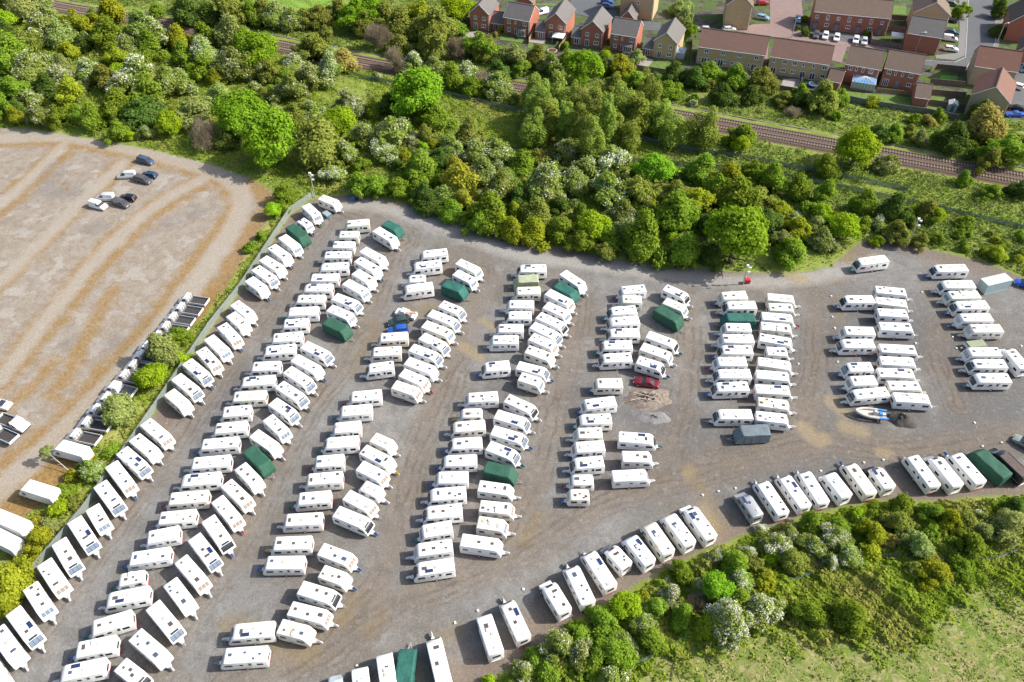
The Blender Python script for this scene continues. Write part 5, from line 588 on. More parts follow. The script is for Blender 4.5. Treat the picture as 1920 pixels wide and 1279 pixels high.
def build_caravan(kind, L):
    t = empty('caravan')
    raw, (i0_, i1_) = van_profile(kind, L); prof = fillet(raw)
    hw = 1.12 if kind != 'old' else 1.02; h = L / 2; top = max(p[1] for p in prof)
    m = MB(); m.prism(prof, [(-hw, .07), (-hw + .025, .03), (-hw + .08, 0), (hw - .08, 0), (hw - .025, .03), (hw, .07)])
    m.build('body', MATS['w1'], t, smooth=38)
    # skirt and chassis
    m = MB(); m.box(-h + .25, h - .35, -hw + .12, hw - .12, .25, .43); m.build('chassis', MATS['frame_black'], t)
    # front window following the nose
    fp = [Vector(raw[k][:2]) for k in range(i0_, i1_ + 1)]
    def on_nose(s):  # 0..1 along polyline
        Ls = [(fp[i + 1] - fp[i]).length for i in range(len(fp) - 1)]; d = s * sum(Ls)
        for i, l in enumerate(Ls):
            if d <= l + 1e-6: return fp[i].lerp(fp[i + 1], d / l)
            d -= l
        return fp[-1]
    def nose_panel(mb, s0, s1, y0, y1, off=.02, n=5, mi=0):
        vs = []
        for k in range(n + 1):
            p = on_nose(s0 + (s1 - s0) * k / n); q = on_nose(min(1, s0 + (s1 - s0) * k / n + .02)) - on_nose(max(0, s0 + (s1 - s0) * k / n - .02)); q.normalize()
            nr = Vector((q.y, -q.x)); 
            if nr.x < 0: nr = -nr
            p = p + nr * off
            vs += [(p.x, y0, p.y), (p.x, y1, p.y)]
        mb.add(vs, [(2 * k, 2 * k + 1, 2 * k + 3, 2 * k + 2) for k in range(n)], mi)
    if kind == 'modern':
        m = MB(); nose_panel(m, .10, .72, -.92, .92, .016); fw = m.build('front_window', MATS['greyglass'], t, smooth=60)
        m = MB()
        for y in (-.34, .34): nose_panel(m, .10, .72, y - .03, y + .03, .03)
        for s in (.10, .69): nose_panel(m, s, s + .035, -.92, .92, .031)
        for y in (-.92, .87): nose_panel(m, .10, .72, y, y + .05, .032)
        m.build('window_frame', MATS['frame_black'], fw)
        m = MB(); nose_panel(m, .77, .99, -.62, .62, .035); m.build('skylight', MATS['darkglass'], t, smooth=60)
    else:
        m = MB(); nose_panel(m, .25, .80, -.82, .82, .03); fw = m.build('front_window', MATS['paleglass'], t, smooth=60)
        m = MB()
        for y in (-.3, .3): nose_panel(m, .25, .8, y - .035, y + .035, .042)
        nose_panel(m, .23, .27, -.84, .84, .043); nose_panel(m, .78, .82, -.84, .84, .043)
        m.build('window_frame', MATS['frame_grey'], fw)
    # side windows: near side (y<0 for hitch to the left of the picture) and far side
    def sidewin(u, w, z, hh, side, pm='darkglass'):
        m = MB(); y0 = side * hw; a, b = sorted((y0 - side * .03, y0 + side * .014)); m.box(u, u + w, a, b, z, z + hh)
        m.box(u - .03, u + w + .03, min(y0 - side * .03, y0 + side * .008), max(y0 - side * .03, y0 + side * .008), z - .03, z + hh + .03, 1)
        return m.build('side_window', [MATS[pm], MATS['frame_grey' if kind != 'modern' else 'frame_black']], t)
    sidewin(h - 1.75, 1.05, 1.32, .52, 1); sidewin(h - 1.75, 1.05, 1.32, .52, -1)
    sidewin(-h + .6, .85, 1.35, .5, 1); sidewin(-h + .5, .8, 1.35, .5, -1)
    if L > 5.2: sidewin(-.35, .55, 1.45, .42, -1); sidewin(.05, .5, 1.45, .4, 1)
    # door on its left hand side (local +y)
    du = -.55 if L > 5.2 else -.9
    m = MB(); m.box(du - .66, du, hw - .02, hw + .012, .5, 2.2); dr = m.build('door', MATS['w2'], t)
    m = MB(); m.box(du - .5, du - .16, hw, hw + .024, 1.45, 2.0); m.build('door_window', MATS['darkglass'], dr)
    # rear window
    m = MB(); m.box(-h - .012, -h + .03, -.55, .55, 1.3, 1.85); m.build('rear_window', MATS['darkglass'], t)
    m = MB(); m.box(-h - .02, -h + .03, -.95, .95, .55, .72); m.build('rear_lamps', MATS['lampred'], t)
    # stripe band along both sides
    m = MB()
    for s in (-1, 1):
        a, b = sorted((s * (hw - .01), s * (hw + .006)))
        m.box(-h + .3, h - .5, a, b, .98, 1.03)
        if kind == 'modern':
            a, b = sorted((s * (hw - .01), s * (hw + .007))); m.add([(h - 2.9, a, 1.12), (h - 2.0, a, 1.5), (h - 2.0, a, 1.6), (h - 3.1, a, 1.2), (h - 2.9, b, 1.12), (h - 2.0, b, 1.5), (h - 2.0, b, 1.6), (h - 3.1, b, 1.2)], [(0, 1, 2, 3), (7, 6, 5, 4), (0, 4, 5, 1), (1, 5, 6, 2), (2, 6, 7, 3), (3, 7, 4, 0)])
    m.build('side_stripe', MATS['stripe_grey'], t)
    m = MB()
    for s in (-1, 1):
        y = s * (hw + .004); m.box(-h + .1, h - 1.1, y - .02, y + .02, top - .2, top - .15)
    m.build('awning_rail', MATS['frame_grey'], t)
    for s in (-1, 1):
        m = MB(); wx = -.25
        m.bar((wx, s * (hw - .2), .33), (wx, s * (hw + .005), .33), .33, n=16); w = m.build('wheel', MATS['tyre'], t, smooth=40)
        m = MB(); m.bar((wx, s * (hw - .02), .33), (wx, s * (hw + .02), .33), .19, n=12); m.build('rim', MATS['rim'], w)
    # hitch
    m = MB()
    for s in (-1, 1): m.bar((h - .4, s * .55, .42), (h + .95, s * .04, .45), .045)
    m.bar((h + .8, 0, .45), (h + 1.25, 0, .47), .05); m.bar((h + .75, .12, .08), (h + .75, .12, .8), .03)
    m.bar((h + .75, .07, .1), (h + .75, .17, .1), .1, n=10)
    m.build('drawbar', MATS['galv'], t)
    m = MB(); m.add([(h - .05, -.42, .42), (h - .05, .42, .42), (h + .55, .16, .42), (h + .55, -.16, .42), (h - .05, -.36, .6), (h - .05, .36, .6), (h + .5, .13, .58), (h + .5, -.13, .58)], [(0, 3, 2, 1), (4, 5, 6, 7), (0, 1, 5, 4), (1, 2, 6, 5), (2, 3, 7, 6), (3, 0, 4, 7)])
    m.build('gas_locker', MATS['w1'], t, smooth=20)
    m = MB(); m.add([(h + .42, -.16, .4), (h + .42, .16, .4), (h + 1.25, .09, .38), (h + 1.25, -.09, .38), (h + .46, -.13, .72), (h + .46, .13, .72), (h + 1.2, .06, .62), (h + 1.2, -.06, .62), (h + .8, 0, .95)],
                    [(0, 3, 2, 1), (4, 5, 8), (5, 6, 8), (6, 7, 8), (7, 4, 8), (0, 1, 5, 4), (1, 2, 6, 5), (2, 3, 7, 6), (3, 0, 4, 7)])
    m.build('hitch_cover', MATS['covw'], t)
    return t, top
def hatch_mesh(wx, wy, dome=.07):
    m = MB(); m.box(-wx / 2, wx / 2, -wy / 2, wy / 2, 0, .05, 0, .015)
    m.box(-wx / 2 + .05, wx / 2 - .05, -wy / 2 + .05, wy / 2 - .05, .04, .04 + dome, 1, .03); return m
HP = {}
hatch_geo = {}
for nm, (wx, wy) in dict(big=(.82, .66), mid=(.58, .54), small=(.42, .40), wide=(.52, .84)).items():
    for gl in ('hatchglass', 'hatchblue', 'hatchpale', 'w1'):
        o = hatch_mesh(wx, wy).build('roof_hatch', [MATS['frame_grey'], MATS[gl]]); hatch_geo[nm, gl] = o.data; bpy.data.objects.remove(o)
m = MB(); m.box(-.62, .62, -.3, .3, 0, .045, 1); m.box(-.6, .6, -.28, .28, .045, .05, 0); o = m.build('solar_panel', [MATS['solar'], MATS['frame_grey']]); SOLAR = o.data; bpy.data.objects.remove(o)
m = MB(); m.bar((0, 0, 0), (0, 0, .16), .05); m.bar((0, 0, .16), (0, 0, .26), .28, .3, 14); o = m.build('satellite_dome', MATS['w1']); DOME = o.data; bpy.data.objects.remove(o)
m = MB(); m.box(-.3, .3, -.42, .42, 0, .2, 0, .07); o = m.build('roof_unit', MATS['w2']); ACU = o.data; bpy.data.objects.remove(o)
m = MB(); m.bar((0, 0, 0), (0, 0, .3), .02); m.bar((-.2, 0, .26), (.2, .05, .3), .015); o = m.build('aerial', MATS['galv']); AER = o.data; bpy.data.objects.remove(o)
def child_mesh(name, data, parent, loc, rz=0):
    o = bpy.data.objects.new(name, data); COL.objects.link(o); o.parent = parent; o.location = loc; o.rotation_euler = (0, 0, rz); return o
def roof_kit(t, L, top, rng, solar, kind, front_clear):
    h = L / 2; xs = h - front_clear
    gl = rng.choice(['hatchglass', 'hatchglass', 'hatchglass', 'hatchblue', 'hatchblue', 'hatchpale'])
    child_mesh('roof_hatch', hatch_geo[rng.choice(['big', 'wide', 'mid']), gl], t, (xs - rng.uniform(.2, .5), rng.uniform(-.25, .25), top - .012))
    child_mesh('roof_hatch', hatch_geo[rng.choice(['mid', 'small']), rng.choice([gl, gl, 'hatchpale'])], t, (-h * .1 + rng.uniform(-.3, .3), rng.uniform(-.3, .3), top - .012))
    child_mesh('roof_hatch', hatch_geo[rng.choice(['small', 'mid']), rng.choice([gl, 'w1'])], t, (-h + rng.uniform(.6, 1.1), rng.uniform(-.5, .5), top - .012))
    if rng.random() < .5: child_mesh('roof_hatch', hatch_geo['small', rng.choice([gl, 'w1'])], t, (-h * .45, rng.choice([-.65, .65]), top - .012))
    if solar: child_mesh('solar_panel', SOLAR, t, (h * .22, rng.choice([-.62, .62]), top + .015), rng.choice([0, 0, 0]))
    r = rng.random()
    if r < .25: child_mesh('aerial', AER, t, (-h + .5, -.85, top), rng.random() * 3)
    elif r < .31: child_mesh('satellite_dome', DOME, t, (-h * .2, .6, top - .012))
    elif r < .36: child_mesh('roof_unit', ACU, t, (h * .02, -.6, top - .012))
PROTO = {}
def proto(kind, L):
    Lc = min((4.6, 5.6, 6.5, 7.2), key=lambda q: abs(q - L)) if kind != 'old' else 4.0
    if (kind, Lc) not in PROTO:
        t, top = build_caravan(kind, Lc); index_kids(t); PROTO[kind, Lc] = (t, top, Lc)
    return PROTO[kind, Lc]
COV = dict(w='covw', b='covb', g='covg', r='covr', y='covy', n='covn', x='galv')
COVN = dict(w='', b=', blue hitch cover', g=', green hitch cover', r=', red hitch cover', y=', yellow hitch cover', n=', pale green hitch cover', x=', bare metal drawbar')
def covered(L, fabric, name='covered_caravan', hgt=2.6, wd=1.2, hitch=True):
    """a caravan under a loose fabric cover, as one lumpy skin plus its drawbar"""
    t = empty(name); rng = random.Random(int(L * 1000)); h = L / 2
    prof = fillet([(-h, .28), (h - .15, .30), (h, .6, .1), (h - .05, 1.15, .2), (h - .75, 2.25 * hgt / 2.6, .3), (h - 1.05, hgt, .3), (-h + .15, hgt, .15), (-h, hgt - .3, .15)], n=3)
    pts = []; k = len(prof)
    for i in range(k):
        a, b = prof[i], prof[(i + 1) % k]; n = max(1, int(math.dist(a, b) / .35))
        pts += [(a[0] + (b[0] - a[0]) * j / n, a[1] + (b[1] - a[1]) * j / n) for j in range(n)]
    secs = [(-wd, .1), (-wd + .05, .03), (-wd + .15, 0)] + [(y, 0) for y in np.linspace(-wd + .4, wd - .4, 6)] + [(wd - .15, 0), (wd - .05, .03), (wd, .1)]
    m = MB(); m.prism(pts, secs, caps=False); n = len(pts)
    # skirts hang in folds
    V_ = []
    for idx, (x, y, z) in enumerate(m.v):
        w_ = .045 * math.sin(x * 4.3 + y * 2) + .03 * math.sin(x * 9.1 - y * 5)
        sag = .05 * math.sin(x * 2.1 + 1) * math.cos(y * 2.2)
        V_.append((x + w_ * .5, y * (1 + (.03 * math.sin(x * 7.7) + .02 * math.sin(z * 5 + x * 3)) * (1 if abs(y) > wd - .3 else 0)), z + (sag if z > 1.8 else (.06 * math.sin(x * 6) if z < .5 else w_ * .4))))
    m.v = V_
    # side faces: fan to a grid between lower and upper edges
    for s0 in (0, (len(secs) - 1) * n):
        m.add([V_[s0 + i] for i in range(n)], [tuple(range(n))])
    m.build('fabric_cover', MATS[fabric], t, smooth=50)
    for s in (-1, 1):
        for xx in (-.3,):
            q = MB(); q.bar((xx, s * .95, .3), (xx, s * 1.12, .3), .3, n=14); q.build('wheel', MATS['tyre'], t, smooth=40)
    q = MB()
    for yy in (-h * .4, h * .1, h * .5): q.box(yy - .03, yy + .03, -wd - .035, -wd - .01, .4, 1.9); q.box(yy - .03, yy + .03, wd + .01, wd + .035, .4, 1.9)
    q.build('cover_straps', MATS['covk'], t)
    if hitch:
        q = MB()
        for s in (-1, 1): q.bar((h - .3, s * .5, .42), (h + .9, s * .04, .45), .05)
        q.bar((h + .7, 0, .45), (h + 1.2, 0, .47), .06); q.bar((h + .75, .1, .08), (h + .75, .1, .8), .03); q.build('drawbar', MATS['galv'], t)
    return t
COLNAME = {'FA': 'column against the palisade fence', 'RB': 'second column from the fence', 'FB': 'third column from the fence', 'RC': 'fourth column from the fence', 'FC': 'fifth column from the fence', 'RD': 'sixth column from the fence',
           'FD': 'seventh column from the fence', 'RE': 'eighth column from the fence', 'FE': 'ninth column from the fence', 'RF': 'sixth column from the right', 'FF': 'fifth column from the right', 'RG': 'fourth column from the right', 'FG': 'third column from the right', 'RH': 'column farthest right'}
WINN = dict(n='pale front window', d='dark front window', p='framed panoramic front window', t='tan blinds', k='black glazed nose')
cnt = {}
def make_van(row_label, x, y, ang, L, fl, group):
    rng = random.Random(int(abs(x) * 977 + abs(y) * 131))
    tint, win, hc = fl[0], fl[1], fl[2]
    solar = '*' in fl
    kind = 'old' if (tint == 'C' or L < 4.3) else ('modern' if win in 'dpk' else 'classic')
    t0_, top, Lc = proto(kind, L)
    t = dup(t0_); sx = L / Lc
    t.location = (x, y, 0); t.rotation_euler = (0, 0, R(ang)); t.scale = (sx, rng.uniform(.97, 1.02), rng.uniform(.97, 1.03))
    ch = {}
    for c in kids(t): ch.setdefault(c.name.split('.')[0], []).append(c)
    bm = {'w': 'w1' if rng.random() < .6 else 'w2', 'c': 'cream', 's': 'stain', 'C': 'cream'}[tint]
    if fl == 'cnw' and rng.random() < .3: bm = 'greenish'
    override(ch['body'][0], MATS[bm]); override(ch['gas_locker'][0], MATS[bm])
    fg = {'n': rng.choice(['paleglass', 'greyglass', 'paleglass']), 'd': 'darkglass', 'p': 'greyglass', 't': 'tanglass', 'k': 'darkglass'}[win]
    override(ch['front_window'][0], MATS[fg])
    if 'skylight' in ch and win == 'd' and rng.random() < .5: override(ch['skylight'][0], MATS['w1'])
    hcv = ch['hitch_cover'][0]
    override(hcv, MATS[COV[hc]])
    if hc == 'x': KID[t.name] = [c for c in KID[t.name] if c is not hcv]; bpy.data.objects.remove(hcv)
    st = rng.random(); override(ch['side_stripe'][0], MATS['stripe' if st < .35 else 'stripe_red' if st < .45 else bm if st < .6 else 'stripe_grey'])
    sw = 'darkglass' if win in 'dpk' else rng.choice(['darkglass', 'greyglass', 'tanglass' if win == 't' else 'darkglass'])
    for c in ch['side_window']: override(c, MATS[sw])
    roof_kit(t, Lc, top, rng, solar, kind, 1.55 if kind == 'modern' else 1.05)
    if '2' in fl:
        for s in (-1, 1):
            m = MB(); m.bar((-1.0, s * .92, .33), (-1.0, s * 1.125, .33), .33, n=16); m.build('wheel', MATS['tyre'], t, smooth=40)
    col = {'w': 'white', 'c': 'cream', 's': 'stained off-white', 'C': 'small rounded cream'}[tint]
    lab = f"{col} caravan, {WINN[win]}{' and solar panel' if solar else ''}{COVN[hc]}, {row_label}"
    if len(lab.split()) > 16: lab = f"{col} caravan, {WINN[win]}{COVN[hc]}, {row_label}"
    if len(lab.split()) > 16: lab = f"{col} caravan, {WINN[win]}, {row_label}"
    t.name = 'caravan'; tag(t, lab, 'caravan', group); return t
rows_seen = {}
for row, x, y, ang, L, fl in CARAVANS:
    rows_seen[row] = rows_seen.get(row, 0) + 1; n_ = rows_seen[row]
    rl = f"{ordinal(n_)} from bottom, {COLNAME[row]}"
    if fl[0] in 'GYOH':
        fab = {'G': 'green_fabric' if n_ % 2 else 'teal_fabric', 'Y': 'grey_fabric', 'O': 'olive_fabric', 'H': 'teal_fabric'}[fl[0]]
        cn = {'G': 'green', 'Y': 'grey', 'O': 'pale olive', 'H': 'dark green'}[fl[0]]
        t = covered(L, fab); t.location = (x, y, 0); t.rotation_euler = (0, 0, R(ang))
        t.name = 'covered_caravan'; tag(t, f"caravan under a {cn} fabric cover, {rl}", 'caravan', 'caravans under fabric covers'); continue
    t = make_van(rl, x, y, ang, L, fl, 'white and cream caravans stored in columns')
    if fl[1] == 'Y':
        pass

# ---------------------------------------------------------------- motorhomes along the bottom hedge
mat('silver', (.42, .43, .44), .3, .4); mat('blackpaint', (.02, .022, .025), .2); mat('mhgrey', (.16, .17, .18), .3, .2); mat('mhgreen', (.35, .62, .5), .4)
mat('bumper', (.05, .05, .05), .6)
def wheels(t, xs, y, r=.35, w=.2, n=16):
    for x in xs:
        for s in (-1, 1):
            m = MB(); m.bar((x, s * (y - w), r), (x, s * y, r), r, n=n); wh = m.build('wheel', MATS['tyre'], t, smooth=40)
            m = MB(); m.bar((x, s * (y - .02), r), (x, s * (y + .012), r), r * .6, n=12); m.build('rim', MATS['rim'], wh)
def strip_quad(mb, a, b, y0, y1, off=.02, mi=0):
    d = Vector((b[0] - a[0], b[1] - a[1])).normalized(); nr = Vector((-d.y, d.x)); 
    if nr.x + nr.y < 0: nr = -nr
    mb.add([(a[0] + nr.x * off, y0, a[1] + nr.y * off), (a[0] + nr.x * off, y1, a[1] + nr.y * off), (b[0] + nr.x * off, y1, b[1] + nr.y * off), (b[0] + nr.x * off, y0, b[1] + nr.y * off)], [(0, 1, 2, 3)], mi)
def motorhome(kind, L, body='w1', cabm='w1', rng=random):
    t = empty('motorhome'); h = L / 2; hw = 1.13
    if kind == 'L': pr = [(-h, .4), (h - 1.9, .4), (h - 1.75, 1.9, .1), (h - 1.15, 2.12, .1), (h - 1.9, 2.72, .3), (-h + .1, 2.72, .12), (-h, 2.5, .1)]; top = 2.72
    elif kind == 'O': pr = [(-h, .4), (h - 1.9, .4), (h - 1.8, 1.9, .1), (h - .85, 2.05, .12), (h - .72, 2.35, .2), (h - 1.15, 2.85, .4), (-h + .1, 2.85, .12), (-h, 2.6, .1)]; top = 2.85
    elif kind == 'A': pr = [(-h, .4), (h - .1, .4), (h, .7, .1), (h - .05, 1.25, .1), (h - .5, 2.2, .15), (h - .9, 2.75, .3), (-h + .1, 2.75, .12), (-h, 2.5, .1)]; top = 2.75
    elif kind == 'V': pr = [(-h, .35), (h - .1, .35), (h, .6, .1), (h - .08, 1.05, .15), (h - .85, 1.35, .1), (h - 1.65, 2.3, .2), (h - 2.1, 2.5, .3), (-h + .15, 2.5, .15), (-h + .02, 2.2, .1)]; top = 2.5; hw = 1.0
    m = MB(); m.prism(fillet(pr), [(-hw, .1), (-hw + .03, .04), (-hw + .1, 0), (hw - .1, 0), (hw - .03, .04), (hw, .1)]); m.build('body', MATS[body], t, smooth=38)
    if kind in 'LO':
        cp = fillet([(h - 2.4, .35), (h - .1, .35), (h, .55, .1), (h - .06, .98, .15), (h - .85, 1.28, .1), (h - 1.62, 2.05, .15), (h - 2.4, 2.08, .1)])
        m = MB(); m.prism(cp, [(-.98, .14), (-.95, .05), (-.88, 0), (.88, 0), (.95, .05), (.98, .14)]); cb = m.build('cab', MATS[cabm], t, smooth=38)
        m = MB(); strip_quad(m, (h - .9, 1.31), (h - 1.58, 2.0), -.82, .82, .03); m.build('windscreen', MATS['greyglass'], cb)
        for s in (-1, 1):
            m = MB(); y = s * .975; m.add([(h - 1.15, y, 1.2), (h - 2.05, y, 1.2), (h - 2.05, y, 1.85), (h - 1.65, y, 1.85), (h - 1.15, y + s * .012, 1.2), (h - 2.05, y + s * .012, 1.2), (h - 2.05, y + s * .012, 1.85), (h - 1.65, y + s * .012, 1.85)], [(4, 5, 6, 7), (0, 1, 5, 4), (1, 2, 6, 5), (2, 3, 7, 6), (3, 0, 4, 7)])
            m.build('cab_window', MATS['darkglass'], cb)
            m = MB(); m.box(h - 1.25, h - 1.1, min(s * .98, s * 1.25), max(s * .98, s * 1.25), 1.3, 1.6); m.build('wing_mirror', MATS['bumper'], cb)
        m = MB(); m.box(h - .12, h + .03, -.9, .9, .35, .55); m.build('bumper', MATS['bumper'], cb)
        if kind == 'L': m = MB(); strip_quad(m, (h - 1.28, 2.22), (h - 1.8, 2.64), -.5, .5, .03); m.build('skylight', MATS['darkglass'], t)
    elif kind == 'A':
        m = MB(); strip_quad(m, (h - .12, 1.35), (h - .5, 2.18), -1.0, 1.0, .03); m.build('windscreen', MATS['greyglass'], t)
    else:
        m = MB(); strip_quad(m, (h - .92, 1.42), (h - 1.6, 2.22), -.82, .82, .035); m.build('windscreen', MATS['greyglass'], t)
        for s in (-1, 1):
            m = MB(); y = s * (hw + .004); m.box(h - 2.2, h - 1.4, min(y, y - s * .03), max(y, y - s * .03), 1.35, 1.8); m.build('cab_window', MATS['darkglass'], t)
    for s in (-1, 1):
        for u, w_ in ((-h + .5, .8), (-.6, .9)):
            m = MB(); a, b = sorted((s * (hw - .03), s * (hw + .014))); m.box(u, u + w_, a, b, 1.45, 1.95); m.build('side_window', MATS['darkglass'], t)
        m = MB(); a, b = sorted((s * (hw - .02), s * (hw + .006))); m.box(-h + .2, h - 2.2, a, b, .95, 1.03); m.build('side_stripe', MATS['stripe_grey'], t)
    m = MB(); m.box(-h - .014, -h + .03, -.6, .6, 1.4, 1.95); m.build('rear_window', MATS['darkglass'], t)
    m = MB(); m.box(-h - .06, -h + .02, -1.0, 1.0, .45, .68); bpm = m.build('rear_bumper', MATS['w2'], t)
    for s in (-1, 1): m = MB(); m.box(-h - .075, -h - .05, s * .85 - .1, s * .85 + .1, .7, .85); m.build('tail_lamp', MATS['lampred'], t)
    wheels(t, (h - 1.0, -h + 1.35), hw - .05)
    if kind in 'OA': child_mesh('roof_unit', ACU, t, (h * .05, 0, top - .012))
    return t, top
for i, (k, x, y, ang, L, fl) in enumerate(MOTOR):
    rng = random.Random(i + 50); rl = f"{ordinal(i + 1)} from left, row along bottom hedge"
    if k == 'K':
        make_van(rl, x, y, ang, L, fl, 'caravans in the row along the bottom hedge'); continue
    if k in 'GY':
        t = covered(L, 'teal_fabric' if i == 0 else ('green_fabric' if k == 'G' else 'pale_fabric'), hgt=2.7 if k == 'G' else 1.9, wd=1.2 if k == 'G' else 1.0, hitch=(k == 'G'), name='covered_caravan' if k == 'G' else 'covered_vehicle')
        lab = f"caravan under a {'teal' if i == 0 else 'green'} cover, {rl}" if k == 'G' else f"vehicle under a pale grey cover, {rl}"
        tag(t, lab, 'caravan' if k == 'G' else 'vehicle', None)
    else:
        body = {'silver': 'silver', 'black': 'blackpaint'}.get(fl, 'stain' if fl == 'stained' else 'w1')
        cabm = {'grey': 'mhgrey', 'dark': 'blackpaint', 'green': 'mhgreen', 'pale': 'silver'}.get(fl, body)
        t, top = motorhome(k, L, body, cabm, rng)
        roof_kit(t, L, top, rng, '*' in fl or fl in ('silver', 'black', 'dark'), k, 2.3 if k != 'V' else 2.6)
        if fl == 'black':
            m = MB(); m.box(-L / 2 + .3, L / 2 - 2.4, -.95, .95, top + .06, top + .1); 
            for s in (-.92, .92): m.box(-L / 2 + .3, L / 2 - 2.4, s - .03, s + .03, top + .1, top + .16)
            m.build('roof_rack', mat('rack_brown', (.09, .065, .055), .8, noise=.2), t)
        kn = {'L': 'low profile motorhome', 'O': 'motorhome with over-cab bed', 'A': 'flat fronted motorhome', 'V': 'panel van camper'}[k]
        cn = {'silver': 'silver', 'black': 'black', 'stained': 'stained white'}.get(fl, 'white')
        ex = {'grey': ' with grey cab', 'dark': ' with black cab', 'green': ' with pale green cab', 'pale': ' with silver cab'}.get(fl, '')
        if fl == 'right': rl = 'parked slantwise beside the column farthest right'
        tag(t, f"{cn} {kn}{ex}, {rl}", 'motorhome', 'motorhomes in the storage yard')
    t.location = (x, y, 0); t.rotation_euler = (0, 0, R(ang))

# ---------------------------------------------------------------- dropside trucks and box vans on the pale lot
mat('bed_floor', (.045, .04, .04), .85, noise=.15); mat('bed_grey', (.13, .14, .14), .85); mat('alu', (.50, .54, .60), .4, .3); mat('truck_white', (.78, .78, .78), .3)
def truck(L=6.05, floor='bed_floor', bedL=3.35):
    t = empty('dropside_truck'); h = L / 2
    cp = fillet([(h - 2.35, .4), (h - .1, .4), (h, .6, .1), (h - .05, 1.0, .15), (h - .75, 1.3, .1), (h - 1.45, 2.12, .15), (h - 2.3, 2.2, .1), (h - 2.38, 1.9, .05)])
    m = MB(); m.prism(cp, [(-1.0, .14), (-.97, .05), (-.9, 0), (.9, 0), (.97, .05), (1.0, .14)]); cb = m.build('cab', MATS['truck_white'], t, smooth=38)
    m = MB(); strip_quad(m, (h - .82, 1.36), (h - 1.4, 2.04), -.84, .84, .03); m.build('windscreen', MATS['greyglass'], cb)
    for s in (-1, 1):
        m = MB(); y = s * 1.0; m.add([(h - .95, y, 1.25), (h - 1.95, y, 1.25), (h - 1.95, y, 1.95), (h - 1.5, y, 1.95), (h - .95, y + s * .012, 1.25), (h - 1.95, y + s * .012, 1.25), (h - 1.95, y + s * .012, 1.95), (h - 1.5, y + s * .012, 1.95)], [(4, 5, 6, 7), (0, 1, 5, 4), (1, 2, 6, 5), (2, 3, 7, 6), (3, 0, 4, 7)]); m.build('cab_window', MATS['darkglass'], cb)
        m = MB(); m.box(h - .12, h - .02, s * .75 - .14, s * .75 + .14, .75, .95); m.build('headlight', MATS['paleglass'], cb)
        m = MB(); m.box(h - 2.35, h - 2.2, s * .8 - .1, s * .8 + .1, 2.2, 2.34); m.build('beacon', MATS['lampamber'], cb)
    m = MB(); m.box(h - .15, h + .03, -.92, .92, .38, .62); m.build('bumper', MATS['bumper'], cb)
    x1 = h - 2.5; x0 = -h
    m = MB(); m.box(x0, x1, -1.03, 1.03, .82, .9); bd = m.build('load_bed', MATS[floor], t)
    for s in (-1, 1):
        m = MB(); a, b = sorted((s * 1.03, s * 1.08)); m.box(x0, x1, a, b, .8, 1.25); m.box(x0, x1, min(s * 1.0, s * 1.1), max(s * 1.0, s * 1.1), 1.25, 1.3); m.build('side_board', MATS['alu'], t)
    m = MB(); m.box(x0 - .05, x0, -1.08, 1.08, .8, 1.3); m.build('tail_board', MATS['truck_white'], t)
    m = MB()
    m.box(x1 + .0, x1 + .05, -1.03, 1.03, .9, 1.3)
    for z in (1.55, 1.8, 2.05): m.box(x1, x1 + .04, -1.0, 1.0, z, z + .05)
    for y in (-1.0, -.35, .3, .95): m.box(x1 - .01, x1 + .045, y, y + .05, 1.3, 2.1)
    m.build('headboard', MATS['bed_grey'], t)
    m = MB(); m.box(-h + .3, h - .6, -.45, .45, .45, .8); m.build('chassis', MATS['frame_black'], t)
    wheels(t, (h - .95, -h + 1.3), 1.0); return t
TP = truck(); index_kids(TP)
for i, (x, y, a, L) in enumerate(TRUCKS):
    t = dup(TP); t.name = 'dropside_truck'; t.location = (x, y, 0); t.rotation_euler = (0, 0, R(a))
    if i == 9:
        for c in kids(t):
            if c.name.startswith('load_bed'): override(c, MATS['bed_grey'])
        m = MB(); m.box(-.2, .62, -.95, .95, 1.0, 2.18, 0, .06); m.build('crew_cab', MATS['truck_white'], t)
    lab = (f"white dropside truck with dark load bed, {ordinal(i + 1)} from top in the line beside the bushes" if i < 14 else f"white dropside truck facing right at the edge of the pale lot, {['upper', 'lower'][i - 14]}")
    if i == 9: lab = 'white crew cab truck with grey load bed, tenth from top beside the bushes'
    if i == 10: lab = 'white dropside truck half hidden by a round pale bush, eleventh from top'
    tag(t, lab, 'truck', 'white dropside trucks on the pale lot')
park(TP)
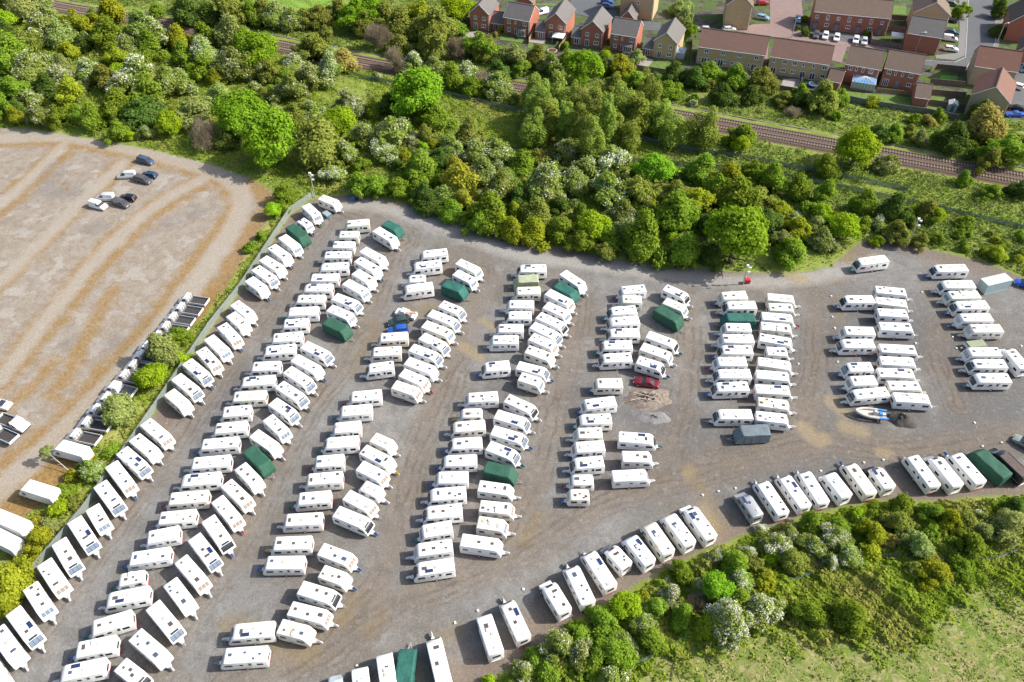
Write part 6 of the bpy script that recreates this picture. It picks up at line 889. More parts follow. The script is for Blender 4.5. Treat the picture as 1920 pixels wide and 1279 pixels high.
for i, (x, y, a, L) in enumerate(LUTONS):
    t = empty('box_van', ['white box van with orange rear marks, beside the last dropside truck', 'white box van parked alone beside the thin leaning birch', 'upper of two white box vans cut off by the picture edge', 'lower of two white box vans cut off by the picture edge'][i], 'van', 'white box vans on the pale lot', (x, y, 0), R(a))
    h = L / 2
    cp = fillet([(h - 2.2, .4), (h - .1, .4), (h, .6, .1), (h - .05, 1.0, .15), (h - .75, 1.3, .1), (h - 1.45, 2.1, .15), (h - 2.2, 2.15, .1)])
    m = MB(); m.prism(cp, [(-.98, .14), (-.95, .05), (-.88, 0), (.88, 0), (.95, .05), (.98, .14)]); cb = m.build('cab', MATS['truck_white'], t, smooth=38)
    m = MB(); strip_quad(m, (h - .82, 1.36), (h - 1.4, 2.04), -.82, .82, .03); m.build('windscreen', MATS['greyglass'], cb)
    for s in (-1, 1): m = MB(); a_, b_2 = sorted((s * .94, s * .99)); m.box(h - 1.9, h - 1.2, a_, b_2, 1.3, 1.85); m.build('cab_window', MATS['darkglass'], cb)
    bx = fillet([(-h, .8), (h - 2.15, .8), (h - 2.1, 2.15, .05), (h - 1.25, 2.2, .1), (h - 1.55, 3.0, .35), (-h, 3.02, .05)])
    m = MB(); m.prism(bx, [(-1.1, .03), (-1.07, 0), (1.07, 0), (1.1, .03)]); m.build('box_body', MATS['truck_white'], t, smooth=38)
    m = MB(); m.box(-h - .02, -h + .01, -.95, .95, .95, 2.85); m.build('rear_shutter', MATS['w2'], t)
    if i < 2: m = MB(); m.box(-h - .05, -h - .02, -1.05, 1.05, .62, .82); m.build('rear_marking', MATS['lampamber'], t)
    m = MB(); m.box(-h + .2, h - .6, -.5, .5, .45, .82); m.build('chassis', MATS['frame_black'], t)
    wheels(t, (h - .95, -h + 1.4), .98)

# ---------------------------------------------------------------- cars
CC = dict(white=(.76, .76, .77), palegrey=(.55, .56, .57), grey=(.10, .10, .105), black=(.018, .018, .022), navy=(.02, .055, .13), navygrey=(.06, .10, .17), blue=(.02, .10, .45), darkgreen=(.04, .07, .06), maroon=(.17, .02, .032), greygreen=(.28, .31, .28), lightblue=(.12, .25, .38), red=(.45, .03, .05), skyblue=(.22, .38, .52))
for k_, v_ in CC.items(): mat('car_' + k_, v_, .22, .15 if k_ not in ('white',) else 0, .6)
def car(kind, colr):
    t = empty('parked_car' if kind != 'van' else 'small_van'); P_ = MATS['car_' + colr]
    L, Hh = dict(hatch=(4.2, 1.48), saloon=(4.7, 1.38), mpv=(4.6, 1.66), van=(4.4, 1.82))[kind]; h = L / 2
    low = fillet([(-h + .05, .25), (h - .1, .25), (h, .45, .1), (h - .04, .72, .1), (h - .95, .98 if kind != 'van' else 1.05, .3), (-h + .1, 1.0 if kind != 'saloon' else .9, .15), (-h, .55, .1)])
    m = MB(); m.prism(low, [(-.88, .12), (-.85, .03), (-.78, 0), (.78, 0), (.85, .03), (.88, .12)]); m.build('body', P_, t, smooth=40)
    xr, xf, tr_, tf = dict(hatch=(-h + .12, h - 1.0, -h + .5, h - 1.85), saloon=(-h + .95, h - 1.45, -h + 1.55, h - 2.15), mpv=(-h + .08, h - .8, -h + .3, h - 1.7), van=(-h + .03, h - .95, -h + .08, h - 1.75))[kind]
    zb = .93; glm = MATS['darkglass']
    def cab(x0, x1, xa, xb, z0, z1, w0, w1): return [(x0, -w0, z0), (x1, -w0, z0), (x1, w0, z0), (x0, w0, z0), (xa, -w1, z1), (xb, -w1, z1), (xb, w1, z1), (xa, w1, z1)]
    fs = [(0, 1, 5, 4), (1, 2, 6, 5), (2, 3, 7, 6), (3, 0, 4, 7), (4, 5, 6, 7)]
    m = MB(); m.add(cab(xr, xf, tr_, tf, zb, Hh - .05, .80, .66), fs)
    if kind == 'van':
        m.build('cargo_body', P_, t)
        m = MB(); m.add(cab(tf - .35, xf - .02, tf - .4, tf + .03, zb + .1, Hh - .12, .815, .69), fs[:3]); m.build('glazing', glm, t)
    else: m.build('glazing', glm, t)
    m = MB(); m.add(cab(tr_ - .04, tf + .04, tr_ + .05, tf - .1, Hh - .07, Hh, .68, .6), fs); m.build('roof', P_, t, smooth=50)
    m = MB()
    if kind != 'van':
        for s in (-1, 1):
            for a, b in ((xf, tf), (xr, tr_)): m.bar((a, s * .79, zb), (b, s * .66, Hh - .04), .04, n=5)
            m.bar(((xf + xr) / 2, s * .795, zb), ((tf + tr_) / 2, s * .67, Hh - .04), .035, n=5)
        m.build('pillars', P_, t)
    for s in (-1, 1):
        m = MB(); m.box(h - .12, h - .01, s * .62 - .14, s * .62 + .14, .58, .72); m.build('headlight', MATS['paleglass'], t)
        m = MB(); m.box(-h - .01, -h + .1, s * .68 - .12, s * .68 + .12, .65, .85); m.build('tail_lamp', MATS['lampred'], t)
    wheels(t, (h - .85, -h + .85), .86, .31, .18); return t
for k_, colr, x, y, a, L, lab in CARS:
    t = car(k_, colr); t.location = (x, y, .06 if y > 200 else 0); t.rotation_euler = (0, 0, R(a)); tag(t, lab, 'van' if k_ == 'van' else 'car', 'parked cars and small vans')
# old pickup wreck
px_, py_ = 0, 0

# ---------------------------------------------------------------- yard things
x, y, a, L = MISC['container']
t = empty('shipping_container', 'weathered pale blue shipping container beside the last caravan column', 'container', None, (x, y, 0), R(a))
m = MB(); L = 6.06; h = L / 2
def corr(mb, p, q, nrm, z0, z1, n=26, d=.05):
    p = Vector(p); q = Vector(q); nr = Vector(nrm); vs = []
    for i in range(n * 2 + 1):
        c = p.lerp(q, i / (n * 2)) + nr * (d if (i // 1) % 4 in (1, 2) else 0); vs += [(c.x, c.y, z0), (c.x, c.y, z1)]
    mb.add(vs, [(2 * i, 2 * i + 2, 2 * i + 3, 2 * i + 1) for i in range(n * 2)])
mat('container_blue', (.33, .46, .50), .6, noise=.08, dirt=(.42, .38, .32), dscale=.7, dlo=.5, dhi=.68); mat('container_roof', (.47, .50, .47), .7, noise=.1, dirt=(.35, .29, .22), dscale=.8)
corr(m, (-h, -1.2, 0), (h, -1.2, 0), (0, 1, 0), .15, 2.5); corr(m, (-h, 1.2, 0), (h, 1.2, 0), (0, -1, 0), .15, 2.5); corr(m, (-h, -1.2, 0), (-h, 1.2, 0), (1, 0, 0), .15, 2.5, 10)
m.build('wall', MATS['container_blue'], t, fix=False)
m = MB(); m.box(-h, h, -1.18, 1.18, 2.46, 2.52); m.build('roof', MATS['container_roof'], t)
m = MB()
for xx in (-h, h - .12):
    for yy in (-1.22, 1.1): m.box(xx, xx + .12, yy, yy + .12, 0, 2.58)
for yy in (-1.22, 1.12): m.box(-h, h, yy, yy + .1, 2.48, 2.57); m.box(-h, h, yy, yy + .1, .03, .17)
m.build('frame', MATS['container_blue'], t)
for s in (0, 1):
    m = MB(); m.box(h - .06, h, -1.1 + s * 1.11, -.01 + s * 1.11, .17, 2.48); d_ = m.build('door', MATS['container_blue'], t)
    m = MB()
    for yy in (.3, .8): m.bar((h + .04, -1.1 + s * 1.11 + yy, .2), (h + .04, -1.1 + s * 1.11 + yy, 2.45), .025)
    m.build('lock_bar', MATS['galv'], d_)
m = MB(); m.box(-.2, 1.6, -1.235, -1.222, 1.1, 1.75); m.build('panel_marking', mat('faded_orange', (.50, .36, .22), .7), t)
x, y, a, L = MISC['boat']
t = empty('inflatable_boat', 'grey and blue rigid inflatable boat lying on the gravel near the dark heap', 'boat', None, (x, y, .55), R(a))
mat('tube_grey', (.42, .42, .41), .5); mat('tube_blue', (.05, .22, .5), .5); mat('deck', (.55, .50, .42), .7)
m = MB(); n = 14
path = [(-2.7, .95), (-1.2, 1.0), (.6, .98), (1.7, .72), (2.5, .28), (2.75, 0), (2.5, -.28), (1.7, -.72), (.6, -.98), (-1.2, -1.0), (-2.7, -.95)]
for a_, b_2 in zip(path[:-1], path[1:]):
    m.bar((*a_, .45 + max(0, a_[0]) * .08), (*b_2, .45 + max(0, b_2[0]) * .08), .24, n=10, mi=1 if min(a_[0], b_2[0]) < -1.3 and max(a_[0], b_2[0]) < -1 else 0)
m.build('tube', [MATS['tube_grey'], MATS['tube_blue']], t, smooth=60)
m = MB(); m.add([(-2.6, -.8, .3), (1.6, -.6, .35), (2.5, 0, .45), (1.6, .6, .35), (-2.6, .8, .3), (-2.4, 0, -.15), (2.0, 0, .05)], [(0, 1, 2, 3, 4), (0, 5, 6, 1), (1, 6, 2), (2, 6, 3), (3, 6, 5, 4), (0, 4, 5)]); m.build('hull', MATS['deck'], t)
m = MB(); m.box(-.9, -.3, -.35, .35, .35, 1.15, 0, .08); m.build('console', MATS['tube_grey'], t)
m = MB(); m.box(-1.9, -1.3, -.4, .4, .35, .8, 0, .05); m.build('seat', MATS['tube_blue'], t)
m = MB(); m.box(-3.1, -2.65, -.2, .2, .1, 1.0, 0, .04); m.build('outboard_motor', MATS['bumper'], t)
tt = empty('boat_trailer', 'galvanised trailer under the inflatable boat, drawbar to the left', 'trailer', None, (x, y, 0), R(a))
m = MB(); m.bar((-2.2, .6, .38), (1.5, .25, .38), .05); m.bar((-2.2, -.6, .38), (1.5, -.25, .38), .05); m.bar((1.3, 0, .38), (4.6, 0, .4), .05); m.bar((-1.2, -.95, .33), (-1.2, .95, .33), .04); m.bar((-2.2, -.6, .38), (-2.2, .6, .38), .04); m.bar((4.3, 0, .05), (4.3, 0, .6), .03); m.build('frame', MATS['galv'], tt)
wheels(tt, (-1.2,), 1.0, .3, .16)
x, y, a, L = MISC['camper']
t = empty('folding_camper', 'low folded camping trailer with olive top, between two caravans of the column farthest right', 'trailer', None, (x, y, 0), R(a)); h = 1.9
m = MB(); m.box(-h, h, -1.0, 1.0, .4, .95, 0, .03); m.build('body', MATS['w2'], t)
m = MB(); m.box(-h + .05, h - .1, -.95, .95, .95, 1.25, 0, .12); m.build('cover', mat('olive_top', (.24, .27, .19), .8, noise=.1, bump=.3), t)
m = MB(); m.bar((h, .4, .45), (h + 1.1, 0, .45), .05); m.bar((h, -.4, .45), (h + 1.1, 0, .45), .05); m.build('drawbar', MATS['galv'], t); wheels(t, (-.2,), 1.05, .3)
x, y, a, L = MISC['trailer']
t = empty('box_trailer', 'small blue box trailer with grey lid beside the top caravans by the fence', 'trailer', None, (x, y, 0), R(a)); mat('trailer_blue', (.04, .2, .28), .6, noise=.1)
m = MB(); m.box(-.95, .85, -.65, .65, .4, .95); m.build('body', MATS['trailer_blue'], t); m = MB(); m.box(-1.0, .9, -.7, .7, .95, 1.06, 0, .06); m.build('lid', mat('lid_grey', (.25, .3, .3), .7), t)
m = MB(); m.bar((.8, .3, .42), (1.8, 0, .42), .04); m.bar((.8, -.3, .42), (1.8, 0, .42), .04); m.build('drawbar', MATS['galv'], t); wheels(t, (-.1,), .82, .28, .14)
def mound(name, lab, cat, x, y, rx, ry, hh, m_, seed, jag=.25, group=None):
    m = MB(); rg = random.Random(seed); nr, na = 9, 26; vs = []
    for i in range(nr + 1):
        f = i / nr
        for j in range(na):
            a = 2 * math.pi * j / na; wv = 1 + .18 * math.sin(2 * a + seed) + .1 * math.sin(5 * a + seed * 2)
            z = hh * max(0, (1 - f ** 1.3)) * (1 + jag * (rg.random() - .5) * 2) - (.08 if i == nr else 0)
            vs.append((rx * f * wv * math.cos(a), ry * f * wv * math.sin(a), z))
    fs = [(i * na + j, i * na + (j + 1) % na, (i + 1) * na + (j + 1) % na, (i + 1) * na + j) for i in range(nr) for j in range(na)]
    m.add(vs, fs); o = m.build(name, m_, None, smooth=45); o.location = (x, y, 0); tag(o, lab, cat, group); return o
mound('tarmac_heap', 'heap of dark road planings beside the inflatable boat', 'heap', *MISC['tarmac'], 2.6, 1.9, 1.3, mat('dark_planings', (.065, .06, .055), .95, noise=.35, nscale=3, bump=.8), 3)
mat('soil', (.20, .165, .135), .95, noise=.35, nscale=2, bump=.8)
mx, my = MISC['rubble']; mound('soil_heap', 'low heap of brown soil and rubble below the dark red saloon', 'heap', mx, my + 1.5, 5.2, 2.4, .9, MATS['soil'], 5, .5)
mound('gravel_heap', 'small grey gravel heap below the soil heap', 'heap', mx + .5, my - 3, 2.6, 1.8, .5, mat('grey_gravel', (.19, .185, .18), .95, noise=.3, nscale=4, bump=.6), 8, .4)
mound('sand_heap', 'low pale sandy heap at the yard edge near the red bin', 'heap', *(MARKS[0][0] - 60 + 56.5, MARKS[0][1]), .01, .01, .01, MATS['soil'], 4) if False else None
wx, wy = MISC['wood']
for i, (lab, dx, dy, a, l) in enumerate((('long pale timber plank lying across the soil heap, upper', 0, 0, -14, 4.2), ('long pale timber plank lying across the soil heap, lower', .6, -.9, -9, 3.6), ('short timber plank beside the soil heap', -1.6, -.6, 20, 2.2))):
    m = MB(); m.box(-l / 2, l / 2, -.08, .08, 0, .06); o = m.build('timber_plank', mat('pale_plank', (.33, .28, .23), .9, noise=.2), None); o.location = (wx + 1.6 + dx, wy - .2 + dy, 1.0 - .2 * i); o.rotation_euler = (0, R(8), R(a)); tag(o, lab, 'plank', 'planks on the soil heap')
x, y = MISC['redbox']
t = empty('red_bin', 'bright red bin standing at the foot of the short yard pole', 'bin', None, (x, y, 0)); mat('bin_red', (.5, .02, .04), .5)
m = MB(); m.box(-.5, .5, -.35, .35, .08, .95, 0, -.06); m.build('body', MATS['bin_red'], t); m = MB(); m.box(-.55, .55, -.42, .42, .95, 1.05, 0, .04); m.build('lid', MATS['bin_red'], t); m = MB()
for s in (-.3, .3): m.bar((s, -.36, .1), (s, -.26, .1), .1, n=10)
m.build('wheel', MATS['tyre'], t)
x, y = MISC['bluetarp']
m = MB(); rg = random.Random(5)
t = empty('motorcycle', 'dark motorcycle partly under a blue cover on the bare ground by the bushes', 'motorcycle', None, (x, y, 0), R(-12))
for xx in (-.75, .75):
    q = MB(); q.bar((xx, -.07, .32), (xx, .07, .32), .32, n=16); q.build('wheel', MATS['tyre'], t, smooth=40)
q = MB(); q.bar((-.6, 0, .45), (.5, 0, .85), .09); q.bar((.5, 0, .9), (.75, 0, .35), .05); q.bar((.45, -.35, 1.0), (.45, .35, 1.0), .03); q.box(-.3, .25, -.18, .18, .25, .7, 0, .04); q.build('frame', MATS['bumper'], t)
q = MB(); q.add([(-1.0, -.45, .15), (.3, -.5, .1), (.35, .5, .1), (-1.0, .45, .15), (-.8, -.16, .85), (.2, -.2, 1.0), (.2, .2, 1.0), (-.8, .16, .85)], [(4, 5, 6, 7), (0, 1, 5, 4), (1, 2, 6, 5), (2, 3, 7, 6), (3, 0, 4, 7)]); q.build('cover', mat('tarp_blue', (.02, .09, .28), .5, bump=.5), t, smooth=50)
x, y = MISC['hose']; q = MB(); pts_ = [(math.cos(a) * 1.1, math.sin(a) * .8, .06) for a in np.linspace(-.6, 2.2, 9)]
for a_, b_2 in zip(pts_[:-1], pts_[1:]): q.bar(a_, b_2, .05)
o = q.build('curved_pipe', MATS['tube_grey'], None, smooth=50); o.location = (x, y, 0); tag(o, 'pale curved pipe lying on the ground near the motorcycle', 'pipe')
# wrecked pickup
x, y, a, L = WRECK
t = empty('pickup_truck', 'battered white pickup loaded with scrap beside the dark green car', 'pickup', None, (x, y, 0), R(a))
m = MB(); m.box(-2.2, 2.2, -.85, .85, .35, .9, 0, .05); m.build('body', MATS['w2'], t); m = MB(); m.box(-.1, 1.1, -.78, .78, .9, 1.6, 0, .18); c_ = m.build('cab', MATS['w2'], t)
m = MB(); m.box(.0, 1.13, -.6, .6, 1.0, 1.45, 0, .18); m.build('window', MATS['darkglass'], c_); wheels(t, (1.4, -1.3), .86, .33)
m = MB(); rg = random.Random(2)
for i in range(16):
    cx, cy, cz = rg.uniform(-2, -.3), rg.uniform(-.6, .6), rg.uniform(.9, 1.2); s = rg.uniform(.1, .3); m.box(cx - s, cx + s, cy - s, cy + s, cz, cz + s, i % 3)
m.build('scrap_load', [mat('scrap_tan', (.45, .28, .16), .8), MATS['galv'], MATS['w2']], t)
# marker stones
for i, (x, y) in enumerate(MARKS):
    m = MB(); m.box(-.2, .2, -.17, .17, 0, .2, 0, .05); 
    if i == 0: mp = m.build('marker_stone', mat('white_stone', (.72, .72, .7), .7), None); o = mp
    else: o = mp.copy(); COL.objects.link(o)
    o.location = (x, y, -.01); o.rotation_euler = (0, 0, i * 1.3)
    tag(o, f"small white painted marker stone on the gravel, {ordinal(i + 1)} of the scattered stones from " + ('left' if i < 0 else 'the west'), 'stone', 'white marker stones between the columns')
MARKERS_ = [o for o in bpy.data.objects if o.name.startswith('marker_stone')]
MARKERS_.sort(key=lambda o: o.location.x)
for i, o in enumerate(MARKERS_): o['label'] = f"small white marker stone on the gravel, {ordinal(i + 1)} of the scattered stones from the left"
# poles
PL = ['tall camera pole at the top end of the palisade fence', 'short floodlight pole beside the red bin at the yard edge', 'tall camera pole in the scrub behind the first twin axle caravan', 'street lamp on the pink brick paving', 'street lamp beside the tree lined road', 'street lamp in front of the blank brick wall']
for i, (x, y, h, kd) in enumerate(POLES):
    t = empty('yard_pole' if kd == 'yard' else 'street_lamp', PL[i], 'pole' if kd == 'yard' else 'street lamp', None, (x, y, 0))
    m = MB(); m.bar((0, 0, 0), (0, 0, h), .13, .09, 10); m.build('pole', MATS['galv'], t, smooth=50)
    if kd == 'yard':
        for z in (h - .3, h - 1.5):
            m = MB(); m.bar((0, 0, z), (.5, -.2, z), .04); m.box(.3, .75, -.38, -.1, z - .15, z + .15); m.build('camera', MATS['w1'], t)
        m = MB(); m.box(-.3, .3, -.2, .2, h, h + .3, 0, .05); m.build('floodlight', MATS['w1'], t)
    else:
        m = MB(); m.bar((0, 0, h - .1), (.9, 0, h + .1), .045); m.box(.6, 1.3, -.16, .16, h + .06, h + .2, 0, .04); m.build('lamp_head', MATS['w1'], t)

# ---------------------------------------------------------------- garden things
def conservatory(x, y, a, w, d, lab):
    t = empty('conservatory', lab, 'conservatory', None, (x, y, 0), R(a))
    m = MB(); m.box(0, w, 0, d, 0, .5); m.build('dwarf_wall', MATS['brick'], t)
    m = MB(); n = 7
    for i in range(n + 1):
        u = (w - .08) * i / n; m.box(u, u + .08, 0, .08, .5, 2.3)
    for s in (0, w - .08):
        for i in range(1, 5): m.box(s, s + .08, d * i / 5, d * i / 5 + .08, .5, 2.3)
    m.box(-.05, w + .05, -.05, .12, 2.3, 2.45); m.box(-.05, .1, .12, d, 2.3, 2.45); m.box(w - .1, w + .05, .12, d, 2.3, 2.45); m.build('frame', upvc, t)
    m = MB(); m.box(.03, w - .03, .03, .05, .5, 2.3); m.box(.03, .05, .05, d, .5, 2.3); m.box(w - .05, w - .03, .05, d, .5, 2.3); m.build('glazing', mat('pale_glazing', (.28, .34, .36), .15, spec=.8), t)
    ap = (w / 2, d * .55, 3.3); m = MB(); C_ = [(0, 0, 2.45), (w, 0, 2.45), (w, d, 2.45), (0, d, 2.45), ap]
    m.add(C_, [(0, 1, 4), (1, 2, 4), (2, 3, 4), (3, 0, 4)]); m.build('roof', mat('blue_roof_glass', (.09, .24, .48), .15, spec=.9), t)
    m = MB()
    for e in range(4):
        p, q = Vector(C_[e]), Vector(C_[(e + 1) % 4])
        for k in range(7): r_ = p.lerp(q, k / 7); m.bar(r_ + Vector((0, 0, .03)), Vector(ap) + Vector((0, 0, .04)), .035, n=4)
    m.build('roof_bars', upvc, t)
x, y, x2, y2 = MISC['cons1']
conservatory(x - 3.2, y + .6, -21, 3.6, 3.4, 'white framed conservatory with blue glass roof beside the tan gable house')
x, y = MISC['cons2']; conservatory(x - 3.2, y + .2, -22, 6.2, 4.2, 'large white framed conservatory with blue glass roof behind the red brick semi')
def gazebo(x, y, a, s, lab, colr):
    t = empty('gazebo', lab, 'gazebo', None, (x, y, 0), R(a)); m = MB()
    for u in (-s, s):
        for v in (-s, s): m.bar((u, v, 0), (u, v, 2.1), .05)
    m.build('frame', upvc, t); m = MB(); m.add([(-s - .15, -s - .15, 2.1), (s + .15, -s - .15, 2.1), (s + .15, s + .15, 2.1), (-s - .15, s + .15, 2.1), (0, 0, 2.8), (-s - .15, -s - .15, 1.9), (s + .15, -s - .15, 1.9), (s + .15, s + .15, 1.9), (-s - .15, s + .15, 1.9)], [(0, 1, 4), (1, 2, 4), (2, 3, 4), (3, 0, 4), (0, 5, 6, 1), (1, 6, 7, 2), (2, 7, 8, 3), (3, 8, 5, 0)]); m.build('canopy', MATS[colr], t)
gazebo(*MISC['gazebo'], -18, 1.6, 'white gazebo on the patio of the brick gable house', 'w1'); gazebo(*MISC['gaz2'], -20, 1.6, 'white garden canopy inside the walled garden', 'w1')
for nm, lab, colr in (('tramp', 'round trampoline with orange edge on the gazebo lawn', 'scrap_tan'), ('tramp2', 'round trampoline with blue edge below the tan terrace', 'tube_blue')):
    x, y = MISC[nm]; t = empty('trampoline', lab, 'trampoline', None, (x, y, 0)); m = MB(); m.bar((0, 0, .62), (0, 0, .7), 1.55, n=24); m.build('edge_pad', MATS[colr], t)
    m = MB(); m.bar((0, 0, .69), (0, 0, .72), 1.2, n=24); m.build('mat', MATS['bumper'], t)
    for k in range(6): a = k * math.pi / 3; m = MB(); m.bar((math.cos(a) * 1.4, math.sin(a) * 1.4, 0), (math.cos(a) * 1.4, math.sin(a) * 1.4, .65), .04); m.build('leg', MATS['galv'], t)
for nm, lab, wl, rc in (('shed1', 'dark timber garden shed with pinkish roof below the trampoline', 'weathered_timber', 'pink'), ('shed2', 'dark timber garden shed with pale grey roof below the trampoline', 'weathered_timber', 'frame_grey'), ('shed3', 'pale green garden shed in the narrow gardens', 'container_blue', 'container_roof')):
    x, y = MISC[nm]; t = empty('garden_shed', lab, 'shed', 'garden sheds of the estate', (x, y, 0), R(-20)); m = MB(); m.box(-1.1, 1.1, -1.2, 1.2, 0, 2.0); m.add([(-1.1, -1.2, 2.0), (1.1, -1.2, 2.0), (0, -1.2, 2.5), (-1.1, 1.2, 2.0), (1.1, 1.2, 2.0), (0, 1.2, 2.5)], [(0, 1, 2), (3, 5, 4)]); m.build('wall', MATS[wl], t)
    m = MB(); roof_slab(m, [(-1.25, -1.3, 1.98), (0, -1.3, 2.58), (0, 1.3, 2.58), (-1.25, 1.3, 1.98)], .06); roof_slab(m, [(0, -1.3, 2.58), (1.25, -1.3, 1.98), (1.25, 1.3, 1.98), (0, 1.3, 2.58)], .06); m.build('roof', MATS[rc], t)
    m = MB(); m.box(-.4, .4, -1.24, -1.205, .05, 1.85); m.build('door', MATS['grey_timber'], t)
x, y = MISC['parasol']; t = empty('parasol', 'closed red parasol on the patio of the brick house', 'parasol', None, (x, y, 0)); m = MB(); m.bar((0, 0, 0), (0, 0, 2.3), .04); m.build('pole', MATS['galv'], t); m = MB(); m.bar((0, 0, 1.0), (0, 0, 2.35), .38, .05, 8); m.build('canopy', MATS['bin_red'], t)
x, y = MISC['table']; t = empty('garden_table', 'dark garden table on the patio of the bay window house', 'table', None, (x, y, 0)); m = MB(); m.bar((0, 0, .7), (0, 0, .75), .6, n=16); m.build('table_top', MATS['bumper'], t)
for k in range(4): a = k * math.pi / 2; m = MB(); m.bar((.4 * math.cos(a), .4 * math.sin(a), 0), (.4 * math.cos(a), .4 * math.sin(a), .7), .03); m.build('leg', MATS['bumper'], t)
# ---------------------------------------------------------------- trees, shrubs and undergrowth
def leafmat(name, c1, c2, tr=.45, nsc=.9):
    m = bpy.data.materials.new(name); m.use_nodes = True; MATS[name] = m
    nt_ = m.node_tree; n = nt_.nodes; n.clear(); lk = nt_.links
    out = n.new('ShaderNodeOutputMaterial'); mx = n.new('ShaderNodeMixShader'); df = n.new('ShaderNodeBsdfDiffuse'); tl_ = n.new('ShaderNodeBsdfTranslucent')
    at = n.new('ShaderNodeAttribute'); at.attribute_name = 'tone'
    ge = n.new('ShaderNodeNewGeometry'); ns = n.new('ShaderNodeTexNoise'); ns.inputs['Scale'].default_value = nsc; ns.inputs['Detail'].default_value = 3; lk.new(ge.outputs['Position'], ns.inputs['Vector'])
    ad = n.new('ShaderNodeMath'); ad.operation = 'ADD'; lk.new(at.outputs['Fac'], ad.inputs[0]); lk.new(ns.outputs['Fac'], ad.inputs[1])
    mr = n.new('ShaderNodeMapRange'); mr.inputs[1].default_value = .55; mr.inputs[2].default_value = 1.4; lk.new(ad.outputs[0], mr.inputs[0])
    mc = n.new('ShaderNodeMix'); mc.data_type = 'RGBA'; mc.inputs[6].default_value = (*c1, 1); mc.inputs[7].default_value = (*c2, 1); lk.new(mr.outputs[0], mc.inputs[0])
    oi = n.new('ShaderNodeObjectInfo'); hs = n.new('ShaderNodeHueSaturation'); m2 = n.new('ShaderNodeMapRange'); m2.inputs[3].default_value = .82; m2.inputs[4].default_value = 1.18; lk.new(oi.outputs['Random'], m2.inputs[0])
    m3 = n.new('ShaderNodeMapRange'); m3.inputs[3].default_value = .485; m3.inputs[4].default_value = .512; lk.new(oi.outputs['Random'], m3.inputs[0])
    lk.new(mc.outputs[2], hs.inputs['Color']); lk.new(m2.outputs[0], hs.inputs['Value']); lk.new(m3.outputs[0], hs.inputs['Hue'])
    lk.new(hs.outputs[0], df.inputs[0]); lk.new(hs.outputs[0], tl_.inputs[0]); mx.inputs[0].default_value = tr
    lk.new(df.outputs[0], mx.inputs[1]); lk.new(tl_.outputs[0], mx.inputs[2]); lk.new(mx.outputs[0], out.inputs[0]); return m
LEAF = {'O': ((.17, .33, .018), (.30, .49, .04)), 'G': ((.16, .255, .022), (.30, .42, .05)), 'Y': ((.26, .305, .018), (.43, .48, .045)), 'D': ((.085, .145, .026), (.165, .255, .05)),
        'V': ((.20, .235, .038), (.33, .37, .08)), 'P': ((.25, .31, .085), (.41, .49, .16)), 'H': ((.195, .265, .045), (.35, .43, .10)), 'W': ((.20, .285, .05), (.36, .45, .10)),
        'K': ((.20, .275, .038), (.35, .44, .085)), 'Q': ((.29, .25, .06), (.45, .38, .12)), 'J': ((.28, .28, .03), (.46, .44, .06)), 'R': ((.25, .41, .018), (.41, .56, .035)), 'B': ((.24, .20, .14), (.38, .32, .22))}
for k_, (a_, b_2) in LEAF.items(): leafmat('leaf_' + k_, a_, b_2)
mat('bark', (.13, .105, .08), .9, noise=.3, nscale=4); mat('birch_bark', (.48, .46, .42), .8, noise=.2, nscale=3, dirt=(.12, .1, .08), dscale=3)
leafmat('blossom', (.55, .57, .44), (.80, .80, .70), .3)
def quads(P, Nn, size, rng, jitter=.6):
    """one leaf clump quad at each point, facing roughly along Nn"""
    k = len(P); nn = Nn + rng.normal(0, jitter, (k, 3)); nn /= np.linalg.norm(nn, axis=1)[:, None]
    ref = rng.normal(0, 1, (k, 3)); u = np.cross(nn, ref); u /= np.linalg.norm(u, axis=1)[:, None]; w = np.cross(nn, u)
    s = (size * rng.uniform(.6, 1.4, k))[:, None]; s2 = s * rng.uniform(.45, .8, (k, 1))
    bend = nn * s * .25
    V = np.stack([P - u * s, P - w * s2 + bend, P + u * s, P + w * s2 + bend], 1).reshape(-1, 3)
    return V, np.arange(4 * k).reshape(-1, 4)
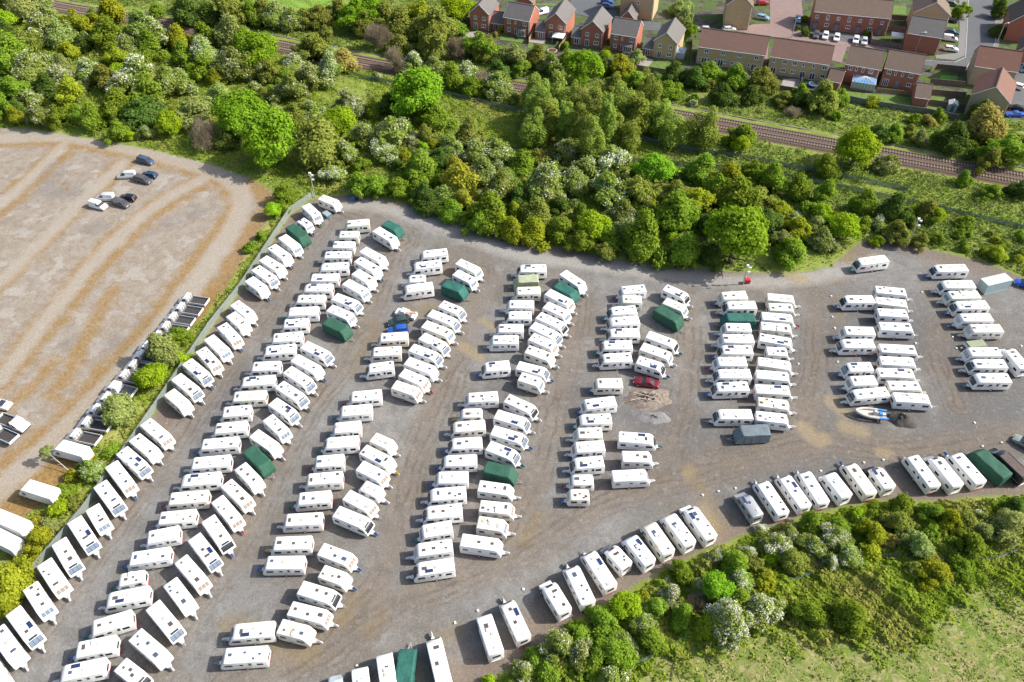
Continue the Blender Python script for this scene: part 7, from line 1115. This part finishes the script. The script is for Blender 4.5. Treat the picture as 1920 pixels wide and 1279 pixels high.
def crown_pts(kind, seed, nq, top_only=False):
    rng = np.random.default_rng(seed)
    if kind == 'birch':
        nl = 34; z = rng.uniform(.05, 1, nl); rad = .95 * np.sqrt(np.clip(1 - (np.abs(z - .38) / .66) ** 1.7, 0.02, 1)) * rng.uniform(.35, .85, nl); a = rng.uniform(0, 6.283, nl)
        C_ = np.stack([rad * np.cos(a), rad * np.sin(a), z * 3.6 + .5], 1); rr = rng.uniform(.26, .42, nl) * (1.15 - .55 * z); el = np.array([1, 1, 1.9])
    elif kind == 'oak':
        nl = 44; C_ = rng.normal(0, 1, (nl, 3)); C_ /= np.linalg.norm(C_, axis=1)[:, None]; C_[:, 2] = np.abs(C_[:, 2]) * 1.25 - .45; C_ *= rng.uniform(.45, .9, (nl, 1)); C_[:, 2] += 1.15; rr = rng.uniform(.17, .36, nl); el = np.array([1, 1, .85])
    elif kind == 'dome':
        nl = 46; C_ = rng.normal(0, 1, (nl, 3)); C_ /= np.linalg.norm(C_, axis=1)[:, None]; C_[:, 2] = np.abs(C_[:, 2]) * 1.3 - .4; C_ *= rng.uniform(.3, .98, (nl, 1)); C_[:, 2] += .66; rr = rng.uniform(.13, .36, nl) * (1.15 - .35 * np.linalg.norm(C_[:, :2], axis=1)); el = np.array([1, 1, 1.05])
        th = np.arctan2(C_[:, 1], C_[:, 0]); C_[:, :2] *= (1 + .22 * np.sin(2 * th + seed) + .12 * np.sin(3 * th + 2 * seed))[:, None]; C_[:, 2] *= 1 + .25 * np.sin(th + seed)
    k = rng.choice(len(C_), nq, p=rr ** 2 / (rr ** 2).sum()); d = rng.normal(0, 1, (nq, 3)); d /= np.linalg.norm(d, axis=1)[:, None]
    d[:, 2] = np.where(rng.random(nq) < .6, np.abs(d[:, 2]), d[:, 2])
    P = C_[k] + d * (rr[k] * (1 + rng.normal(0, .2, nq) + (rng.random(nq) < .06) * rng.uniform(0, .5, nq)))[:, None] * el
    cc = np.array([0, 0, C_[:, 2].mean()]); out = P - cc; out /= np.linalg.norm(out, axis=1)[:, None]
    Nup = np.array([0, 0, .55]); keep = P[:, 2] > .02; tone = rng.random(len(C_))[k] * .45 + rng.random(nq) * .5
    return P[keep], (d * .6 + out * .5 + Nup)[keep], tone[keep], k[keep], C_, rr
CR = {}
def crown_mesh(kind, var, nq, size, name='crown'):
    P, Nn, tone, k, C_, rr = crown_pts(kind, 100 * len(kind) + var * 7 + ord(kind[0]), nq); rng = np.random.default_rng(var)
    V, Qd = quads(P, Nn, np.full(len(P), size), rng); me = np_mesh(name, V, Qd, MATS['leaf_G'], fattrs={'tone': tone}); return me
def blossom_mesh(var, nq, share, size):
    P, Nn, tone, k, C_, rr = crown_pts('dome', 400 + var * 7 + ord('d'), nq * 8); rng = np.random.default_rng(var + 40)
    lob = rng.random(len(C_)) < share; n2 = np.sin(P[:, 0] * 7 + var) * np.sin(P[:, 1] * 8) * np.sin(P[:, 2] * 7 + 2)
    sel = lob[k] & (Nn[:, 2] > -.1) & (n2 + rng.normal(0, .35, len(P)) > -.05); idx = np.nonzero(sel)[0][:nq]
    V, Qd = quads(P[idx] + Nn[idx] * .05, Nn[idx], np.full(len(idx), size), rng, .9); return np_mesh('blossom', V, Qd, MATS['blossom'], fattrs={'tone': rng.random(len(idx))})
CROWNS = {'oak': [crown_mesh('oak', v, 12000, .058) for v in range(3)], 'dome': [crown_mesh('dome', v, 8500, .07) for v in range(4)], 'small': [crown_mesh('dome', v + 10, 3200, .105) for v in range(3)], 'birch': [crown_mesh('birch', v, 9500, .066) for v in range(3)]}
BLOS = {'H': [blossom_mesh(v, 1200, .4, .04) for v in range(4)], 'W': [blossom_mesh(v, 3800, .7, .042) for v in range(4)]}
def trunk_mesh(kind, seed):
    rg = random.Random(seed); m = MB(); Ht = {'oak': 1.3, 'dome': .8, 'birch': 3.6, 'bare': 1.0}[kind]; r_ = {'oak': .085, 'dome': .05, 'birch': .05, 'bare': .05}[kind]
    p = Vector((0, 0, -.08)); pts = [p]
    for i in range(5): p = p + Vector((rg.uniform(-.03, .03), rg.uniform(-.03, .03), Ht / 5)); pts.append(p)
    for i in range(5): m.bar(pts[i], pts[i + 1], r_ * (1 - .15 * i), r_ * (1 - .15 * (i + 1)), 7)
    def limb(p0, d, l, rr, dep):
        p1 = p0 + d * l; m.bar(p0, p1, rr, rr * .6, 5 if dep < 2 else 3)
        if dep < (4 if kind == 'bare' else 2):
            for _ in range(3 if kind == 'bare' else 2):
                d2 = (d + Vector((rg.uniform(-.6, .6), rg.uniform(-.6, .6), rg.uniform(-.1, .5)))).normalized(); limb(p1, d2, l * rg.uniform(.55, .8), rr * .55, dep + 1)
    for i in range(8 if kind == 'bare' else 7):
        a = rg.uniform(0, 6.28); k_ = rg.randint(1, 4) if kind != 'bare' else rg.randint(0, 3); el = rg.uniform(.3, 1.0)
        limb(pts[k_], Vector((math.cos(a) * (1 - el * .4), math.sin(a) * (1 - el * .4), el)).normalized(), {'oak': .42, 'dome': .35, 'birch': .4, 'bare': .42}[kind], r_ * .5, 0)
    o = m.build('trunk', MATS['birch_bark' if kind == 'birch' else 'bark'], None, fix=False); me = o.data; bpy.data.objects.remove(o); return me
TRK = {k: [trunk_mesh(k, s) for s in (1, 2)] for k in ('oak', 'dome', 'birch', 'bare')}
def twig_mesh(seed):
    P, Nn, tone, k, C_, rr = crown_pts('dome', seed, 2600); rng = np.random.default_rng(seed); d = Nn / np.linalg.norm(Nn, axis=1)[:, None] + rng.normal(0, .35, Nn.shape); d[:, 2] += .4; d /= np.linalg.norm(d, axis=1)[:, None]
    u = np.cross(d, rng.normal(0, 1, d.shape)); u /= np.linalg.norm(u, axis=1)[:, None]; L = rng.uniform(.1, .22, (len(P), 1)); w = .011
    V = np.stack([P - d * L - u * w, P + d * L - u * w * .3, P + d * L + u * w * .3, P - d * L + u * w], 1).reshape(-1, 3)
    return np_mesh('crown', V, np.arange(len(V)).reshape(-1, 4), MATS['leaf_B'], fattrs={'tone': tone})
TWIG = [twig_mesh(31), twig_mesh(77)]
KN = {'O': ('broadleaf_tree', 'large bright green broadleaf tree', 'tree'), 'G': ('green_shrub', 'mid green rounded shrub', 'shrub'), 'Y': ('yellow_green_shrub', 'yellow green rounded shrub', 'shrub'), 'D': ('dark_shrub', 'dark green dense shrub', 'shrub'),
      'V': ('olive_tree_crown', 'olive green bushy tree', 'tree'), 'P': ('willow_shrub', 'pale grey green willow', 'tree'), 'H': ('hawthorn', 'green hawthorn with scattered white blossom', 'hawthorn'), 'W': ('hawthorn', 'hawthorn thick with white blossom', 'hawthorn'),
      'K': ('birch_tree', 'tall slender birch', 'tree'), 'Q': ('bronze_shrub', 'bronze brown bushy tree', 'tree'), 'J': ('gorse_bush', 'golden yellow bush', 'bush'), 'R': ('lime_green_tree', 'vivid lime green young tree', 'tree'), 'B': ('bare_tree', 'leafless brown twiggy tree', 'tree')}
KN['V'] = ('olive_green_tree', *KN['V'][1:])
def rail_y(x): return float(np.interp(x, RL[:, 0], RL[:, 1]))
def inside(poly, x, y): return sdf(poly, np.array([[x, y]]))[0]
def zone(x, y):
    if inside(POLY['ESTATE'], x, y) > 0: return 'among the estate gardens'
    if y > rail_y(x): return 'on bank beyond the railway'
    if y < 100: return 'in hedge below the motorhomes' if x > -20 else 'in strip beside the palisade fence'
    if inside(POLY['STRIP'], x, y) > -4 or (x < -55 and y < 150): return 'in strip beside the palisade fence'
    if x < -58: return 'in wood above the pale lot'
    if x < 62: return 'in thicket above the yard'
    return 'on scrub slope at upper right'
tree_list = []
fr = random.Random(21); TREES = [(k, x, y, Rr * 1.05) for k, x, y, Rr in TREES]; placed = [(x, y, Rr) for k, x, y, Rr in TREES]; NSURVEY = len(TREES)
for poly, mix, tries, rmin, rmax in FILL:
    xs_, ys_ = [p[0] for p in poly], [p[1] for p in poly]
    C_ = np.array([(fr.uniform(min(xs_), max(xs_)), fr.uniform(min(ys_), max(ys_))) for _ in range(tries)])
    ok_ = (sdf(poly, C_) > .3); C_ = C_[ok_]; a_, b_2 = sdf(POLY['YARD'], C_), sdf(POLY['LOT'], C_)
    for (x, y), s1, s2 in zip(C_, a_, b_2):
        Rr = fr.uniform(rmin, rmax); x, y = round(float(x), 2), round(float(y), 2)
        if s1 > -Rr * .8 or s2 > -Rr * .8 or abs(y - rail_y(x)) < 5.2 + Rr: continue
        if any((x - a) ** 2 + (y - b) ** 2 < (.86 * (c + Rr)) ** 2 for a, b, c in placed): continue
        placed.append((x, y, Rr)); TREES.append((fr.choice(mix), x, y, Rr))
print('TREES', len(TREES), NSURVEY)
for i, (k, x, y, Rr) in enumerate(TREES):
    rg = random.Random(i); base = {'O': 'oak', 'R': 'oak', 'K': 'birch', 'B': 'bare'}.get(k, 'dome')
    if base == 'oak' and Rr < 1.6: base = 'dome'
    nm, lab, cat = KN[k]
    t = empty(nm, None, cat, None, (x, y, 0), rg.uniform(0, 6.28))
    sz = 1.0 if base != 'birch' else 12.2 / 4.3 / max(Rr, .5) * rg.uniform(.85, 1.08)
    zs = Rr * rg.uniform(.8, 1.2) * sz; t.scale = (Rr * rg.uniform(.88, 1.25), Rr * rg.uniform(.88, 1.25), zs)
    child_mesh('trunk', rg.choice(TRK[base]), t, (0, 0, 0))
    if base == 'bare': child_mesh('crown', rg.choice(TWIG), t, (0, 0, 0))
    else:
        v = rg.randrange(3) if base != 'dome' else rg.randrange(4)
        src_ = CROWNS['small'] if (base == 'dome' and Rr < 1.7) else CROWNS[base]
        c_ = child_mesh('crown', src_[v % len(src_)], t, (0, 0, 0)); override(c_, MATS['leaf_' + k])
        if k in 'HW' : child_mesh('blossom', BLOS[k][v % 4], t, (0, 0, 0))
    tree_list.append((zone(x, y), k, x, t))
tree_list.sort(key=lambda q: (q[0], q[1], q[2])); seen = {}
for z_, k, x, t in tree_list:
    seen[z_, k] = seen.get((z_, k), 0) + 1
    t['label'] = f"{KN[k][1]}, {ordinal(seen[z_, k])} from left {z_}"; t['group'] = f"{KN[k][2]}s {z_}"
# thin leaning birch on the lot strip
x, y = LEANER
t = empty('leaning_birch', 'thin pale birch leaning over beside the lone box van', 'tree', None, (x, y, 0)); m = MB(); p = Vector((0, 0, -.1)); tipv = Vector((-5.2, 3.2, 3.2))
m.bar(p, tipv * .5, .09, .06); m.bar(tipv * .5, tipv, .06, .02)
for k in range(7): b = tipv * (.45 + .08 * k); m.bar(b, b + Vector((random.uniform(-.9, .2), random.uniform(-.6, .8), random.uniform(.1, .8))), .02, .008, 4)
m.build('trunk', MATS['birch_bark'], t); c_ = child_mesh('crown', CROWNS['small'][1], t, (-5.0, 3.0, 2.2)); c_.scale = (1.1, .9, 1.0); override(c_, MATS['leaf_P'])

# undergrowth between the trees
def visible(P):
    v = np.column_stack([P, np.zeros(len(P))]) - np.array([0, 0, CAMH]); f = v @ np.array(Fw); a = v @ np.array(Rt) / f * 1515; b = v @ np.array(Dn) / f * 1515
    return (np.abs(a) < 1010) & (np.abs(b) < 700) & (f > 0)
def field_noise(P, f, s): 
    x, y = P[:, 0] * f, P[:, 1] * f
    return (np.sin(x + s) * np.cos(y * 1.13 + s * 2) + .6 * np.sin(x * 2.3 + y * 1.7 + s) + .4 * np.sin(x * 4.1 - y * 3.7 + s * 3) + .3 * np.cos(x * 7.9 + y * 6.1)) / 2.3
def scatter(n, rng): return np.column_stack([rng.uniform(-185, 185, n), rng.uniform(40, 285, n)])
rg = np.random.default_rng(11)
P = np.vstack([scatter(1300000, rg), np.column_stack([rg.uniform(-15, 95, 160000), rg.uniform(42, 85, 160000)])]); rg.shuffle(P); P = P[visible(P)]
yd, lt, es, md, ra = sdf(POLY['YARD'], P), sdf(POLY['LOT'], P), sdf(POLY['ESTATE'], P), sdf(POLY['MEADOW'], P), ldist([tuple(q) for q in RL[::3]], P)
fd = sdf(POLY['FIELD'], P); stp = sdf(POLY['STRIP'], P)
wobble = field_noise(P, .5, 1.) * 1.6
ok = (yd + wobble < -.7) & (lt + wobble * .7 < -.3) & (es < .5) & (ra > 5.6) & (fd < -2)
dens = .75 + .4 * field_noise(P, .22, 3.) ; dens = np.where(md + wobble * 2 > 0, np.clip(.35 - (md + wobble * 2) / 14, .0, .35) * (field_noise(P, .5, 3.) > .05), dens)
openg = field_noise(P, .06, 5.) > .45; dens = np.where(openg & (P[:, 1] > 120), .08, dens); dens = np.where(stp > 0, .8, dens)
dens = np.where((P[:, 1] < 100) & (P[:, 0] > -20), np.maximum(dens, .95) * (md + wobble * 2 <= 0) + dens * (md + wobble * 2 > 0), dens); dens = np.where((P[:, 0] > 95) & (P[:, 1] > 120), np.maximum(dens, .75), dens)
ok &= rg.random(len(P)) < dens
P = P[ok][:460000]
zn = np.where(P[:, 1] > np.interp(P[:, 0], RL[:, 0], RL[:, 1]), .7, 1.0) * np.where(stp[ok][:460000] > 0, .8, 1.0)
def hfun(Q):
    return .28 + 1.15 * np.clip(field_noise(Q, .33, 2.) + .15, 0, 1) + (.45 * np.clip(field_noise(Q, .85, 6.), 0, 1)) + .22 * np.clip(field_noise(Q, 2.1, 8.), 0, 1)
zn = zn * np.where((P[:, 1] < 90) & (P[:, 0] > -15), 1.35, 1.0)
sdist = np.clip(np.minimum(-sdf(POLY['YARD'], P), -sdf(POLY['LOT'], P)) / 2.0, .15, 1); h0 = hfun(P) * zn * sdist
gxx = (hfun(P + [.25, 0]) - hfun(P - [.25, 0])) / .5 * zn; gyy = (hfun(P + [0, .25]) - hfun(P - [0, .25])) / .5 * zn
Nn = np.column_stack([-gxx, -gyy, np.ones(len(P))]); P3 = np.column_stack([P, h0 * (1 - .35 * rg.random(len(P)) ** 2)])
tone = np.clip(rg.random(len(P)) * .5 + .35 * field_noise(P, .3, 7) + .2, 0, 1)
V, Qd = quads(P3, Nn, np.full(len(P3), .24), rg, .4)
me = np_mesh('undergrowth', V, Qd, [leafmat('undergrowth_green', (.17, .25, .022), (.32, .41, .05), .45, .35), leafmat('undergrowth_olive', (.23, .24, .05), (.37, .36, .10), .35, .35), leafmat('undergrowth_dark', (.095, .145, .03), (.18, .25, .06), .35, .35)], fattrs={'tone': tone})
mi_ = (field_noise(P, .17, 9.) + rg.normal(0, .25, len(P)) > .2).astype(np.int32); dk = (P[:, 1] > np.interp(P[:, 0], RL[:, 0], RL[:, 1])) | ((P[:, 0] > 40) & (P[:, 1] > 125)); mi_[dk & (rg.random(len(P)) < .75)] = 2  # darker green bank beyond the rails; at right, vignette shade put into the colour
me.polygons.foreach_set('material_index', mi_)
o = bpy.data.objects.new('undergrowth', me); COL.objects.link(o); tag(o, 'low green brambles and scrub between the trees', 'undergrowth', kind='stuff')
# tufted grass on the meadow and the open glades
P = scatter(900000, rg); P = P[visible(P)]
md = sdf(POLY['MEADOW'], P) + field_noise(P, .4, 1.) * 2; fd = sdf(POLY['FIELD'], P)
yd = sdf(POLY['YARD'], P); lt = sdf(POLY['LOT'], P); es = sdf(POLY['ESTATE'], P); ra = ldist([tuple(q) for q in RL[::3]], P)
gl = (yd < -.6) & (lt < -.3) & (es < 0) & (ra > 5.3)
P = P[((md > -1) | (fd > -2) | (gl & (rg.random(len(P)) < .25))) & (yd < -.4)][:170000]
P3 = np.column_stack([P, rg.uniform(.02, .2, len(P)) + .3 * np.clip(field_noise(P, .9, 2.), 0, 1)]); nv = rg.normal(0, .55, (len(P), 3)); nv[:, 2] = 1
V, Qd = quads(P3, nv, np.full(len(P), .17), rg, .3)
me = np_mesh('grass', V, Qd, [leafmat('grass_green', (.14, .215, .025), (.26, .35, .05), .4, .5), leafmat('grass_straw', (.28, .25, .11), (.42, .37, .19), .3, .5)], fattrs={'tone': rg.random(len(P))})
me.polygons.foreach_set('material_index', (field_noise(P * [1, 1.8], .22, 4.) + .6 * field_noise(P * [1, 2.5], .9, 1.) + rg.normal(0, .3, len(P)) > .2).astype(np.int32))
o = bpy.data.objects.new('grass', me); COL.objects.link(o); tag(o, 'tufted green and straw coloured grass', 'grass', kind='stuff')
# loose gravel and fallen debris at the yard edge
P = scatter(400000, rg); P = P[visible(P)]; yd = sdf(POLY['YARD'], P); lt = sdf(POLY['LOT'], P)
edge_ = ((yd > -.5) & (yd < 3.5) & (rg.random(len(P)) < .5)) | ((yd > 0) & (rg.random(len(P)) < .035)) | ((lt > 0) & (rg.random(len(P)) < .03))
P = P[edge_ & (P[:, 1] > 60)][:16000]; P3 = np.column_stack([P, np.full(len(P), .03)])
V, Qd = quads(P3, np.tile([0, 0, 1.], (len(P), 1)), rg.uniform(.04, .11, len(P)), rg, .35)
me = np_mesh('gravel', V, Qd, [mat('stone_chips', (.38, .34, .30), .9, noise=.3, nscale=8)], fattrs={})
o = bpy.data.objects.new('gravel', me); COL.objects.link(o); tag(o, 'loose stones and debris on the ground', 'gravel', kind='stuff')
for t0_, _, _ in PROTO.values(): park(t0_)
for o in list(bpy.data.meshes):
    if o.users == 0: bpy.data.meshes.remove(o)
